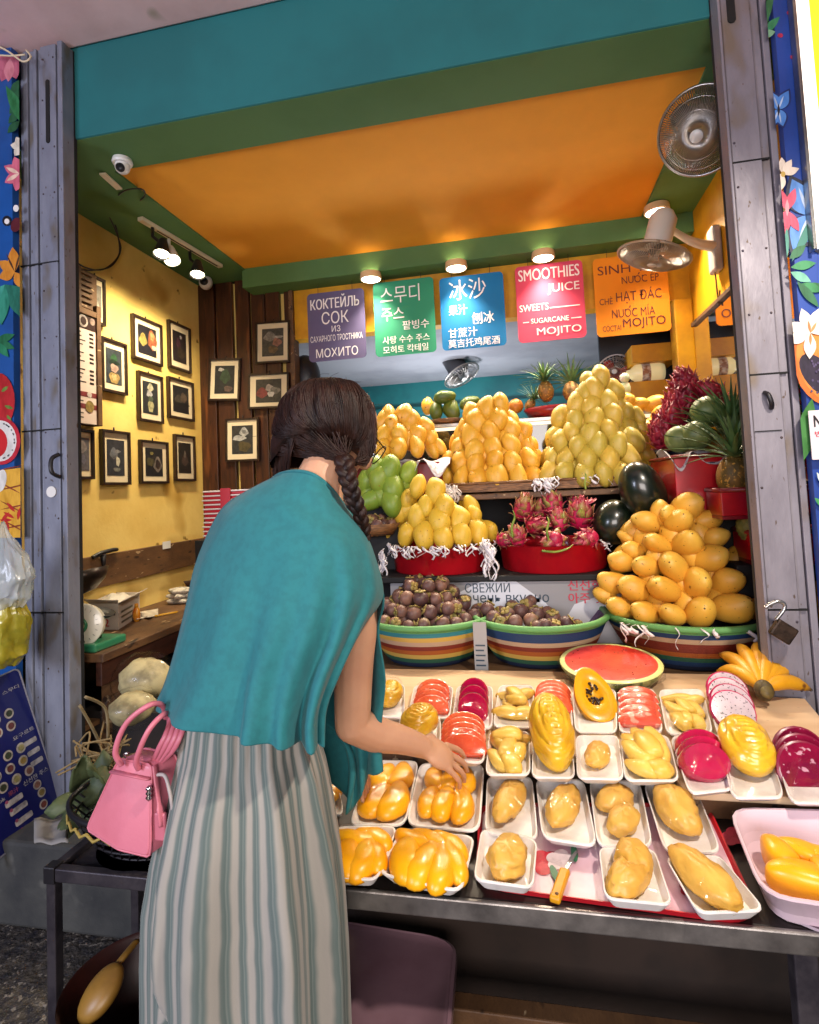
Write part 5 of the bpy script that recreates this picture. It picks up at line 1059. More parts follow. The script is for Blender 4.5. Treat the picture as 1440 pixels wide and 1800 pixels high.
def film_mat():
    m = bpy.data.materials.new('cling_film'); m.use_nodes = True; nt = m.node_tree; n = nt.nodes; l = nt.links; n.remove(n['Principled BSDF'])
    t = n.new('ShaderNodeBsdfTransparent'); g = n.new('ShaderNodeBsdfGlossy'); g.inputs['Roughness'].default_value = .12; mx = n.new('ShaderNodeMixShader'); fr = n.new('ShaderNodeLayerWeight'); fr.inputs[0].default_value = .5; pw = n.new('ShaderNodeMath'); pw.operation = 'POWER'; pw.inputs[1].default_value = 3.5; ma = n.new('ShaderNodeMath'); ma.operation = 'MULTIPLY_ADD'; ma.inputs[1].default_value = .28; ma.inputs[2].default_value = .014; l.new(fr.outputs['Facing'], pw.inputs[0]); l.new(pw.outputs[0], ma.inputs[0])
    ns = n.new('ShaderNodeTexNoise'); ns.inputs['Scale'].default_value = 26; bp = n.new('ShaderNodeBump'); bp.inputs['Strength'].default_value = .3; bp.inputs['Distance'].default_value = .004; tc = n.new('ShaderNodeTexCoord'); l.new(tc.outputs['Object'], ns.inputs['Vector'])
    l.new(ns.outputs[0], bp.inputs['Height']); l.new(bp.outputs[0], g.inputs['Normal'])
    l.new(ma.outputs[0], mx.inputs[0]); l.new(t.outputs[0], mx.inputs[1]); l.new(g.outputs[0], mx.inputs[2]); l.new(mx.outputs[0], n['Material Output'].inputs[0]); return m
m_film = film_mat()
mb = MB(); N = 48; rings = []
for (f, z) in ((.30, -.060), (.8, -.048), (1.03, -.02), (1.02, .004), (.9, .010), (.3, .010)):
    rings.append([wc + tilt @ Vec((Rw * f * math.cos(2 * PI * k / N) * (1 + .03 * math.sin(9 * 2 * PI * k / N) * (z < 0)), Rw * f * math.sin(2 * PI * k / N) * (1 + .03 * math.sin(9 * 2 * PI * k / N) * (z < 0)), z)) for k in range(N)])
mb.loft(rings, True, False, True); mb.build('film_wrap', m_film, wm)
# bananas
hub = aZ(1342, 1213, ZB + .045); bn = thing('banana_bunch', 'small bunch of ripe bananas fanned out on the corner of the board', 'bananas', (hub.x, hub.y, ZB))
m_ban = M('banana_peel', '#d69a1a', .42, '#c4860f', 9, .4, .7, spots=('#4a2c10', 34, .70, .03), spots2=('#7a4a14', 12, .70, .03), sss=.1); m_tipd = M('banana_tip', '#3a2410', .7); m_hub = M('banana_hub', '#6a5a2c', .6, '#3e3018', 20, bump=.5, bs=60)
for (x, y, zz, bd_) in ((1262, 1180, .035, .3), (1266, 1150, .065, .2), (1297, 1134, .095, .1), (1330, 1130, .10, 0), (1357, 1142, .095, -.1), (1391, 1156, .07, -.2), (1412, 1172, .045, -.25), (1424, 1212, .02, -.3)):
    tip = aZ(x, y, ZB + zz); d = tip - hub; sd = Vec((0, 0, 1)); pts = []
    for k in range(9):
        t = k / 8; pts.append(hub + d * t + Vec((0, 0, 1)) * (.022 * math.sin(PI * t)) + Vec((d.y, -d.x, 0)).normalized() * bd_ * .008 * math.sin(PI * t))
    mb = MB(); mb.tube(pts, [.010, .013, .0185, .021, .0215, .021, .0185, .013, .005], 10); b = mb.build('banana', m_ban, bn)
    mb = MB(); mb.tube([pts[-1] - (pts[-1] - pts[-2]).normalized() * .004, pts[-1] + (pts[-1] - pts[-2]).normalized() * .006], [.0055, .004], 8); mb.build('tip', m_tipd, b)
mb = MB(); mb.ell(hub + Vec((0, -.004, .0)), (.026, .026, .03), None, 16, 10); mb.build('crown_hub', m_hub, bn)
mb = MB(); c = aZ(1338, 1207, ZB + .05); mb.lathe([(0, 0), (.015, 0), (.017, .012), (.0, .014)], 16, hub + Vec((-.004, -.028, .004)), Matrix.Rotation(R(70), 3, 'X')); mb.build('cut_stalk', m_hub, bn)

# ---- cling film stretched over every tray and the fruit in it
def cover(T, rise):
    r = T.r1; c = sum(r, Vec((0, 0, 0))) / len(r); rings = []; sd = hash(T.label) % 97
    for i in range(9):
        f = 1 - i / 8.5; ring = []
        for k, p in enumerate(r):
            q = c + (p - c) * f; h = rise * (1 - f ** 3.2); w = noise.noise(Vec((q.x * 34 + sd, q.y * 34, f * 1.5))) * .004 * (1 - f) + .0016 * math.sin(k * 2.1 + sd) * f * (1 - f) * 4
            ring.append(q + Vec((0, 0, h + w)))
        rings.append(ring)
    mb = MB(); mb.loft(rings, True, False, True); mb.build('cling_film', m_film, T.o)
for T in TR:
    if T.o.name.startswith('foam_tray'):
        l = T.label
        if 'tall peeled' in l and 'under' in l or 'papaya showing' in l or 'halved yellow papaya' in l or 'behind the tall' in l: continue
        cover(T, .050 if 'ridged' in l or 'peeled pineapple at' in l else .034 if 'slices' in l or 'dragon' in l else .026)
# ================================================================ the shopper
m_skin = M('skin', '#c4977a', .45, '#b3846a', 7, .35, .7, sss=.25, sssr=(.012,), bump=.05, bs=260)
m_hair = M('dark_brown_hair', '#2e1811', .5, '#170b08', 60, .35, .65, stretch=(1, 1, .22), bump=.5, bs=150, bdist=.002, spec=.25)
m_blouse = M('teal_jersey', '#196a71', .85, '#16636a', 60, bump=.15, bs=420, bdist=.001, sheen=.06)
def stripes():
    m = bpy.data.materials.new('striped_cotton'); m.use_nodes = True; nt = m.node_tree; n = nt.nodes; l = nt.links; b = n['Principled BSDF']; b.inputs['Roughness'].default_value = .8; b.inputs['Sheen Weight'].default_value = .2
    uv = n.new('ShaderNodeUVMap'); sp = n.new('ShaderNodeSeparateXYZ'); l.new(uv.outputs[0], sp.inputs[0])
    tc = n.new('ShaderNodeTexCoord'); nz = n.new('ShaderNodeTexNoise'); nz.inputs['Scale'].default_value = 9; l.new(tc.outputs['Object'], nz.inputs['Vector'])
    def mt(op, a, c):
        t = n.new('ShaderNodeMath'); t.operation = op
        for i, q in enumerate((a, c)):
            if hasattr(q, 'is_linked'): l.new(q, t.inputs[i])
            elif q is not None: t.inputs[i].default_value = q
        return t.outputs[0]
    u = mt('ADD', mt('MULTIPLY', sp.outputs[0], 42), mt('MULTIPLY', nz.outputs[0], .5)); f = mt('FRACT', u, None)
    rp = n.new('ShaderNodeValToRGB'); l.new(f, rp.inputs[0]); rp.color_ramp.interpolation = 'EASE'; e = rp.color_ramp.elements; e[0].position = 0; e[0].color = (*L('#8c8882'), 1); e[1].position = .24; e[1].color = (*L('#8e8a83'), 1)
    for p, c in ((.52, '#52605e'), (.60, '#646e6b'), (.68, '#4c5a58'), (.80, '#54605e'), (1.0, '#8c8882')): q = e.new(p); q.color = (*L(c), 1)
    l.new(rp.outputs[0], b.inputs['Base Color'])
    wv = n.new('ShaderNodeTexNoise'); wv.inputs['Scale'].default_value = 300; l.new(tc.outputs['Object'], wv.inputs['Vector']); bp = n.new('ShaderNodeBump'); bp.inputs['Strength'].default_value = .2; bp.inputs['Distance'].default_value = .001; l.new(wv.outputs[0], bp.inputs['Height']); l.new(bp.outputs[0], b.inputs['Normal'])
    return m
m_trouser = stripes()
PX = lambda t: aY(t[0], t[1], t[2])
wo = thing('person', 'dark haired shopper in a teal blouse and striped trousers reaching over the fruit trays', 'person', (-.62, .95, 0))
# ---- body: one continuous surface
body = MB()
def limb(pts, rad, k=5, n=14):
    P_ = smoothpath(pts, k); N = len(P_); m = len(rad) - 1; rr = []
    for i in range(N):
        t = i / (N - 1) * m; j = min(int(t), m - 1); rr.append(rad[j] + (rad[j + 1] - rad[j]) * (t - j))
    body.tube(P_, rr, n); body.ell(P_[0], rr[0], None, 12, 8); body.ell(P_[-1], rr[-1], None, 12, 8); return P_
body.ell((-.53, .96, .80), (.115, .08, .11), None, 20, 14)                       # pelvis
limb([(-.53, .955, .82), (-.525, .955, .97), (-.505, .97, 1.13), (-.475, 1.0, 1.25)], [.098, .092, .10, .085], 5, 18)
body.ell((-.475, .99, 1.20), (.15, .085, .10), Matrix.Rotation(R(-8), 3, 'Z'), 20, 14)
neck0 = aY(560, 855, 1.03); headc = aY(590, 748, 1.09)
limb([neck0 + Vec((-.01, 0, -.06)), neck0, aY(583, 800, 1.06), headc + Vec((0, 0, -.01))], [.060, .050, .046, .05], 5, 16)
hd = Vec((.58, .58, -.60)).normalized(); hr = hd.to_track_quat('Y', 'Z').to_matrix()
body.ell(headc, (.072, .090, .098), hr, 24, 16); body.ell(headc + hr @ Vec((0, .032, -.045)), (.055, .060, .065), hr, 20, 14)      # skull and jaw
body.ell(headc + hr @ Vec((0, .100, -.022)), (.012, .016, .020), hr, 12, 8); body.ell(headc + hr @ Vec((0, .09, -.03)), (.016, .014, .012), hr, 12, 8)
body.ell(headc + hr @ Vec((0, .082, -.062)), (.024, .012, .007), hr, 12, 8); body.ell(headc + hr @ Vec((0, .080, -.074)), (.020, .012, .008), hr, 12, 8)
for s in (-1, 1): body.ell(headc + hr @ Vec((s * .072, .0, -.015)), (.008, .018, .028), hr, 12, 8)
# right arm, the one reaching over the trays
sh = aY(606, 992, 1.06); el = aY(620, 1272, 1.09); wr = aY(742, 1312, 1.205)
limb([sh, aY(628, 1075, 1.06), aY(622, 1170, 1.07), el], [.040, .041, .040, .036])
limb([el, aY(660, 1290, 1.13), aY(705, 1300, 1.17), wr], [.037, .036, .029, .0235])
# hand: palm down, fingers curling towards the mango tray
hx = (aY(800, 1338, 1.255) - wr).normalized(); hz = Vec((.18, -.55, 1)).normalized(); hz = (hz - hx * hz.dot(hx)).normalized(); hy = hz.cross(hx)      # hy: across the palm, away from the camera
palm = wr + hx * .045
body.ell(palm, (.046, .037, .0155), Matrix((hx, hy, hz)).transposed(), 20, 12); body.ell(wr + hx * .012, (.03, .025, .018), Matrix((hx, hy, hz)).transposed(), 14, 10)
def finger(base, dirs, lens, r0):
    pts = [base]; d = base
    for q, l in zip(dirs, lens): d = d + q.normalized() * l; pts.append(d)
    n = len(pts); sp = smoothpath(pts, 4); N = len(sp); body.tube(sp, [r0 * (1 - .30 * i / (N - 1)) for i in range(N)], 10); body.ell(sp[-1], r0 * .72, None, 10, 8); body.ell(sp[0], r0 * 1.1, None, 10, 8)
    return sp[-1]
tips = []
for i, (off, ln, bend, sp_) in enumerate(((.030, .074, .30, .20), (.010, .082, .42, .06), (-.010, .076, .55, -.07), (-.029, .060, .70, -.22))):
    b0 = palm + hx * (.036 - .004 * abs(i - 1)) + hy * off
    d1 = hx + hy * sp_ - hz * (bend * .28); d2 = hx + hy * sp_ * .6 - hz * (bend * .8); d3 = hx * .75 - hz * (bend * 1.5)
    tips.append((finger(b0, (d1, d2, d3), (ln * .45, ln * .32, ln * .26), .0085 if i < 3 else .0075), d3))
finger(wr + hx * .018 + hy * .022, (hx * .75 + hy * .75 - hz * .3, hx * .95 + hy * .3 - hz * .5, hx - hz * .6), (.032, .030, .024), .0098)
# left arm, mostly hidden in front of the body
sl = aY(455, 940, 1.07)
limb([sl, Vec((-.69, 1.10, 1.10)), Vec((-.64, 1.15, .98))], [.048, .042, .035])
limb([Vec((-.64, 1.15, .98)), Vec((-.57, 1.19, .92)), aY(585, 1305, 1.19)], [.036, .033, .024])
lw = aY(592, 1318, 1.20)
body.ell(lw + Vec((.02, .01, -.02)), (.030, .036, .018), Matrix.Rotation(R(-50), 3, 'Y'), 14, 10)
for i in range(4): finger(lw + Vec((.035, .03 - .017 * i, -.035)), (Vec((.6, .1, -.9)), Vec((.4, .1, -1)), Vec((.1, 0, -1))), (.03, .022, .018), .008)
finger(lw + Vec((.01, -.02, -.015)), (Vec((.8, -.5, -.5)), Vec((1, -.1, -.6))), (.03, .03), .009)
# legs and feet
for s in (-1, 1):
    hx_ = Vec((-.53 + .075 * s, .955, .80)); limb([hx_, hx_ + Vec((.005 * s, -.01, -.34)), hx_ + Vec((.0, .01, -.70))], [.070, .050, .037]); f = hx_ + Vec((.0, .01, -.745)); body.ell(f + Vec((.015, .055, -.018)), (.042, .115, .034), Matrix.Rotation(R(-12), 3, 'Z'), 16, 10)
bo = body.build('body', m_skin, wo)
rm = bo.modifiers.new('remesh', 'REMESH'); rm.mode = 'VOXEL'; rm.voxel_size = .0036; rm.use_smooth_shade = True
sm = bo.modifiers.new('smooth', 'SMOOTH'); sm.factor = .5; sm.iterations = 5
m_nail = M('fingernail', '#c99a86', .3, coat=.4)
for tp_, d3 in tips:
    mb = MB(); d3 = d3.normalized(); nz = (hz - d3 * hz.dot(d3)).normalized(); mb.ell(tp_ + nz * .0042 - d3 * .001, (.0052, .0042, .0012), Matrix((d3, hy, nz)).transposed(), 10, 6); mb.build('fingernail', m_nail, wo)
m_eye = M('eye_white', '#e6e0da', .2); m_iris = M('dark_iris', '#1c100a', .2)
for s in (-1, 1):
    e = MB(); p = headc + hr @ Vec((s * .030, .080, .002)); e.ell(p, .0125, None, 14, 10); eo = e.build('eye', m_eye, wo); e = MB(); e.ell(p + hr @ Vec((0, .0085, -.001)), (.0055, .0045, .0055), hr, 10, 8); e.build('iris', m_iris, eo)
# glasses
gm = M('thin_dark_frame', '#221a16', .3, metal=.6)
gl_ = thing('glasses', 'thin dark framed glasses worn by the shopper', 'glasses', headc)
mb = MB()
for s in (-1, 1):
    c = headc + hr @ Vec((s * .034, .104, -.004)); mb.tube([c + hr @ Vec((.026 * math.cos(t), .004 * math.cos(t) * -s, .022 * math.sin(t))) for t in [2 * PI * k / 28 for k in range(29)]], .0013, 6)
    mb.tube([headc + hr @ Vec((s * .060, .100, .004)), headc + hr @ Vec((s * .073, .06, .006)), headc + hr @ Vec((s * .076, -.005, .0))], .0014, 6)
mb.tube([headc + hr @ Vec((-.010, .106, .0)), headc + hr @ Vec((.010, .106, .0))], .0013, 6); mb.build('frame', gm, gl_)
# ---- trousers
rows = [(1212, 322, 548, .955, .098), (1300, 311, 558, .955, .112), (1350, 299, 572, .952, .125), (1410, 284, 584, .950, .135), (1480, 264, 596, .945, .14), (1560, 249, 606, .94, .145), (1650, 246, 612, .935, .145), (1740, 247, 615, .93, .145), (1850, 249, 619, .93, .145), (1980, 256, 622, .93, .14), (2130, 268, 624, .93, .135), (2330, 285, 620, .93, .12)]
N = 220; rings = []
dense = []
for i in range(len(rows) - 1):
    for j in range(5):
        t = j / 5; dense.append([rows[i][e] + (rows[i + 1][e] - rows[i][e]) * t for e in range(5)])
dense.append(list(rows[-1]))
for i, (y, xl, xr, Yc, hdp) in enumerate(dense):
    a = aY(xl, y, Yc); b = aY(xr, y, Yc); z = max((a.z + b.z) / 2, .09); c = (a + b) / 2; hw = (b.x - a.x) / 2
    T_ = i / (len(dense) - 1); gather = max(0, 1 - T_ * 6)
    for _ in range(4):
        ring = []
        for k in range(N):
            th = 2 * PI * k / N; x = hw * math.copysign(abs(math.cos(th)) ** .9, math.cos(th)); yy = -hdp * math.sin(th)     # th 0 right, pi/2 towards the camera
            pl_ = .0045 * math.sin(th * 21 + .8 * math.sin(th * 5)) * (.5 + .5 * math.sin(th * 3 + 1)) * min(1, T_ * 3) + .003 * math.sin(th * 37) * gather
            u = (th - 2.35 + 1.75 * max(0, T_ - .36)) / .060; crease = -.050 * math.exp(-u * u) * min(1, max(0, (T_ - .10) * 3.5))      # fold between the two legs
            u2 = (th - 1.25) / .22; crease += -.014 * math.exp(-u2 * u2) * min(1, T_ * 2.5); u3 = (th - .55) / .12; crease += -.010 * math.exp(-u3 * u3) * min(1, T_ * 2)
            seat = .018 * math.exp(-((th - 1.55) / .8) ** 2) * math.exp(-((T_ - .30) / .16) ** 2)
            fo = 0
            for fc, fw, fa, fs in ((.35, .10, .016, .10), (.85, .13, .018, -.12), (1.62, .16, .016, .06), (1.98, .09, .014, .10), (2.62, .08, .012, .02), (2.85, .10, .014, -.05)):
                fo += fa * math.exp(-((th - fc - fs * (T_ - .4)) / fw) ** 2) * 1.7 * min(1, T_ * 2.2)
            s = pl_ + crease + seat + fo; d = Vec((math.cos(th), -math.sin(th), 0)); ring.append(Vec((c.x + x, Yc + yy, z)) + d * s + Vec((0, 0, .004 * math.sin(th * 4) * (1 - T_))))
        e0 = min(px_of(p) for p in ring) - xl; e1 = max(px_of(p) for p in ring) - xr; m_ = Yc / F; c = c - Vec(((e0 + e1) / 2 * m_, 0, 0)); hw -= (e1 - e0) / 2 * m_
    rings.append(ring)
mb = MB(); mb.loft(rings, True, False, False, None, True); tro = mb.build('trousers', m_trouser, wo, solid=.003)
mb = MB(); mb.loft([[p * 1 + Vec((0, 0, dz)) for p in rings[0]] for dz in (-.004, .012)], True, False, False, None, True); mb.build('waistband', m_trouser, tro, solid=.004)
# ---- blouse
BR = [[(476, 846, 1.085), (492, 834, 1.03), (520, 829, .99), (548, 834, .975), (572, 850, .985), (592, 872, 1.01), (604, 890, 1.05)],
      [(430, 866, 1.08), (448, 862, 1.0), (492, 872, .95), (540, 888, .935), (588, 908, .945), (620, 918, .985), (634, 926, 1.04)],
      [(387, 900, 1.08), (405, 908, .97), (460, 930, .91), (530, 948, .895), (595, 958, .91), (640, 962, .97), (656, 972, 1.03)],
      [(347, 985, 1.07), (364, 995, .94), (430, 1015, .88), (520, 1032, .865), (595, 1038, .885), (650, 1038, .95), (673, 1046, 1.03)],
      [(328, 1065, 1.05), (345, 1078, .91), (415, 1095, .85), (500, 1112, .84), (575, 1118, .86), (622, 1110, .91), (640, 1100, .96)],
      [(308, 1145, 1.03), (325, 1162, .89), (400, 1185, .83), (475, 1200, .825), (540, 1203, .84), (585, 1192, .88), (600, 1178, .93)],
      [(291, 1200, 1.02), (308, 1222, .88), (390, 1252, .815), (465, 1270, .81), (523, 1272, .83), (563, 1252, .87), (574, 1240, .92)],
      [(277, 1236, 1.02), (298, 1262, .87), (385, 1293, .81), (462, 1308, .805), (520, 1316, .825), (560, 1313, .86), (568, 1306, .91)]]
def surf(rows_, nu, nv, fold):
    P_ = [smoothpath([PX(q) for q in r], nu) for r in rows_]; cols = list(zip(*P_)); cols = [smoothpath(c, nv) for c in cols]; nU, nV = len(cols), len(cols[0])
    mb = MB(); vs = []
    for j in range(nV):
        for i in range(nU):
            u, v = i / (nU - 1), j / (nV - 1); p = cols[i][j]; vs.append(p + fold(u, v))
    fs = [(j * nU + i, j * nU + i + 1, (j + 1) * nU + i + 1, (j + 1) * nU + i) for j in range(nV - 1) for i in range(nU - 1)]
    mb.add(vs, fs, None, [(i / (nU - 1), j / (nV - 1)) for j in range(nV) for i in range(nU)]); return mb
def bfold(u, v):
    k = max(0, v - .22) / .78; k = k ** 1.1; d = 0
    for c, w, a, sl in ((.13, .050, .020, -.12), (.30, .055, .026, -.16), (.46, .045, .030, -.05), (.58, .040, .022, .04), (.73, .036, .040, .10), (.88, .035, .022, .10)):
        x = (u - c - sl * (v - .6)) / w; d += a * math.exp(-x * x) * k
    for c, w, a in ((.655, .04, .030), (.385, .045, .014), (.805, .03, .016)):
        x = (u - c - .05 * (v - .6)) / w; d -= a * math.exp(-x * x) * k
    d += .0035 * math.sin(v * 34 - u * 12) * math.exp(-((v - .20) / .09) ** 2) * math.exp(-((u - .5) / .3) ** 2)
    dr = Vec(((u - .5) * 1.5, -1, .1)).normalized(); return dr * (d - .008 * k) * min(1, u / .12) ** 1.5
mb = surf(BR, 10, 9, bfold); bl = mb.build('blouse', m_blouse, wo, solid=.004)
FR = [[(604, 890, 1.05), (612, 900, 1.10), (600, 905, 1.14), (560, 905, 1.17), (480, 900, 1.17), (440, 880, 1.13), (430, 866, 1.08)],
      [(640, 935, 1.05), (640, 950, 1.12), (610, 955, 1.17), (560, 960, 1.20), (480, 950, 1.20), (410, 930, 1.14), (387, 900, 1.08)],
      [(673, 1046, 1.035), (664, 1056, 1.11), (625, 1060, 1.17), (560, 1060, 1.20), (470, 1050, 1.20), (375, 1020, 1.14), (347, 985, 1.07)],
      [(664, 1110, 1.06), (652, 1125, 1.13), (610, 1130, 1.18), (560, 1130, 1.20), (460, 1120, 1.19), (350, 1090, 1.12), (328, 1065, 1.05)],
      [(676, 1200, 1.09), (655, 1210, 1.14), (620, 1215, 1.17), (560, 1205, 1.19), (440, 1190, 1.18), (325, 1165, 1.10), (308, 1145, 1.03)],
      [(668, 1280, 1.115), (650, 1290, 1.14), (620, 1300, 1.15), (560, 1260, 1.19), (430, 1230, 1.17), (305, 1215, 1.08), (291, 1200, 1.02)],
      [(673, 1355, 1.115), (645, 1364, 1.13), (636, 1392, 1.13), (608, 1300, 1.17), (420, 1255, 1.16), (300, 1245, 1.06), (277, 1236, 1.02)]]
# the front panel hangs in a corner below the forearm
FR[-1] = [(673, 1356, 1.115), (646, 1365, 1.125), (637, 1395, 1.12), (612, 1428, 1.11), (598, 1395, 1.12), (420, 1265, 1.14), (277, 1236, 1.02)]
FR[-2] = [(668, 1290, 1.115), (650, 1300, 1.13), (634, 1310, 1.135), (612, 1318, 1.13), (597, 1300, 1.13), (430, 1235, 1.15), (291, 1200, 1.02)]
def ffold(u, v): return Vec((0, .010 * math.sin(u * 26 + v * 3) * v, 0))
mb = surf(FR, 10, 8, ffold); mb.build('blouse_front', m_blouse, bl, solid=.004)
# neckband
mb = MB(); mb.tube(smoothpath([PX(q) for q in BR[0]], 6), .0045, 8); mb.build('neckband', m_blouse, bl)
# ---- hair
HR = [(668, 568, 592, 1.085, .02), (673, 545, 612, 1.085, .05), (682, 525, 630, 1.085, .075), (700, 508, 646, 1.085, .095), (725, 497, 656, 1.085, .105), (752, 489, 661, 1.085, .108), (778, 484, 661, 1.085, .105), (800, 481, 654, 1.085, .095), (818, 480, 645, 1.085, .08)]
N = 96; rings = []; dense = []
for i in range(len(HR) - 1):
    for j in range(4): t = j / 4; dense.append([HR[i][e] + (HR[i + 1][e] - HR[i][e]) * t for e in range(5)])
dense.append(list(HR[-1]))
for i, (y, xl, xr, Yc, hdp) in enumerate(dense):
    a = aY(xl, y, Yc); b = aY(xr, y, Yc); c = (a + b) / 2; hw = (b.x - a.x) / 2; T_ = i / (len(dense) - 1); ring = []
    for k in range(N):
        th = 2 * PI * k / N; g = .0006 * math.sin(th * 31 + 9 * T_ + 2 * math.sin(th * 4)) + .0010 * math.sin(th * 13 - 7 * T_)
        part_ = -.008 * math.exp(-((th - 1.75 + .5 * T_) / .10) ** 2) * (T_ > .2)                          # the parting down the back
        lift = .058 * max(0, math.sin(th)) ** 1.5 * max(0, (T_ - .55) / .45) ** 1.2 * (.5 + .5 * math.cos(th - .9))
        ring.append(Vec((c.x + (hw + g + part_) * math.cos(th), Yc - (hdp + g + part_) * math.sin(th), c.z + lift)))
    rings.append(ring)
mb = MB(); mb.loft(rings, True, True, False)
bt = aY(606, 806, 1.005)                                                       # where the braid starts
def strand(p, r, n=5): mb.tube(smoothpath(p, 5), r, n)
rs = random.Random(11)
for k in range(520):                                                           # locks swept from the crown to the braid
    th = rs.uniform(.15, 2.9); i0 = int(rs.uniform(1, 16)); pts = []
    for s in range(7):
        t = s / 6; i = min(int(i0 + (len(rings) - 1 - i0) * t), len(rings) - 1); tt = th + (.75 - th) * t ** 1.6 * .75; rr = rings[i]; kk = tt / (2 * PI) * N; p = rr[int(kk) % N].lerp(rr[(int(kk) + 1) % N], kk - int(kk))
        o_ = Vec((math.cos(tt), -math.sin(tt), .15)) * rs.uniform(.0005, .004); pts.append(p + o_)
    if th < 2.1: pts.append(pts[-1].lerp(bt, .55) + Vec((0, -.006, 0))); pts.append(bt + Vec((rs.uniform(-.012, .012), rs.uniform(-.01, .006), rs.uniform(-.006, .006))))
    strand(pts, [.0012] + [rs.uniform(.0018, .0034)] * 3 + [.0012] * 50 if False else .0011 if th > 2.1 else .0012)
for k in range(150):                                                            # loose hair hanging at the left of the neck
    x0 = rs.uniform(484, 520); y0 = rs.uniform(720, 770); x1 = 482 + (x0 - 484) * .75 + rs.uniform(-3, 3); y1 = rs.uniform(822, 846) - (x0 - 484) * .35
    strand([aY(x0, y0, .995 + .09 * (520 - x0) / 36), aY((x0 + x1) / 2 - 2, (y0 + y1) / 2, .99 + .09 * (520 - x0) / 36), aY(x1, y1, 1.01 + .08 * (520 - x0) / 36)], .0012)
for k in range(230):                                                           # nape hair gathered to the braid, lying on the head
    th = rs.uniform(.7, 2.35); rr = rings[len(rings) - 1 - int(rs.random() ** 1.5 * 9)]; p = rr[int(th / (2 * PI) * N)]; e = bt + Vec((rs.uniform(-.010, .010), rs.uniform(-.008, .004), rs.uniform(-.008, .010)))
    strand([p + Vec((0, .003, 0)), p.lerp(e, .45) + Vec((0, -.003 + .004 * rs.random(), -.006 * rs.random())), e], .0011)
for k in range(110):                                                            # right side, over the temple
    x0 = rs.uniform(625, 658); y0 = rs.uniform(700, 770); strand([aY(x0, y0, 1.05), aY(min(x0 + 4, 659), y0 + 30, 1.05), aY(640 + rs.uniform(-12, 8), 800 + rs.uniform(0, 14), 1.04), aY(622 + rs.uniform(-6, 6), 812, 1.02)], .0012)
for k in range(90):                                                            # flyaways
    rr = rings[int(rs.uniform(1, len(rings) - 4))]; i = int(rs.uniform(0, N)); p = rr[i]; d = (p - headc).normalized(); t_ = Vec((rs.uniform(-1, 1), rs.uniform(-1, 1), rs.uniform(-1, .4)))
    strand([p - d * .002, p + d * rs.uniform(.003, .009) + t_ * .012, p + d * rs.uniform(.004, .014) + t_ * .034], .00035, 3)
ho = mb.build('hair', m_hair, wo)
# braid
path = smoothpath([bt, aY(612, 838, .985), aY(622, 872, .985), aY(634, 905, 1.0), aY(642, 936, 1.02), aY(640, 962, 1.03)], 14); mb = MB(); n = len(path)
for s in range(3):
    pts = []; rad = []
    for i, p in enumerate(path):
        t = i / (n - 1); ph = t * 2 * PI * 3.4 + 2 * PI * s / 3; w = .0106 * (1 - .5 * t); pts.append(p + Vec((w * math.sin(ph), .55 * w * math.sin(2 * ph) - .004, 0))); rad.append(.0108 * (1 - .55 * t))
    mb.tube(pts, rad, 10)
    for q in range(9):
        a = rs.uniform(0, 6.28); mb.tube([p + Vec((math.cos(a) * r_ * .96, math.sin(a) * r_ * .96, 0)) for p, r_ in zip(pts, rad)], .0016, 4)
mb.build('braid', m_hair, ho)

# ================================================================ pink handbag
m_bag = M('pink_leather', '#c06b7c', .45, '#b5606f', 6, bump=.25, bs=150, bdist=.001); m_hard = M('silver_metal', '#c8c6c4', .2, metal=1)
YB_ = .86; bg = thing('handbag', 'small pink leather handbag with two handles hanging beside the trousers', 'handbag', aY(215, 1500, YB_))
def B(x, y, dy=0): return aY(x, y, YB_ + dy)
f = [B(210, 1334, .0), B(268, 1342, -.015), B(268, 1508, -.02), B(182, 1482, -.02), B(148, 1458, .0)]
front = [B(208, 1334, .01), B(266, 1345, -.012), B(262, 1509, -.03), B(205, 1495, -.03), B(149, 1459, .0)]
bk = Vec((.030, .095, .004)); tpk = Vec((.022, .035, .004)); backp = [front[0] + tpk, front[1] + tpk, front[2] + bk + Vec((.002, 0, .0)), front[3] + bk, front[4] + bk]
def bagring(t):
    r = [a.lerp(b, t) for a, b in zip(front, backp)]; out = []
    for i in range(5):
        p0, p, p1 = r[i - 1], r[i], r[(i + 1) % 5]; a = p.lerp(p0, .10); b = p.lerp(p1, .10); out += [a, p * .5 + (a + b) * .25, b]
    return out
def shr(r, s): c = sum(r, Vec((0, 0, 0))) / len(r); return [c + (p - c) * s for p in r]
mb = MB(); mb.loft([shr(bagring(0), .965), bagring(.07), bagring(.5), bagring(.93), shr(bagring(1), .965)], True, True, True); mb.build('bag_body', m_bag, bg, sharp=60, bevel=.003)
for t_ in (.03, .97):
    mb = MB(); r_ = bagring(t_); mb.tube(r_ + [r_[0]], .0022, 6, cap=False); mb.build('piping', m_bag, bg)
mb = MB(); mb.tube([front[0].lerp(front[4], .16) + Vec((0, -.003, 0)), front[1].lerp(front[2], .14) + Vec((0, -.003, 0))], .006, 6, flat=.4); mb.build('belt', m_bag, bg)
mb = MB(); mb.tube(smoothpath([B(214, 1345, -.004), B(203, 1320, -.012), B(222, 1272, -.01), B(262, 1240, .0), B(285, 1240, .03), B(292, 1262, .05)], 8), .0048, 8); mb.build('handle', m_bag, bg)
mb = MB(); mb.tube(smoothpath([B(244, 1352, -.012), B(240, 1335, -.018), B(258, 1290, -.016), B(280, 1262, .0), B(296, 1256, .03), B(296, 1290, .05), B(280, 1330, .04)], 8), .0048, 8); mb.build('handle', m_bag, bg)
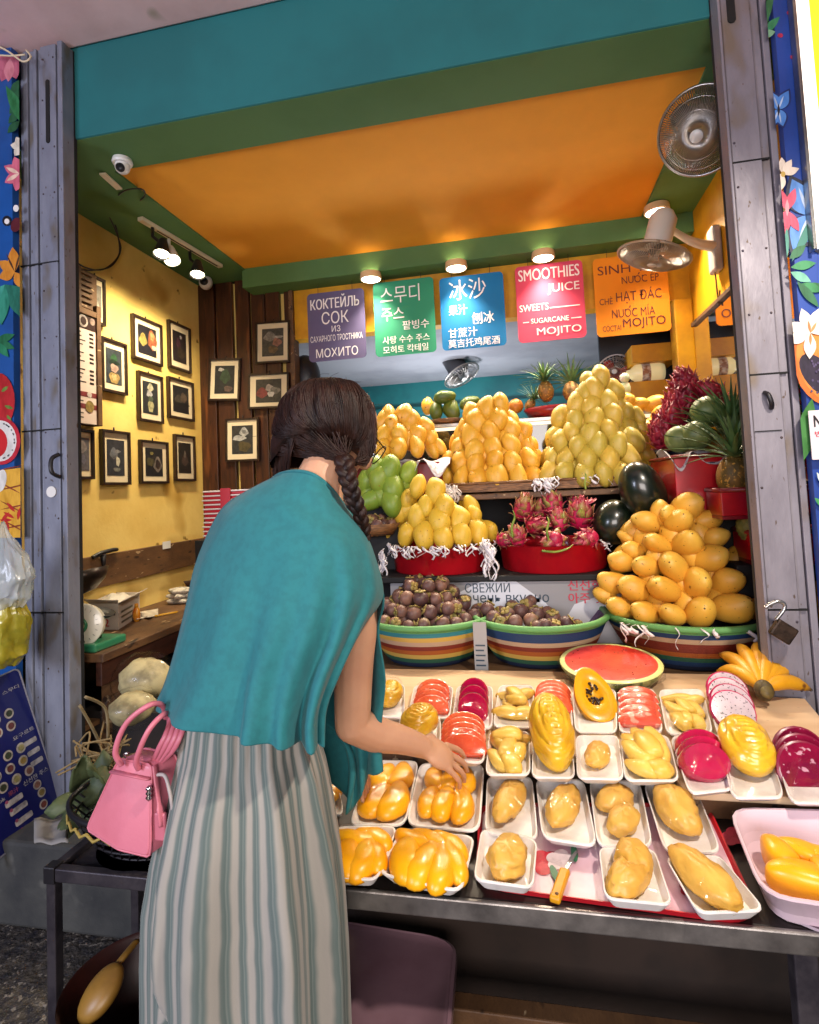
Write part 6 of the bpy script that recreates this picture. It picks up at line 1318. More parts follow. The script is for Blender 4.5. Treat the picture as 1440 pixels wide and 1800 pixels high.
for k, xs in enumerate((300, 309, 318, 327)):
    mb = MB(); mb.tube(smoothpath([B(xs + 2, 1258, .03), B(xs - 8, 1290, .0), B(xs - 22, 1318, -.005), B(266 + k * 4, 1345, .01)], 6), .0050, 6, flat=.5); mb.build('strap_fold', m_bag, bg)
mb = MB(); mb.tube(smoothpath([B(272, 1345, -.01), B(276, 1380, -.015), B(282, 1420, -.018), B(286, 1450, -.018)], 5), [.006] * 10 + [.009] * 6, 8, flat=.5); mb.build('tassel', m_bag, bg)
mb = MB(); mb.box(B(283, 1452, -.018), (.020, .008, .045)); mb.build('tag', m_bag, bg, bevel=.003, smooth=False)
mb = MB(); mb.tube(smoothpath([B(276, 1362, -.012), B(290, 1364, -.016), B(298, 1390, -.02), B(305, 1430, -.02), B(310, 1458, -.02)], 6), .0030, 8); mb.build('cord', M('grey_cord', '#a39a98', .5), bg)
mb = MB(); mb.tube([B(309, 1452, -.02), B(312, 1468, -.02)], .0045, 10); mb.build('cord_end', m_hard, bg)
mb = MB()
mb.tube([B(262, y, -.024 - .002 * (k % 2)) for k, y in enumerate((1382, 1386, 1390, 1394, 1398, 1402, 1406))], [.003, .0055, .003, .0055, .003, .0055, .003], 10)
mb.build('fitting', m_hard, bg); mb = MB(); mb.tube(smoothpath([B(222, 1332, -.01), B(219, 1326, -.014), B(225, 1324, -.014)], 5), .0022, 6); mb.build('fitting', m_hard, bg)
# ================================================================ left wall: pictures, boards, wires, track spots
m_frame = M('dark_picture_frame', '#2c1a10', .4, '#1c100a', 30); m_mat = M('cream_mount', '#d8c8a8', .6); m_art = {}
def art(c): 
    if c not in m_art: v = [int(c[i:i + 2], 16) for i in (1, 3, 5)]; g_ = sum(v) / 3; v = [int((x * .68 + g_ * .32) * .88) for x in v]; h_ = '#%02x%02x%02x' % tuple(v); m_art[c] = M('print_' + c.strip('#'), h_, .4, '#%02x%02x%02x' % tuple(int(x * .62) for x in v), 45, .40, .72)
    return m_art[c]
def picture(label, c4, plane, val, bg, blobs, mount='#d8c8a8'):
    """c4: corners in the photo (top left, top right, bottom right, bottom left); a flat frame hung on the wall"""
    q = [(aX if plane == 'X' else aY)(x, y, val) for x, y in c4]
    P = (q[0] + (q[3] + q[0]) / 2 - q[3] + q[3]) / 2; 
    w = ((q[1] - q[0]).length + (q[2] - q[3]).length) / 2; h = ((q[0] - q[3]).length + (q[1] - q[2]).length) / 2; c = sum(q, Vec((0, 0, 0))) / 4
    if plane == 'X': U = Vec((0, w, 0)); n = Vec((1, 0, 0))
    else:
        U = (q[1] - q[0] + q[2] - q[3]); U = U.normalized() * w; n = Vec((0, -1, 0))
    Wv = -n.cross(U).normalized() * h
    if Wv.z > 0: Wv = -Wv
    P = c - U / 2 - Wv / 2; o = thing('framed_picture', label, 'picture', c + Wv / 2, 'framed pictures')
    t = .014; mb = MB(); u1 = U.normalized(); w1 = Wv.normalized()
    A = [P, P + U, P + U + Wv, P + Wv]; Bq = [P + u1 * t + w1 * t, P + U - u1 * t + w1 * t, P + U + Wv - u1 * t - w1 * t, P + Wv + u1 * t - w1 * t]
    d0, d1 = n * .002, n * .024
    mb.loft([[p + d0 for p in A], [p + d1 for p in A], [p + d1 for p in Bq], [p + n * .012 for p in Bq]], True, False, False); mb.build('frame', m_frame, o, smooth=False)
    mb = MB(); mb.add([p + n * .012 for p in Bq], [(0, 1, 2, 3)]); mb.build('mount', m_mat, o, smooth=False)
    m0, m1 = .19, .81; I = lambda u, v, l: P + U * u + Wv * v + n * (.0135 + l)
    mb = MB(); mb.add([I(m0, .17, 0), I(m1, .17, 0), I(m1, .83, 0), I(m0, .83, 0)], [(0, 1, 2, 3)]); pr_ = mb.build('print', art(bg), o, smooth=False)
    for k, (u, v, ru, rv, col) in enumerate(blobs):
        mb = MB(); mb.add([I(u + ru * math.cos(a) * (1 + .18 * math.sin(3 * a + k)), v + rv * math.sin(a) * (1 + .15 * math.cos(4 * a + k)), .0008 + .0003 * k) for a in [2 * PI * e / 18 for e in range(18)]], [tuple(range(18))]); mb.build('painted_shape', art(col), pr_, smooth=False)
    mb = MB(); mb.tube([P + U * .5 + n * .004, P + U * .5 - w1 * .02 + n * .004], .004, 6); mb.build('hook', m_black, o)
WX = XL + .001
picture('picture of a hatted fruit figure with a yellow base, left of the three columns', [(174, 592), (219, 606), (218, 696), (173, 686)], 'X', WX, '#3c4650', [(.5, .33, .13, .07, '#2f6a3a'), (.5, .42, .2, .05, '#1f3a28'), (.5, .53, .15, .08, '#c89a86'), (.5, .72, .2, .11, '#d0a24a'), (.5, .70, .1, .06, '#e0c070')])
picture('picture of an orange carved figure and small yellow fruit, top of the middle column', [(229, 556), (281, 569), (280, 642), (229, 632)], 'X', WX, '#2a2430', [(.35, .5, .13, .14, '#b89a3a'), (.66, .45, .15, .22, '#c85a2a'), (.66, .36, .07, .1, '#e0a050'), (.72, .62, .08, .06, '#e8d0b0')])
picture('dim picture of dark red fruit, top of the right column by the planks', [(292, 565), (331, 576), (331, 656), (294, 646)], 'X', WX, '#33262a', [(.45, .42, .1, .12, '#5a3040'), (.55, .62, .18, .12, '#4a3a2a'), (.55, .28, .05, .04, '#c8c0c0')])
picture('picture of a tall stack of white and yellow flowers, second in the middle column', [(238, 652), (282, 663), (282, 746), (240, 739)], 'X', WX, '#30343c', [(.5, .28, .12, .08, '#d8cfa0'), (.45, .42, .12, .07, '#b8b8c0'), (.5, .52, .1, .06, '#5a6a50'), (.5, .68, .12, .12, '#c0b878')])
picture('dark picture of a few brownish fruit, second in the right column', [(291, 662), (337, 674), (336, 741), (293, 734)], 'X', WX, '#24222a', [(.42, .5, .18, .1, '#4a4038'), (.6, .44, .12, .12, '#6a5040'), (.5, .62, .3, .04, '#1c1a20')])
picture('pale framed picture cut off by the gate, under the wooden menu board', [(120, 752), (160, 757), (160, 843), (121, 842)], 'X', WX, '#6a6470', [(.5, .35, .2, .12, '#9a8a8a'), (.55, .6, .1, .1, '#7a7690')])
picture('picture of a white pear shape on grey, bottom left of the wall group', [(174, 754), (224, 761), (224, 853), (175, 852)], 'X', WX, '#3a3c48', [(.42, .42, .14, .1, '#7a7c8a'), (.56, .38, .1, .03, '#a0a0a8'), (.56, .57, .07, .09, '#e0d8b8'), (.52, .72, .12, .04, '#8a8a80')])
picture('picture of a ring shaped fruit on black, bottom of the middle column', [(242, 773), (292, 778), (291, 850), (243, 850)], 'X', WX, '#26242c', [(.62, .55, .15, .17, '#8a7a70'), (.62, .55, .09, .11, '#3a2a28'), (.35, .5, .14, .1, '#5a5230'), (.4, .3, .06, .04, '#9a8a3a')])
picture('dim brown picture at the bottom of the right column', [(303, 763), (339, 768), (339, 846), (304, 845)], 'X', WX, '#2e2624', [(.5, .55, .16, .12, '#5a4038'), (.5, .42, .05, .08, '#7a6a60')])
picture('framed picture half hidden behind the wooden menu board', [(150, 480), (181, 494), (179, 574), (152, 565)], 'X', WX, '#8a8478', [(.5, .6, .15, .1, '#b8b0a0')])
YW = YP - .021
picture('picture of a green haired fruit figure on the planks, leftmost of the four', [(369, 632), (425, 630), (424, 705), (369, 705)], 'Y', YW, '#2f3236', [(.52, .42, .16, .16, '#3a5a3a'), (.38, .26, .09, .04, '#d8d4c8'), (.62, .72, .13, .07, '#7a5a50')])
picture('picture of a white hat and coral fruit on the planks, highest of the four', [(450, 568), (511, 564), (512, 637), (452, 641)], 'Y', YW, '#55524e', [(.42, .36, .18, .11, '#a09a90'), (.62, .5, .13, .1, '#b8705a'), (.5, .68, .14, .09, '#8a6a40'), (.68, .38, .12, .03, '#c0bab0')])
picture('wide picture of red and white blossoms on the planks', [(438, 658), (510, 655), (510, 717), (438, 720)], 'Y', YW, '#45443f', [(.34, .55, .14, .14, '#a83a3a'), (.52, .42, .1, .1, '#b8a898'), (.66, .5, .12, .1, '#8a8478'), (.56, .6, .08, .08, '#d8d0c8')])
picture('tilted picture of a white flower and hat on the planks, lowest of the four', [(397, 737), (456, 734), (459, 810), (400, 812)], 'Y', YW, '#3c3e40', [(.55, .32, .13, .1, '#c8c8c4'), (.4, .46, .2, .06, '#d0d0cc'), (.55, .66, .18, .12, '#6a5a30'), (.55, .32, .06, .05, '#8a8a88')])
# wooden menu board
def X_(x, y, d=.0): return aX(x, y, WX + d)
mbd = thing('wooden_menu_board', 'wooden shutter style menu board with a printed price list, beside the gate', 'menu board', X_(150, 745))
tl = X_(100, 468, .04); trr = X_(165, 490, .04); yb = X_(165, 560, .04); y0, y1 = X_(105, 480, .04).y, trr.y; z1 = trr.z + .03; z0 = X_(165, 748, .04).z
mb = MB(); mb.box2((WX + .002, y0, z0), (WX + .03, y1 + .03, z1)); mb.build('back_board', m_oldwood, mbd, smooth=False)
mb = MB(); zz = yb.z + .02
for k in range(7): mb.box2((WX + .031, y0 + .02, zz + .02 + (z1 - zz) / 7.6 * k), (WX + .042, y1 - .01, zz + .012 + (z1 - zz) / 7.6 * (k + .82)))
mb.box2((WX + .043, (y0 + y1) / 2 - .015, zz), (WX + .05, (y0 + y1) / 2 + .015, z1)); mb.build('slats', m_oldwood, mbd, smooth=False, bevel=.002)
mb = MB(); mb.box2((WX + .031, y1, z0), (WX + .055, y1 + .03, zz + .05)); mb.box2((WX + .031, y0, zz - .02), (WX + .055, y1 - .001, zz + .012)); mb.build('side_rail', m_oldwood, mbd, smooth=False, bevel=.003)
P = Vec((WX + .046, y0, zz - .022)); U = Vec((0, y1 - y0 - .002, 0)); Wv = Vec((0, 0, -(zz - .022 - z0 - .004))); mb = MB(); mb.add([P, P + U, P + U + Wv, P + Wv], [(0, 1, 2, 3)]); sh_ = mb.build('price_sheet', M('menu_paper', '#d6c4bc', .45, coat=.2), mbd, smooth=False)
def strip(u0, u1, v0, v1, col, l=.001, nm='print_band'):
    mb = MB(); mb.add([P + U * u + Wv * v + Vec((l, 0, 0)) for u, v in ((u0, v0), (u1, v0), (u1, v1), (u0, v1))], [(0, 1, 2, 3)]); mb.build(nm, art(col), sh_, smooth=False)
strip(0, 1, 0, .13, '#4a2320'); strip(0, 1, .71, .755, '#b03034'); strip(0, 1, .82, .865, '#b03034')
def disc(u, v, r, col, l): mb = MB(); mb.add([P + U * (u + r * math.cos(a)) + Wv * (v + r * .42 * math.sin(a)) + Vec((l, 0, 0)) for a in [2 * PI * k / 20 for k in range(20)]], [tuple(range(20))]); mb.build('print_disc', art(col), sh_, smooth=False)
disc(.62, .06, .14, '#d8c4bc', .002); disc(.62, .06, .09, '#4a2320', .003); disc(.9, .04, .08, '#c8a090', .002); disc(.2, .05, .14, '#d8c4bc', .002); disc(.2, .05, .1, '#4a2320', .003); disc(.78, .73, .07, '#e2d0c8', .002); disc(.78, .84, .13, '#c8a03a', .003); disc(.15, .33, .14, '#a0563a', .002); disc(.15, .47, .13, '#b8805a', .002)
for k in range(13):
    v = .16 + .038 * k; w = random.uniform(.3, .6)
    if k in (4, 8): continue
    letter(random.choice(('Trà đá chanh', 'Sữa chua dẻo', 'Nước ép dừa', 'Chè bưởi', 'Kem xoài')), P, U, Wv, (.86 - w, .70, v, v + .022), m_dark, sh_, .01, -.0012) if False else strip(.28, .28 + w * .7, v, v + .011, '#4a3a38'); strip(.80, .93, v - .003, v + .017, '#3a2a2a')
for v in (.79, .90, .94): strip(.1, .6, v, v + .012, '#6a5654')
# wires on the left soffit
for lab, pts in (('thin dark wire looping from the ceiling corner down the yellow wall', [(172, 305, -2.0), (180, 350, -2.05), (205, 410, -2.15), (212, 440, -2.18), (195, 468, -2.19), (160, 475, -2.2), (125, 470, -2.2)]), ('second dark wire hanging beside the first one', [(174, 305, -2.0), (196, 370, -2.1), (210, 430, -2.17), (205, 455, -2.19), (180, 474, -2.2), (150, 470, -2.2), (128, 456, -2.2)])):
    mb = MB(); mb.tube(smoothpath([aX(x, y, X) for x, y, X in pts], 6), .004, 6); tag(mb.build('wire', m_black), lab, 'wire')
mb = MB(); mb.tube(smoothpath([aZ(206, 345, ZC + .008), aZ(222, 334, ZC - .02), aZ(248, 332, ZC - .02), aZ(255, 342, ZC - .015), aZ(247, 352, ZC - .005)], 6), .004, 6); tag(mb.build('wire', m_black), 'short dark wire loop at the orange ceiling edge', 'wire')
mb = MB(); a, b = aZ(180, 305, ZC - .01), aZ(210, 332, ZC - .01); mb.bar(a, b, .03, .008); tag(mb.build('cable_cover', m_mat, smooth=False), 'short cream cable cover at the front corner of the orange ceiling', 'cable cover')
# cameras
def domecam(px, py, Yd, lab, s, aimv):
    p = aZ(px, py, Yd); o = thing('security_camera', lab, 'camera', p); mb = MB(); mb.lathe([(0, .001), (.05 * s, 0), (.055 * s, -.02 * s), (.05 * s, -.03 * s), (0, -.03 * s)], 24, p); mb.build('base', m_white, o, sharp=40)
    mb = MB(); c = p + Vec((0, 0, -.045 * s)); mb.ell(c, .040 * s, None, 20, 14); mb.build('dome', m_white, o); mb = MB(); d = Vec(aimv).normalized(); rot = d.to_track_quat('Z', 'Y').to_matrix(); mb.lathe([(0, .030 * s), (.024 * s, .031 * s), (.024 * s, .038 * s), (.0, .041 * s)], 20, c, rot); mb.build('lens', m_black, o)
domecam(215, 280, ZC - .001, 'white dome security camera at the front left corner of the green border', .78, (.3, -1, -.7))
p = aY(360, 494, 3.40); o = thing('security_camera', 'white swivel security camera high in the corner by the planks', 'camera', p)
mb = MB(); mb.ell(p + Vec((.02, -.02, -.02)), (.045, .045, .05), None, 20, 14); mb.tube([p + Vec((.03, 0, .03)), p + Vec((.05, .02, .10))], .018, 10); mb.build('housing', m_white, o); mb = MB(); q = p + Vec((.02, -.02, -.02)); rot = Vec((.25, -1, -.15)).to_track_quat('Z', 'Y').to_matrix(); mb.lathe([(0, .03), (.027, .036), (.027, .044), (0, .048)], 20, q, rot); mb.build('lens', m_black, o)
# track spots
zT = ZC - .012; a, b = aZ(246, 384, zT), aZ(388, 468, zT); tk = thing('light_track', 'cream ceiling track carrying three spot lamps along the green border', 'track', (a + b) / 2)
mb = MB(); mb.bar(a, b, .034, .022); mb.build('track_rail', M('cream_rail', '#d6c8ac', .4), tk, smooth=False, bevel=.003)
mb = MB(); d = (b - a); mb.bar(a.lerp(b, .18) + Vec((0, 0, -.0125)), a.lerp(b, .95) + Vec((0, 0, -.0125)), .010, .002); mb.build('track_slot', m_black, tk, smooth=False)
m_spot = M('lit_spot_lens', '#fff0c0', .4, emit=30)
for (x, y, x1, y1, mt, aim, lab, pw) in ((268, 410, 284, 448, m_black, (XL, 2.75, 2.0), 'black spot lamp on the track nearest the gate', 58), (297, 430, 303, 458, m_white, (-2.0, 2.9, 1.2), 'white spot lamp between the two black ones', 20), (334, 452, 347, 484, m_black, (XL, 3.1, 1.9), 'black spot lamp at the far end of the track', 48)):
    t0 = aZ(x, y - 10, zT - .02); h = aZ(x1, y1, zT - .20); d = (Vec(aim) - h).normalized(); d = (d + Vec((.55, -.55, -.2))).normalized(); rot = d.to_track_quat('Z', 'Y').to_matrix(); o = thing('spot_lamp', lab, 'lamp', t0, 'track spot lamps')
    mb = MB(); mb.tube([t0, t0 + Vec((0, 0, -.05)), h - d * .07], .009, 8); mb.build('stem', mt, o)
    mb = MB(); mb.lathe([(0, -.10), (.020, -.10), (.026, -.08), (.042, -.01), (.043, .0), (.038, -.004), (.036, -.012)], 24, h, rot, cap=False); mb.build('shade', mt, o, sharp=40)
    mb = MB(); mb.lathe([(0, -.006), (.034, -.008), (.036, -.012)], 24, h, rot, cap=False); mb.build('lens', m_spot, o)
    lamp('spot_light', 'SPOT', h + d * .012, pw, (1, .84, .56), .05, aim=aim, spot=R(110), blend=1.0, parent=o)

# ================================================================ fans
m_cage = M('chrome_wire', '#a9a29a', .3, metal=.9); m_blade = M('dark_blade', '#5c554e', .4); m_fanw = M('ivory_plastic', '#cfc6b8', .35)
def fan(name, lab, c, axis, Rf, mount, mcol, motor=1.0, wires=64, depth=.10, cage=m_cage, nb=3, blade=None):
    ax = Vec(axis).normalized(); rot = ax.to_track_quat('Z', 'Y').to_matrix(); c = Vec(c); o = thing(name, lab, 'fan', c)
    def cg(t, a, f): r = Rf * t; z = (depth * .5) * (1 - t ** 3) * f; return c + rot @ Vec((r * math.cos(a), r * math.sin(a), z))
    for f, nm in ((1, 'front_cage'), (-1, 'rear_cage')):
        mb = MB()
        for k in range(wires):
            a = 2 * PI * k / wires; mb.tube([cg(t, a + .25 * t * f, f) for t in (.14, .35, .55, .75, .9, 1.0)], .0017, 4)
        for t in (.14, .55, .8): mb.tube([cg(t, a, f) for a in [2 * PI * k / 40 for k in range(41)]], .0018, 5)
        mb.build(nm, cage, o)
    mb = MB(); mb.tube([cg(1, a, 0) for a in [2 * PI * k / 48 for k in range(49)]], .006, 8); mb.build('rim', cage, o)
    mb = MB(); mb.lathe([(0, depth * .52), (Rf * .15, depth * .51), (Rf * .16, depth * .47)], 24, c, rot); mb.build('badge', m_white, o)
    mb = MB()
    for k in range(nb):
        a = 2 * PI * k / nb; q = []
        for i in range(6):
            for j in range(5):
                r = Rf * (.18 + .68 * i / 5); w = (.25 + .75 * math.sin(PI * min(1, i / 5 * .8 + .12))) * .55; aa = a + (j / 4 - .5) * w * 1.4; q.append(c + rot @ Vec((r * math.cos(aa), r * math.sin(aa), (j / 4 - .5) * .04)))
        mb.add(q, [(i * 5 + j, i * 5 + j + 1, (i + 1) * 5 + j + 1, (i + 1) * 5 + j) for i in range(5) for j in range(4)])
    mb.build('blades', blade or m_blade, o, solid=.002); mb = MB(); mb.lathe([(0, .02), (Rf * .13, .018), (Rf * .14, -.03), (0, -.03)], 20, c, rot); mb.build('hub', mcol, o)
    mb = MB(); mb.lathe([(0, -depth * .45), (.045 * motor, -depth * .45), (.055 * motor, -depth * .6), (.055 * motor, -depth * .5 - .12 * motor), (.035 * motor, -depth * .5 - .15 * motor), (0, -depth * .5 - .155 * motor)], 24, c, rot); mb.build('motor', mcol, o, sharp=40)
    back = c + rot @ Vec((0, 0, -depth * .5 - .10 * motor))
    if mount is not None:
        mb = MB(); mb.tube(smoothpath([back, back.lerp(Vec(mount), .5) + Vec((0, 0, -.03)), Vec(mount)], 5), [.020, .018, .016, .016, .018, .02, .022, .024, .026, .028, .03], 10); mb.build('bracket', mcol, o)
    return o
mid = aY(1150, 450, 2.75); m0 = Vec((XR - .004, 2.98, aX(1252, 450, XR).z))
o = fan('wall_fan', 'ivory wall fan tilted down in front of the orange menu sign', mid, (-.30, .02, -1), aY(1216, 450, 2.75).x - mid.x, m0, m_fanw, 1.15, 80, .09, M('ivory_wire', '#a8927a', .4, metal=.3))
mb = MB(); mb.box2((XR - .045, m0.y - .05, m0.z - .13), (XR - .002, m0.y + .05, m0.z + .10)); mb.build('wall_plate', m_grey, o, smooth=False, bevel=.012)
mb = MB(); mb.tube(smoothpath([(XR - .03, m0.y, m0.z - .13), (XR - .02, m0.y + .01, m0.z - .3), (XR - .015, m0.y, 2.35)]), .004, 6); mb.build('flex', m_oldwood, o)
bg_ = aY(1232, 232, 2.22)
fan('wall_fan', 'large chrome caged wall fan partly behind the riveted gate, near the ceiling', bg_, (-.42, -.62, -.55), .155, (XR - .003, 2.55, bg_.z + .08), m_black, 1.2, 120, .14)
fb = aY(812, 660, 4.6); fan('wall_fan', 'small grey fan in the back room, below the blue menu sign', fb, (.45, -.25, -.85), .16, (fb.x - .10, 4.75, 2.485), M('dark_grey_fan', '#4a484c', .4), 1.6, 40, .08)
fr_ = aY(1082, 655, 3.9); fan('desk_fan', 'small desk fan with red blades behind the tallest mango pile', fr_, (-.35, -1, .1), .125, (fr_.x + .03, 4.0, fr_.z - .18), M('red_fan_plastic', '#b8301c', .35, coat=.3), .9, 30, .07, blade=bpy.data.materials['red_fan_plastic'])

# ================================================================ right rear corner
mb = MB(); mz0, mz1 = 1.10, aX(1207, 590, XR).z; mr = thing('wall_mirror', 'large mirror on the right wall reflecting the orange menu sign', 'mirror', (XR, 2.9, mz0)); mb.box2((XR - .012, 2.05, mz0), (XR - .004, 3.44, mz1)); mb.build('glass', m_mirror, mr, smooth=False)
mb = MB(); mb.bar((XR - .014, 2.05, mz1 + .01), (XR - .014, 3.44, mz1 + .01), .03, .022); mb.build('top_trim', m_oldwood, mr, smooth=False, bevel=.002)
def yshelf(x0, y0, x1, y1, Y, lab):
    a, b = aY(x0, y0, Y), aY(x1, y1, Y); mb = MB(); mb.box2((a.x, Y, b.z), (.98, Y + .28, a.z)); return tag(mb.build('yellow_shelf', m_yellow2, smooth=False, bevel=.004), lab, 'shelf')
yshelf(1110, 607, 1190, 632, 3.66, 'upper yellow shelf behind the orange menu sign'); sz = yshelf(1100, 672, 1190, 703, 3.66, 'lower yellow shelf carrying the cream jug, right of the tallest mango pile')
mb = MB(); mb.box2((.55, 3.96, .3), (1.6, 4.0, 2.45)); tag(mb.build('dark_cabinet', M('dark_blue_cabinet', '#1c2630', .5), smooth=False), 'dark cabinet back behind the yellow shelves', 'cabinet')
ja, jb = aY(1102, 660, 3.74), aY(1168, 655, 3.74); jz = aY(1100, 672, 3.66).z; jc = (ja + jb) / 2; jr = .062
jg = thing('jug', 'cream plastic jug with a brown label lying on the lower yellow shelf', 'jug', (jc.x, jc.y, jz)); rt = Matrix.Rotation(R(90), 3, 'Y'); m_jug = M('glowing_cream_plastic', '#e6d8a0', .35, emit=.25); hl = (jb.x - ja.x) / 2  # jug plastic carries a weak emission, brightness put in though it is no lamp
mb = MB(); mb.lathe([(0, -hl), (jr * .4, -hl), (jr * .5, -hl * .8), (jr, -hl * .5), (jr, hl * .7), (jr * .8, hl * .98), (0, hl)], 26, Vec((jc.x, jc.y, jz + jr + .002)), rt, cap=False); mb.build('jug_body', m_jug, jg)
mb = MB(); mb.lathe([(jr + .001, -hl * .25), (jr + .0015, hl * .2)], 26, Vec((jc.x, jc.y, jz + jr + .002)), rt, cap=False); mb.build('label', M('brown_label', '#8a5a3a', .5, '#d8cdbc', 30), jg)
mb = MB(); q = aY(1100, 690, 3.3); mb.ell(q + Vec((0, 0, .02)), (.03, .025, .05)); mb.ell(q + Vec((0, 0, .085)), (.028, .026, .03)); tag(mb.build('figurine', M('white_green_ceramic', '#b8c8a0', .3, '#e0d8c8', 20)), 'small pale ceramic figurine beside the tallest mango pile', 'figurine')
kb = aY(524, 660, 3.56); sb = thing('black_bin', 'black rounded object standing behind the plank partition edge', 'bin', kb); mb = MB(); mb.ell(kb + Vec((.02, .08, .0)), (.11, .09, .16), None, 20, 14); mb.build('bin_body', m_black, sb)
mb = MB(); mb.box2((-1.50, 3.60, ZF), (-1.28, 3.80, aY(520, 682, 3.62).z)); mb.build('stand', m_greyceil, sb, smooth=False)

# ================================================================ left counter and what stands on it
ZCt = .81; ct = thing('side_counter', 'worn brown wooden counter along the yellow wall', 'counter', (-1.97, 2.6, ZF)); xe = -1.72
mb = MB(); mb.box2((XL + .002, 1.97, ZCt - .035), (xe, 3.46, ZCt)); mb.build('counter_top', m_oldwood, ct, smooth=False, bevel=.004)
mb = MB(); mb.box2((xe - .04, 1.975, ZCt - .13), (xe - .012, 3.455, ZCt - .037)); mb.build('apron', M('dark_red_brown_wood', '#3e2014', .5, '#2a130c', 6, stretch=(3, 1, 3), bump=.2), ct, smooth=False, bevel=.003)
for y in (2.05, 3.35): mb = MB(); mb.box2((xe - .08, y, ZF), (xe - .03, y + .05, ZCt - .132)); mb.build('leg', m_oldwood, ct, smooth=False)
mb = MB(); mb.box2((XL + .002, 1.97, .50), (xe - .09, 3.4, .52)); mb.build('lower_shelf', m_oldwood, ct, smooth=False)
a = aX(130, 983, XL); b = aX(130, 1062, XL); wb = thing('wall_board', 'worn brown board fixed along the yellow wall above the counter', 'board', (XL, 2.6, b.z)); mb = MB(); mb.box2((XL + .001, 1.97, a.z - .165), (XL + .026, 3.47, a.z)); mb.build('board_plank', m_oldwood, wb, smooth=False, bevel=.003)
mb = MB(); q = aX(188, 972, XL + .03); mb.tube(smoothpath([q + Vec((0, -.10, -.012)), q + Vec((.01, -.05, .006)), q + Vec((.012, .03, .012)), q + Vec((0, .07, .01))], 5), .011, 8); mb.tube([q + Vec((0, -.03, 0)), q + Vec((0, -.02, -.10))], [.018, .004], 8); mb.build('hook', m_black, wb)
q = aX(293, 958, XL + .028); mb = MB(); mb.box(q, (.002, .075, .045)); tag(mb.build('price_tag', m_white, smooth=False), 'small white price tag stuck on the wall board', 'tag')
q = aX(136, 1020, XL + .10); pn = thing('wok', 'dark wok hanging on the wall board at the gate edge', 'wok', q); mb = MB(); mb.lathe([(0, -.10), (.06, -.09), (.11, -.05), (.135, .0), (.130, .0), (.10, -.045), (.0, -.085)], 30, q + Vec((0, 0, .03)), Matrix.Rotation(R(-14), 3, 'Y')); mb.build('wok_bowl', M('dark_wok', '#2c2420', .35, '#4a3c34', 14, metal=.6), pn)
# cardboard box with 12
p0 = aZ(157, 1106, ZCt); p1 = aZ(208, 1107, ZCt); p2 = aZ(234, 1090, ZCt); U = (p1 - p0); Dp = (p2 - p1); hgt = .125
bx_ = thing('carton', 'open white carton printed with a red 12 on the counter', 'carton', p0); m_cart = M('white_carton', '#c9bfb4', .6, '#bdb2a6', 6); mb = MB()
top = [p + Vec((0, 0, hgt)) for p in (p0, p1, p1 + Dp * 1.5, p0 + Dp * 1.5)]; bot = [Vec((p.x, p.y, ZCt + .001)) for p in (p0, p1, p1 + Dp * 1.5, p0 + Dp * 1.5)]
mb.loft([bot, top], True, True, False); mb.build('box_body', m_cart, bx_, smooth=False, solid=.003)
mb = MB(); mb.add([top[0], top[1], top[1] + Vec((.02, -.02, .02)) , top[0] + Vec((-.02, -.01, .02))], [(0, 1, 2, 3)]); mb.add([top[1], top[2], top[2] + Vec((.05, 0, .02)), top[1] + Vec((.05, 0, .02))], [(0, 1, 2, 3)]); mb.build('flap', m_cart, bx_, smooth=False, solid=.003)
P = top[0]; Wv = bot[0] - top[0]; letter('#12', P, U, Wv, (.18, .70, .60, .92), M('carton_red', '#b02028', .5), bx_, .03, .003); letter('FRESH', P, U, Wv, (.48, .88, .30, .38), m_dark, bx_, .0, .003) if False else None
for v, u0, u1 in ((.32, .46, .90), (.41, .46, .92)): mb = MB(); n = U.cross(-Wv).normalized() * .003; mb.add([P + U * u + Wv * w + n for u, w in ((u0, v), (u1, v), (u1, v + .045), (u0, v + .045))], [(0, 1, 2, 3)]); mb.build('print_line', m_dark, bx_, smooth=False)
mb = MB()
for k in range(3): n = Dp.cross(Wv).normalized(); n = n if n.x > 0 else -n; mb.add([p1 + Dp * (1.5 * u) + Vec((0, 0, hgt * w)) + n * .004 for u, w in ((.1, .18 + .2 * k), (.62, .18 + .2 * k), (.62, .26 + .2 * k), (.1, .26 + .2 * k))], [(0, 1, 2, 3)])
mb.build('side_print', art('#6a6a58'), bx_, smooth=False)
mb = MB(); cc = sum(top, Vec((0, 0, 0))) / 4; g = quadgrid(lambda u, v: top[0] + U * u + Dp * 1.5 * v + Vec((0, 0, -.02 + .035 * math.sin(PI * u) * math.sin(PI * v) + .010 * math.sin(13 * u + 4) * math.cos(11 * v))), 20, 20); g.build('plastic_lining', M('milky_plastic', '#d2ccc0', .3, bump=.6, bs=40), bx_, solid=.002)
q = aZ(240, 1080, ZCt + .035); mb = MB(); mb.ell(q, (.020, .016, .042), None, 14, 10); mb.tube([q + Vec((0, 0, .036)), q + Vec((0, 0, .055))], [.010, .009], 10); tag(mb.build('bottle', M('orange_bottle', '#c8641a', .3, '#d8962a', 20)), 'small orange bottle behind the white carton', 'bottle')
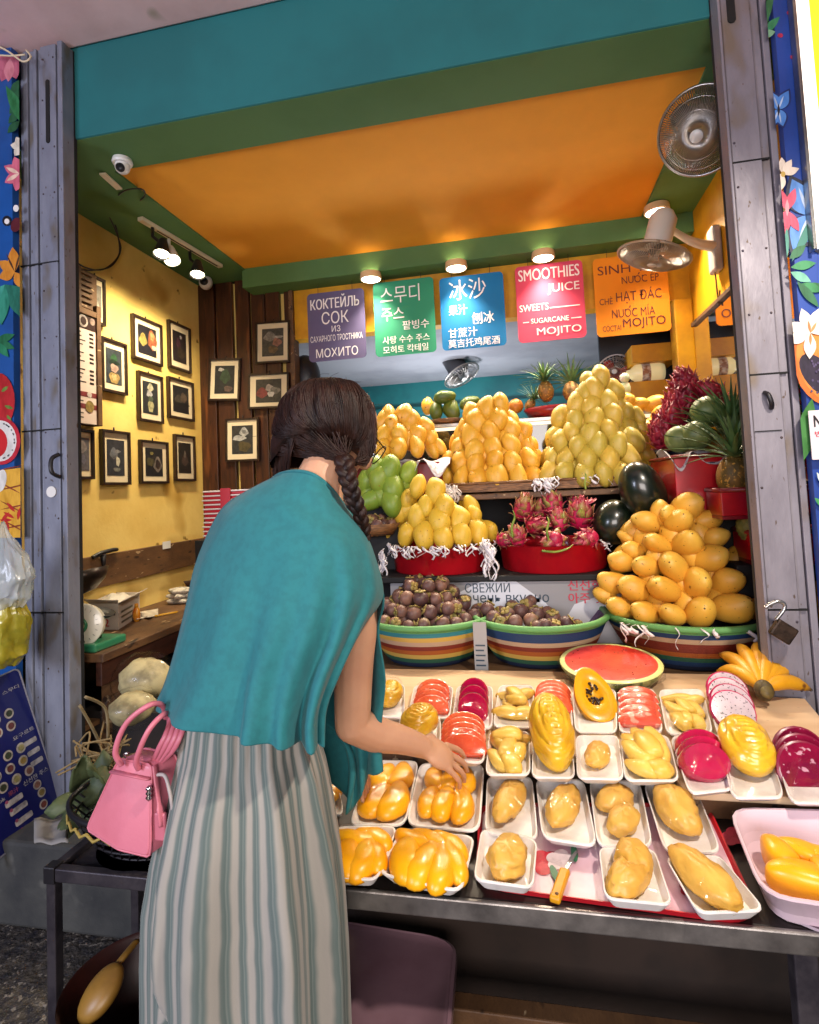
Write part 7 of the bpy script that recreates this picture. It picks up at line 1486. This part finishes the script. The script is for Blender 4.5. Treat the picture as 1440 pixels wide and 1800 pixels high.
# weighing scale
s0 = aZ(140, 1150, ZCt); sc = thing('weighing_scale', 'green based kitchen scale with a white round dial beside the gate', 'scale', s0); m_sg = M('green_enamel', '#2f7a56', .35, coat=.4)
mb = MB(); mb.box2((s0.x - .13, s0.y + .01, ZCt + .001), (s0.x + .065, s0.y + .19, ZCt + .035)); mb.build('base', m_sg, sc, smooth=False, bevel=.008)
dc = aY(141, 1100, s0.y + .03); rr = aY(174, 1100, s0.y + .03).x - dc.x; dn = Vec((.35, -1, .1)).normalized(); rot = dn.to_track_quat('Z', 'Y').to_matrix()
mb = MB(); mb.lathe([(0, -.05), (rr * .9, -.05), (rr, -.01), (rr, .0), (rr * .93, .004), (0, .004)], 36, dc, rot); mb.build('dial', M('dial_white', '#d8d4c4', .35, coat=.5), sc, sharp=40)
mb = MB(); mb.lathe([(rr * .24, .005), (rr * .36, .0075), (rr * .24, .009)], 28, dc, rot, cap=False); mb.build('dial_ring', m_sg, sc); mb = MB(); mb.lathe([(0, .0065), (rr * .25, .0055)], 24, dc, rot, cap=False); mb.build('dial_centre', M('dial_cream', '#d8d89a', .4), sc)
mb = MB()
for k in range(20):
    a = 2 * PI * k / 20; mb.bar(dc + rot @ Vec((rr * .72 * math.cos(a), rr * .72 * math.sin(a), .0055)), dc + rot @ Vec((rr * .82 * math.cos(a), rr * .82 * math.sin(a), .0055)), .002, .001)
mb.bar(dc + rot @ Vec((0, rr * .3, .006)), dc + rot @ Vec((.01, rr * .8, .006)), .003, .001); mb.build('dial_marks', art('#7a7a6a'), sc, smooth=False)
mb = MB(); q = dc + Vec((.035, .08, .035)); mb.lathe([(0, -.012), (.035, -.012), (.052, .005), (.049, .007), (.033, -.006), (0, -.006)], 30, q, Matrix.Rotation(R(18), 3, 'Y')); mb.build('pan', m_black, sc); mb = MB(); mb.tube([q + Vec((0, 0, -.02)), Vec((q.x - .02, q.y, ZCt + .03))], .012, 8); mb.build('stem', m_black, sc)
# cloth, pencil, papers, pan under
q = aZ(312, 1062, ZCt)
for k in range(3):
    mb = MB(); mb.ell(q + Vec((.0, .03, .018 + .028 * k)), (.085 - .01 * k, .055, .018), None, 30, 12, None, lambda p, d: p * (1 + .14 * math.sin(5 * math.atan2(d.y, d.x) + k * 2) + .05 * math.sin(13 * d.x))); tag(mb.build('folded_cloth', M('spotted_cloth', '#c4bcae', .8, '#8a8578', 28, .5, .6, bump=.3)), f'spotted pale cloth on the counter, {("lowest", "middle", "topmost")[k]} of the pile', 'cloth', 'folded cloths on the counter')
mb = MB(); a, b = aZ(272, 1083, ZCt + .008), aZ(310, 1076, ZCt + .008); mb.tube([a, b, b + (b - a).normalized() * .012], [.005, .005, .001], 6); tag(mb.build('pencil', M('yellow_pencil', '#d09a22', .4)), 'yellow pencil lying on the counter near the cloths', 'pencil')
g = quadgrid(lambda u, v: aZ(232 + 46 * u, 1090 - 12 * v - 8 * u, ZCt + .004 + .012 * math.sin(7 * u + 3 * v) ** 2), 14, 8); tag(g.build('crumpled_paper', M('pale_paper', '#c8bcaa', .7, bump=.5, bs=40), solid=.002), 'crumpled pale paper on the counter beside the carton', 'paper')
q = aZ(318, 1040, ZCt + .02); mb = MB(); mb.lathe([(0, 0), (.08, .0), (.12, .06), (.113, .06), (.075, .01), (0, .01)], 28, q + Vec((-.08, .12, 0))); tag(mb.build('basin', M('dark_brown_basin', '#3a2416', .45)), 'dark brown basin at the back of the counter', 'basin'); mb = MB(); mb.ell(q + Vec((-.06, .10, .05)), (.05, .04, .03)); tag(mb.build('root_vegetable', M('tan_root', '#8a6a48', .7, bump=.4, bs=30)), 'tan root vegetable in the dark basin', 'vegetable')
# stack of red and white striped trays
q = aY(400, 935, 2.7); zt = q.z - .03; m_wt = M('white_tray_rim', '#d8ccc8', .45); m_rd = M('red_wrap_stack', '#b4202c', .4)
for k in range(11):
    z = zt + .023 * k; dx = random.uniform(-.006, .006); o = thing('stacked_tray', f'red tray with a pale rim in the stack behind the shoulder, {ORD[10-k]} from the top', 'tray', (-1.17 + dx, 2.72, z), 'stacked red trays'); x0 = aY(358, 880, 2.62).x + dx
    mb = MB(); mb.box2((x0, 2.62, z), (x0 + .30, 2.88, z + .014)); mb.build('tray_body', m_rd, o, smooth=False, bevel=.004); mb = MB(); mb.box2((x0 - .004, 2.614, z + .0142), (x0 + .304, 2.886, z + .0225)); mb.build('tray_rim', m_wt, o, smooth=False, bevel=.003)
a = aY(386, 855, 2.6); mb = MB(); mb.box2((a.x, 2.604, zt + .10), (a.x + .055, 2.611, zt + .262)); tag(mb.build('red_band', m_rd, smooth=False), 'red band tied round the stack of striped trays', 'band')
o = thing('low_cabinet', 'dark low cabinet under the stack of red trays', 'cabinet', (-1.1, 2.75, ZF)); mb = MB(); mb.box2((aY(358, 880, 2.62).x - .03, 2.58, ZF), (-.95, 2.95, zt - .002)); mb.build('cabinet_body', m_dark, o, smooth=False)

# ================================================================ under the counter: plastic sacks, straw
for (x, y, X, r, lab) in ((255, 1195, -1.55, (.13, .11, .11), 'clear plastic sack of fruit below the counter, the upper one'), (232, 1245, -1.5, (.10, .10, .075), 'clear plastic sack of pale fruit below the counter, the lower one')):
    p = aX(x, y, X); o = thing('plastic_sack', lab, 'sack', (p.x, p.y, p.z - r[2])); mb = MB(); mb.ell(p, (r[0] * .8, r[1] * .8, r[2] * .75), None, 20, 14, None, lambda q, d: q * (1 + .15 * noise.noise(d * 2.5))); mb.build('contents', M('pale_fruit_pulp', '#b4a87c', .6, '#7a7050', 9), o)
    mb = MB(); mb.ell(p, r, None, 40, 26, None, lambda q, d: q * (1 + .10 * noise.noise(d * 4) + .05 * noise.noise(d * 11))); mb.build('film', m_film, o)
p = aX(190, 1310, -1.5); o = thing('floor_crates', 'dark crates filling the space below the counter', 'crates', (p.x, p.y, ZF)); mb = MB(); mb.box2((-2.1, 2.05, ZF), (-1.25, 3.0, .55)); mb.build('crate_block', M('dark_crate', '#1c1614', .7, '#2c221c', 8), o, smooth=False)
mb = MB(); rs = random.Random(5)
for k in range(26):
    a = aX(150 + rs.uniform(0, 55), 1345 + rs.uniform(-16, 10), -1.42); mb.tube(smoothpath([a, a + Vec((rs.uniform(-.05, .05), rs.uniform(-.05, .05), rs.uniform(.02, .08))), a + Vec((rs.uniform(-.12, .12), rs.uniform(-.08, .08), rs.uniform(0, .09)))], 4), .003, 5)
tag(mb.build('dry_roots', M('dry_straw', '#8a744c', .8)), 'tangle of dry straw coloured roots beside the pink bag', 'roots')
for pts, lab in (([(140, 1240), (160, 1275), (178, 1312)], 'pale stalk leaning below the counter, left one'), ([(150, 1225), (185, 1245), (190, 1300)], 'bent pale stalk below the counter, right one')):
    mb = MB(); mb.tube(smoothpath([aX(x, y, -1.48) for x, y in pts], 5), .005, 6); tag(mb.build('stalk', M('pale_stalk', '#8a7a58', .7)), lab, 'stalk')

# ================================================================ street side, left: bench, mesh basket, menu board, bags, ladle bowl
m_bench = M('dark_grey_steel', '#4c474c', .45, '#37333a', 14, metal=.5, bump=.2)
c0 = aY(92, 1522, 1.30); zb = c0.z; bn_ = thing('steel_bench', 'low grey steel bench under the mesh basket', 'bench', (-1.0, 1.42, 0)); xa, xb = c0.x - .012, -.72
for nm, a, b in (('front_rail', (xa, 1.29, zb - .035), (xb, 1.315, zb - .001)), ('side_rail', (xa, 1.316, zb - .03), (xa + .03, 1.60, zb - .002)), ('rear_rail', (xa, 1.601, zb - .03), (xb, 1.625, zb - .002))):
    mb = MB(); mb.box2(a, b); mb.build(nm, m_bench, bn_, smooth=False, bevel=.003)
for x in (xa, xb - .03):
    for y in (1.289, 1.60): mb = MB(); mb.box2((x + .001, y + .001, 0), (x + .029, y + .027, zb - .037)); mb.build('leg', m_bench, bn_, smooth=False, bevel=.003)
mb = MB(); mb.box2((xa + .032, 1.317, zb - .028), (xb, 1.60, zb - .018)); mb.build('bench_top', m_bench, bn_, smooth=False); mb = MB(); mb.box2((xa - .004, 1.286, zb - .04), (xa + .03, 1.318, zb + .004)); mb.build('corner_cap', m_black, bn_, smooth=False, bevel=.003)
bc = Vec((-1.10, 1.45, zb)); mbk = thing('mesh_basket', 'black mesh basket with a zigzag yellow rim on the steel bench', 'basket', bc)
Rb = .24; mb = MB(); ring = lambda r, z, k, n=40: bc + Vec((r * math.cos(2 * PI * k / n), r * .72 * math.sin(2 * PI * k / n), z))
for j in range(5):
    t = j / 4; mb.tube([ring(.15 + (Rb - .15) * t ** .7, .004 + .12 * t, k) for k in range(41)], .0035 if j < 4 else .008, 6)
for k in range(40): mb.tube([ring(.15 + (Rb - .15) * t ** .7, .004 + .12 * t, k + (t * 3)) for t in (0, .25, .5, .75, 1)], .0028, 5)
mb.lathe([(0, .003), (.15, .003)], 30, bc); mb.build('mesh', m_black, mbk)
mb = MB(); mb.tube([ring(Rb + .004, .085 + .014 * (k % 2), k, 56) for k in range(57)], .004, 5); mb.build('yellow_zigzag', M('yellow_cord', '#a8924a', .6), mbk)
rs = random.Random(9)
for k in range(9):
    a = k * 2.4; p = bc + Vec((.045 * math.sqrt(k) * math.cos(a), .034 * math.sqrt(k) * math.sin(a), .075 + .012 * (k < 4))); mb = MB(); mb.ell(p, (.042, .036, .034), Matrix.Rotation(a, 3, 'Z'), 16, 10, None, lambda q, d: q * (1 + .12 * noise.noise(d * 3 + Vec((k, 0, 0))))); tag(mb.build('dried_fruit', M('brown_husk', '#6a3a22', .6, '#3c2012', 12, bump=.3) if k == 0 else bpy.data.materials['brown_husk']), 'brown husked fruit in the black mesh basket', 'fruit', 'brown fruit in the mesh basket')
m_leafk = M('dusty_green_leaf', '#38452c', .6, '#55603c', 9, bump=.4, bs=40)
for k, (x, y, s, a, lab) in enumerate(((165, 1352, .12, 20, 'broad dusty leaf lying highest over the mesh basket'), (140, 1378, .13, 150, 'grey green leaf hanging over the left of the mesh basket'), (175, 1395, .13, 70, 'dusty leaf in the middle of the mesh basket'), (130, 1420, .12, 200, 'dark leaf low in the left of the mesh basket'), (195, 1365, .10, -20, 'dusty leaf behind the pink bag'))):
    p = aY(x, y, 1.42 + .03 * k); ra = Matrix.Rotation(R(a), 3, 'Z') @ Matrix.Rotation(R(-35), 3, 'X')
    g = quadgrid(lambda u, v: p + ra @ Vec(((v - .5) * s * .8 * math.sin(PI * (.06 + .92 * u)) ** .7, (u - .5) * s * 1.5, .02 * math.cos(7 * u) - .35 * s * (v - .5) ** 2 * 3 + .006 * math.sin(30 * v + 8 * u))), 14, 10); tag(g.build('leaf', m_leafk, solid=.0015), lab, 'leaf')
# leaning blue menu board
pr1, pr3 = aY(32, 1174, 1.83), aY(20, 1492, 1.655); best = min(((abs((pr1 - p).normalized().dot((pr3 - p).normalized())), y, p) for y in [1.45 + .005 * k for k in range(90)] for p in [aY(111, 1420, y)]), key=lambda t: t[0]); pr2 = best[2]
print('LEAN', best[0], best[1], pr1, pr2, pr3)
lb = thing('leaning_menu_board', 'deep blue laminated drinks menu leaning against the gate step', 'menu board', pr3)
U = pr2 - pr3; Wv = pr2 - pr1; Wv = Wv - U * (Wv.dot(U) / U.length_squared); U = U * 1.55; P = pr2 - Wv - U; P0 = P
mb = MB(); panel(mb, P, U, Wv, .02, .006); mb.build('board', M('navy_laminate', '#141a5e', .3, coat=.4), lb, smooth=False)
nrm = U.cross(-Wv).normalized()
mb = MB(); o_ = rrect(P, U, Wv, .02); mb.tube([p + nrm * .001 for p in o_ + [o_[0]]], .0035, 6); mb.build('clear_edge', M('clear_edge', '#8a8a96', .2), lb)
def bdisc(u, v, r, col, l, sq=None):
    mb = MB(); ry = r * U.length / Wv.length
    mb.add([P + U * (u + r * math.cos(a)) + Wv * (v + ry * math.sin(a)) + nrm * l for a in [2 * PI * k / 16 for k in range(16)]], [tuple(range(16))[::-1]]); mb.build('round_photo', art(col), lb, smooth=False)
for j, v in enumerate((.17, .25, .33, .49, .57, .65)):
    for i in range(4):
        u = .30 + .155 * i - .02 * j % .05
        if j == 0 and i > 2: continue
        bdisc(u, v, .055, '#d8d0c4', .0015); bdisc(u, v, .036, ('#c8a03a', '#b8705a', '#4a5a3a', '#8a3a3a', '#d0c46a')[(i * 2 + j) % 5], .0025)
def bbox(u0, u1, v0, v1): mb = MB(); panel(mb, P + U * u0 + Wv * v0 + nrm * .0022, U * (u1 - u0), Wv * (v1 - v0), .005, .001); mb.build('price_box', art('#d8d4d4'), lb, smooth=False)
for v in (.47, .54, .61): bbox(.80, .95, v, v + .032)
for k, v in enumerate((.74, .80, .875, .94)): bbox(.42 + .02 * k, .62 + .02 * k, v, v + .035); bdisc(.80 + (k % 2) * .02, v + .02, .05, '#d8d0c4', .0015); bdisc(.80 + (k % 2) * .02, v + .02, .034, ('#c87a5a', '#b89a3a', '#a84a3a', '#5a5a4a')[k], .0025); bdisc(.44 + .02 * k, v, .018, '#c84a7a', .0035)
wt = art('#d4d4dc'); letter('신선한 주스', P, U, Wv, (.66, .97, .690, .722), wt, lb, .02); letter('cok', P, U, Wv, (.34, .44, .70, .722), wt, lb, .02); letter('果汁', P, U, Wv, (.48, .60, .692, .722), art('#c84a7a'), lb, .02); letter('스무디', P, U, Wv, (.74, .94, .10, .125), wt, lb, .01); letter('水果', P, U, Wv, (.50, .66, .10, .125), art('#c84a7a'), lb, .02); letter('йогурт', P, U, Wv, (.26, .46, .408, .432), wt, lb, .01); letter('요구르트', P, U, Wv, (.70, .96, .402, .428), wt, lb, .01)
g = quadgrid(lambda u, v: aY(60 + 60 * u, 1440 + 42 * v, 1.52 - .14 * v) + Vec((0, 0, .004 * math.sin(9 * u))), 10, 6); tag(g.build('cardboard_sheet', M('grey_cardboard', '#8a8784', .7), solid=.004), 'pale grey sheet between the blue menu board and the mesh basket', 'sheet')
# hanging bags
m_bagw = M('milky_bag_plastic', '#c4c8c0', .22, '#a8b0a4', 9, bump=.2, bs=60, bdist=.002, coat=.2, alpha=.5); m_bagy = M('yellow_fruit_bag', '#a89a2c', .3, '#7a7a26', 9, .4, .65, bump=.5, bs=50, bdist=.003, coat=.5)
def sack(lab, prof, Y, mat, seed, lump):
    """crumpled bag: (half width px, photo y, centre px, depth) from the knot down"""
    q = []
    for i in range(len(prof) - 1):
        for k in range(6): t = k / 6; q.append([prof[i][e] + (prof[i + 1][e] - prof[i][e]) * t for e in range(4)])
    q.append(list(prof[-1])); rings = []
    for i, (hw, y, cx, d) in enumerate(q):
        c = aY(cx, y, Y); w = aY(cx + hw, y, Y).x - c.x; ring = []
        for k in range(72):
            a = 2 * PI * k / 72; dr = Vec((math.cos(a), math.sin(a), 0)); n = noise.noise(Vec((dr.x * 2.2 + seed, dr.y * 2.2, i * .16))) * .16 + abs(noise.noise(Vec((dr.x * 5 + seed, dr.y * 5, i * .30)))) * .12 - abs(noise.noise(Vec((a * 3.5, seed, i * .06)))) * lump
            ring.append(c + Vec((w * dr.x * (1 + n), d * dr.y * (1 + n), .012 * noise.noise(Vec((a * 2, seed, i * .3))))))
        rings.append(ring)
    mb = MB(); mb.loft(rings, True, True, True); return tag(mb.build('plastic_bag', mat, sharp=40), lab, 'bag')
sack('milky plastic bag hanging from a nail at the mural edge', [(2, 918, 4, .004), (9, 945, 9, .02), (26, 980, 16, .05), (38, 1015, 15, .065), (38, 1045, 10, .07), (28, 1066, 6, .05)], 1.65, m_bagw, 1, .2)
sack('yellow green bag of fruit hanging below the milky bag', [(30, 1058, 4, .06), (40, 1085, 0, .08), (42, 1120, -4, .09), (40, 1150, -4, .08), (28, 1170, -4, .05)], 1.66, m_bagy, 2, .2)
mb = MB(); mb.tube(smoothpath([aY(-10, 78, 1.80), aY(14, 90, 1.79), aY(40, 108, 1.79), aY(54, 100, 1.80), aY(46, 88, 1.82)], 5), .004, 6); mb.tube(smoothpath([aY(-10, 96, 1.80), aY(18, 98, 1.79), aY(44, 96, 1.80)], 5), .0035, 6); tag(mb.build('cable', m_mat), 'pale cable tangle where the awning meets the folded gate', 'cable')
# ladle bowl bottom left
lc = aZ(235, 1775, .20); lbw = thing('red_bowl', 'dark red plastic bowl on the paving behind the trousers', 'bowl', (lc.x, lc.y, 0)); Rl = abs(aZ(118, 1775, .25).x - aZ(235, 1775, .25).x)
mb = MB(); mb.lathe([(0, .0), (Rl * .7, .0), (Rl * .97, .26), (Rl, .27), (Rl * .95, .265), (Rl * .68, .02), (0, .02)], 40, (lc.x, lc.y, 0)); mb.build('bowl_body', M('dark_red_bowl', '#341410', .45, '#26100c', 6), lbw, sharp=50)
ld = thing('ladle', 'yellow plastic scoop lying in the dark red bowl', 'scoop', aZ(178, 1745, .27)); m_ld = M('yellow_scoop', '#96702e', .4, '#7c5a24', 8)
p = aZ(178, 1745, .27); mb = MB(); mb.ell(p, (.045, .058, .026), Matrix.Rotation(R(-25), 3, 'Z') @ Matrix.Rotation(R(35), 3, 'X'), 20, 14); mb.build('scoop_cup', m_ld, ld); mb = MB(); mb.tube(smoothpath([aZ(196, 1712, .28), aZ(215, 1685, .30), aZ(240, 1655, .30)], 5), .011, 8, flat=.6); mb.build('handle', m_ld, ld)

# ================================================================ plastic stool under the stall front
zs = .45; qs = [aZ(440, 1590, zs), aZ(806, 1648, zs), aZ(790, 1860, zs), aZ(300, 1860, zs)]
st_ = thing('plastic_stool', 'plum brown plastic stool top with rounded corners below the table edge', 'stool', sum(qs, Vec((0, 0, 0))) / 4 * 1.0); st_.location.z = 0
mb = MB(); r = [rloop(qs, w, z, .16, 6) for w, z in ((.93, zs - .06), (.985, zs - .05), (1.0, zs - .012), (.99, zs - .002), (.965, zs), (.95, zs - .003))]
for l in r: l.reverse()
mb.loft(r, True, True, True); mb.build('seat', M('plum_plastic', '#785c66', .24, '#6c505a', 5, coat=.35, bump=.04, bs=120), st_, sharp=50)
for p in rloop(qs, .86, 0, .02, 1)[::2]: mb = MB(); mb.tube([Vec((p.x, p.y, zs - .055)), Vec((p.x * 1.02, p.y, .001))], [.03, .024], 8); mb.build('leg', bpy.data.materials['plum_plastic'], st_)
mb = MB(); a, b = aY(1415, 1650, 1.02), aY(1415, 1800, 1.02); mb.box2((a.x - .018, 1.02, 0), (a.x + .018, 1.05, ZT - .036)); tag(mb.build('support_post', m_bench, smooth=False, bevel=.003), 'grey support post under the right end of the table', 'post')
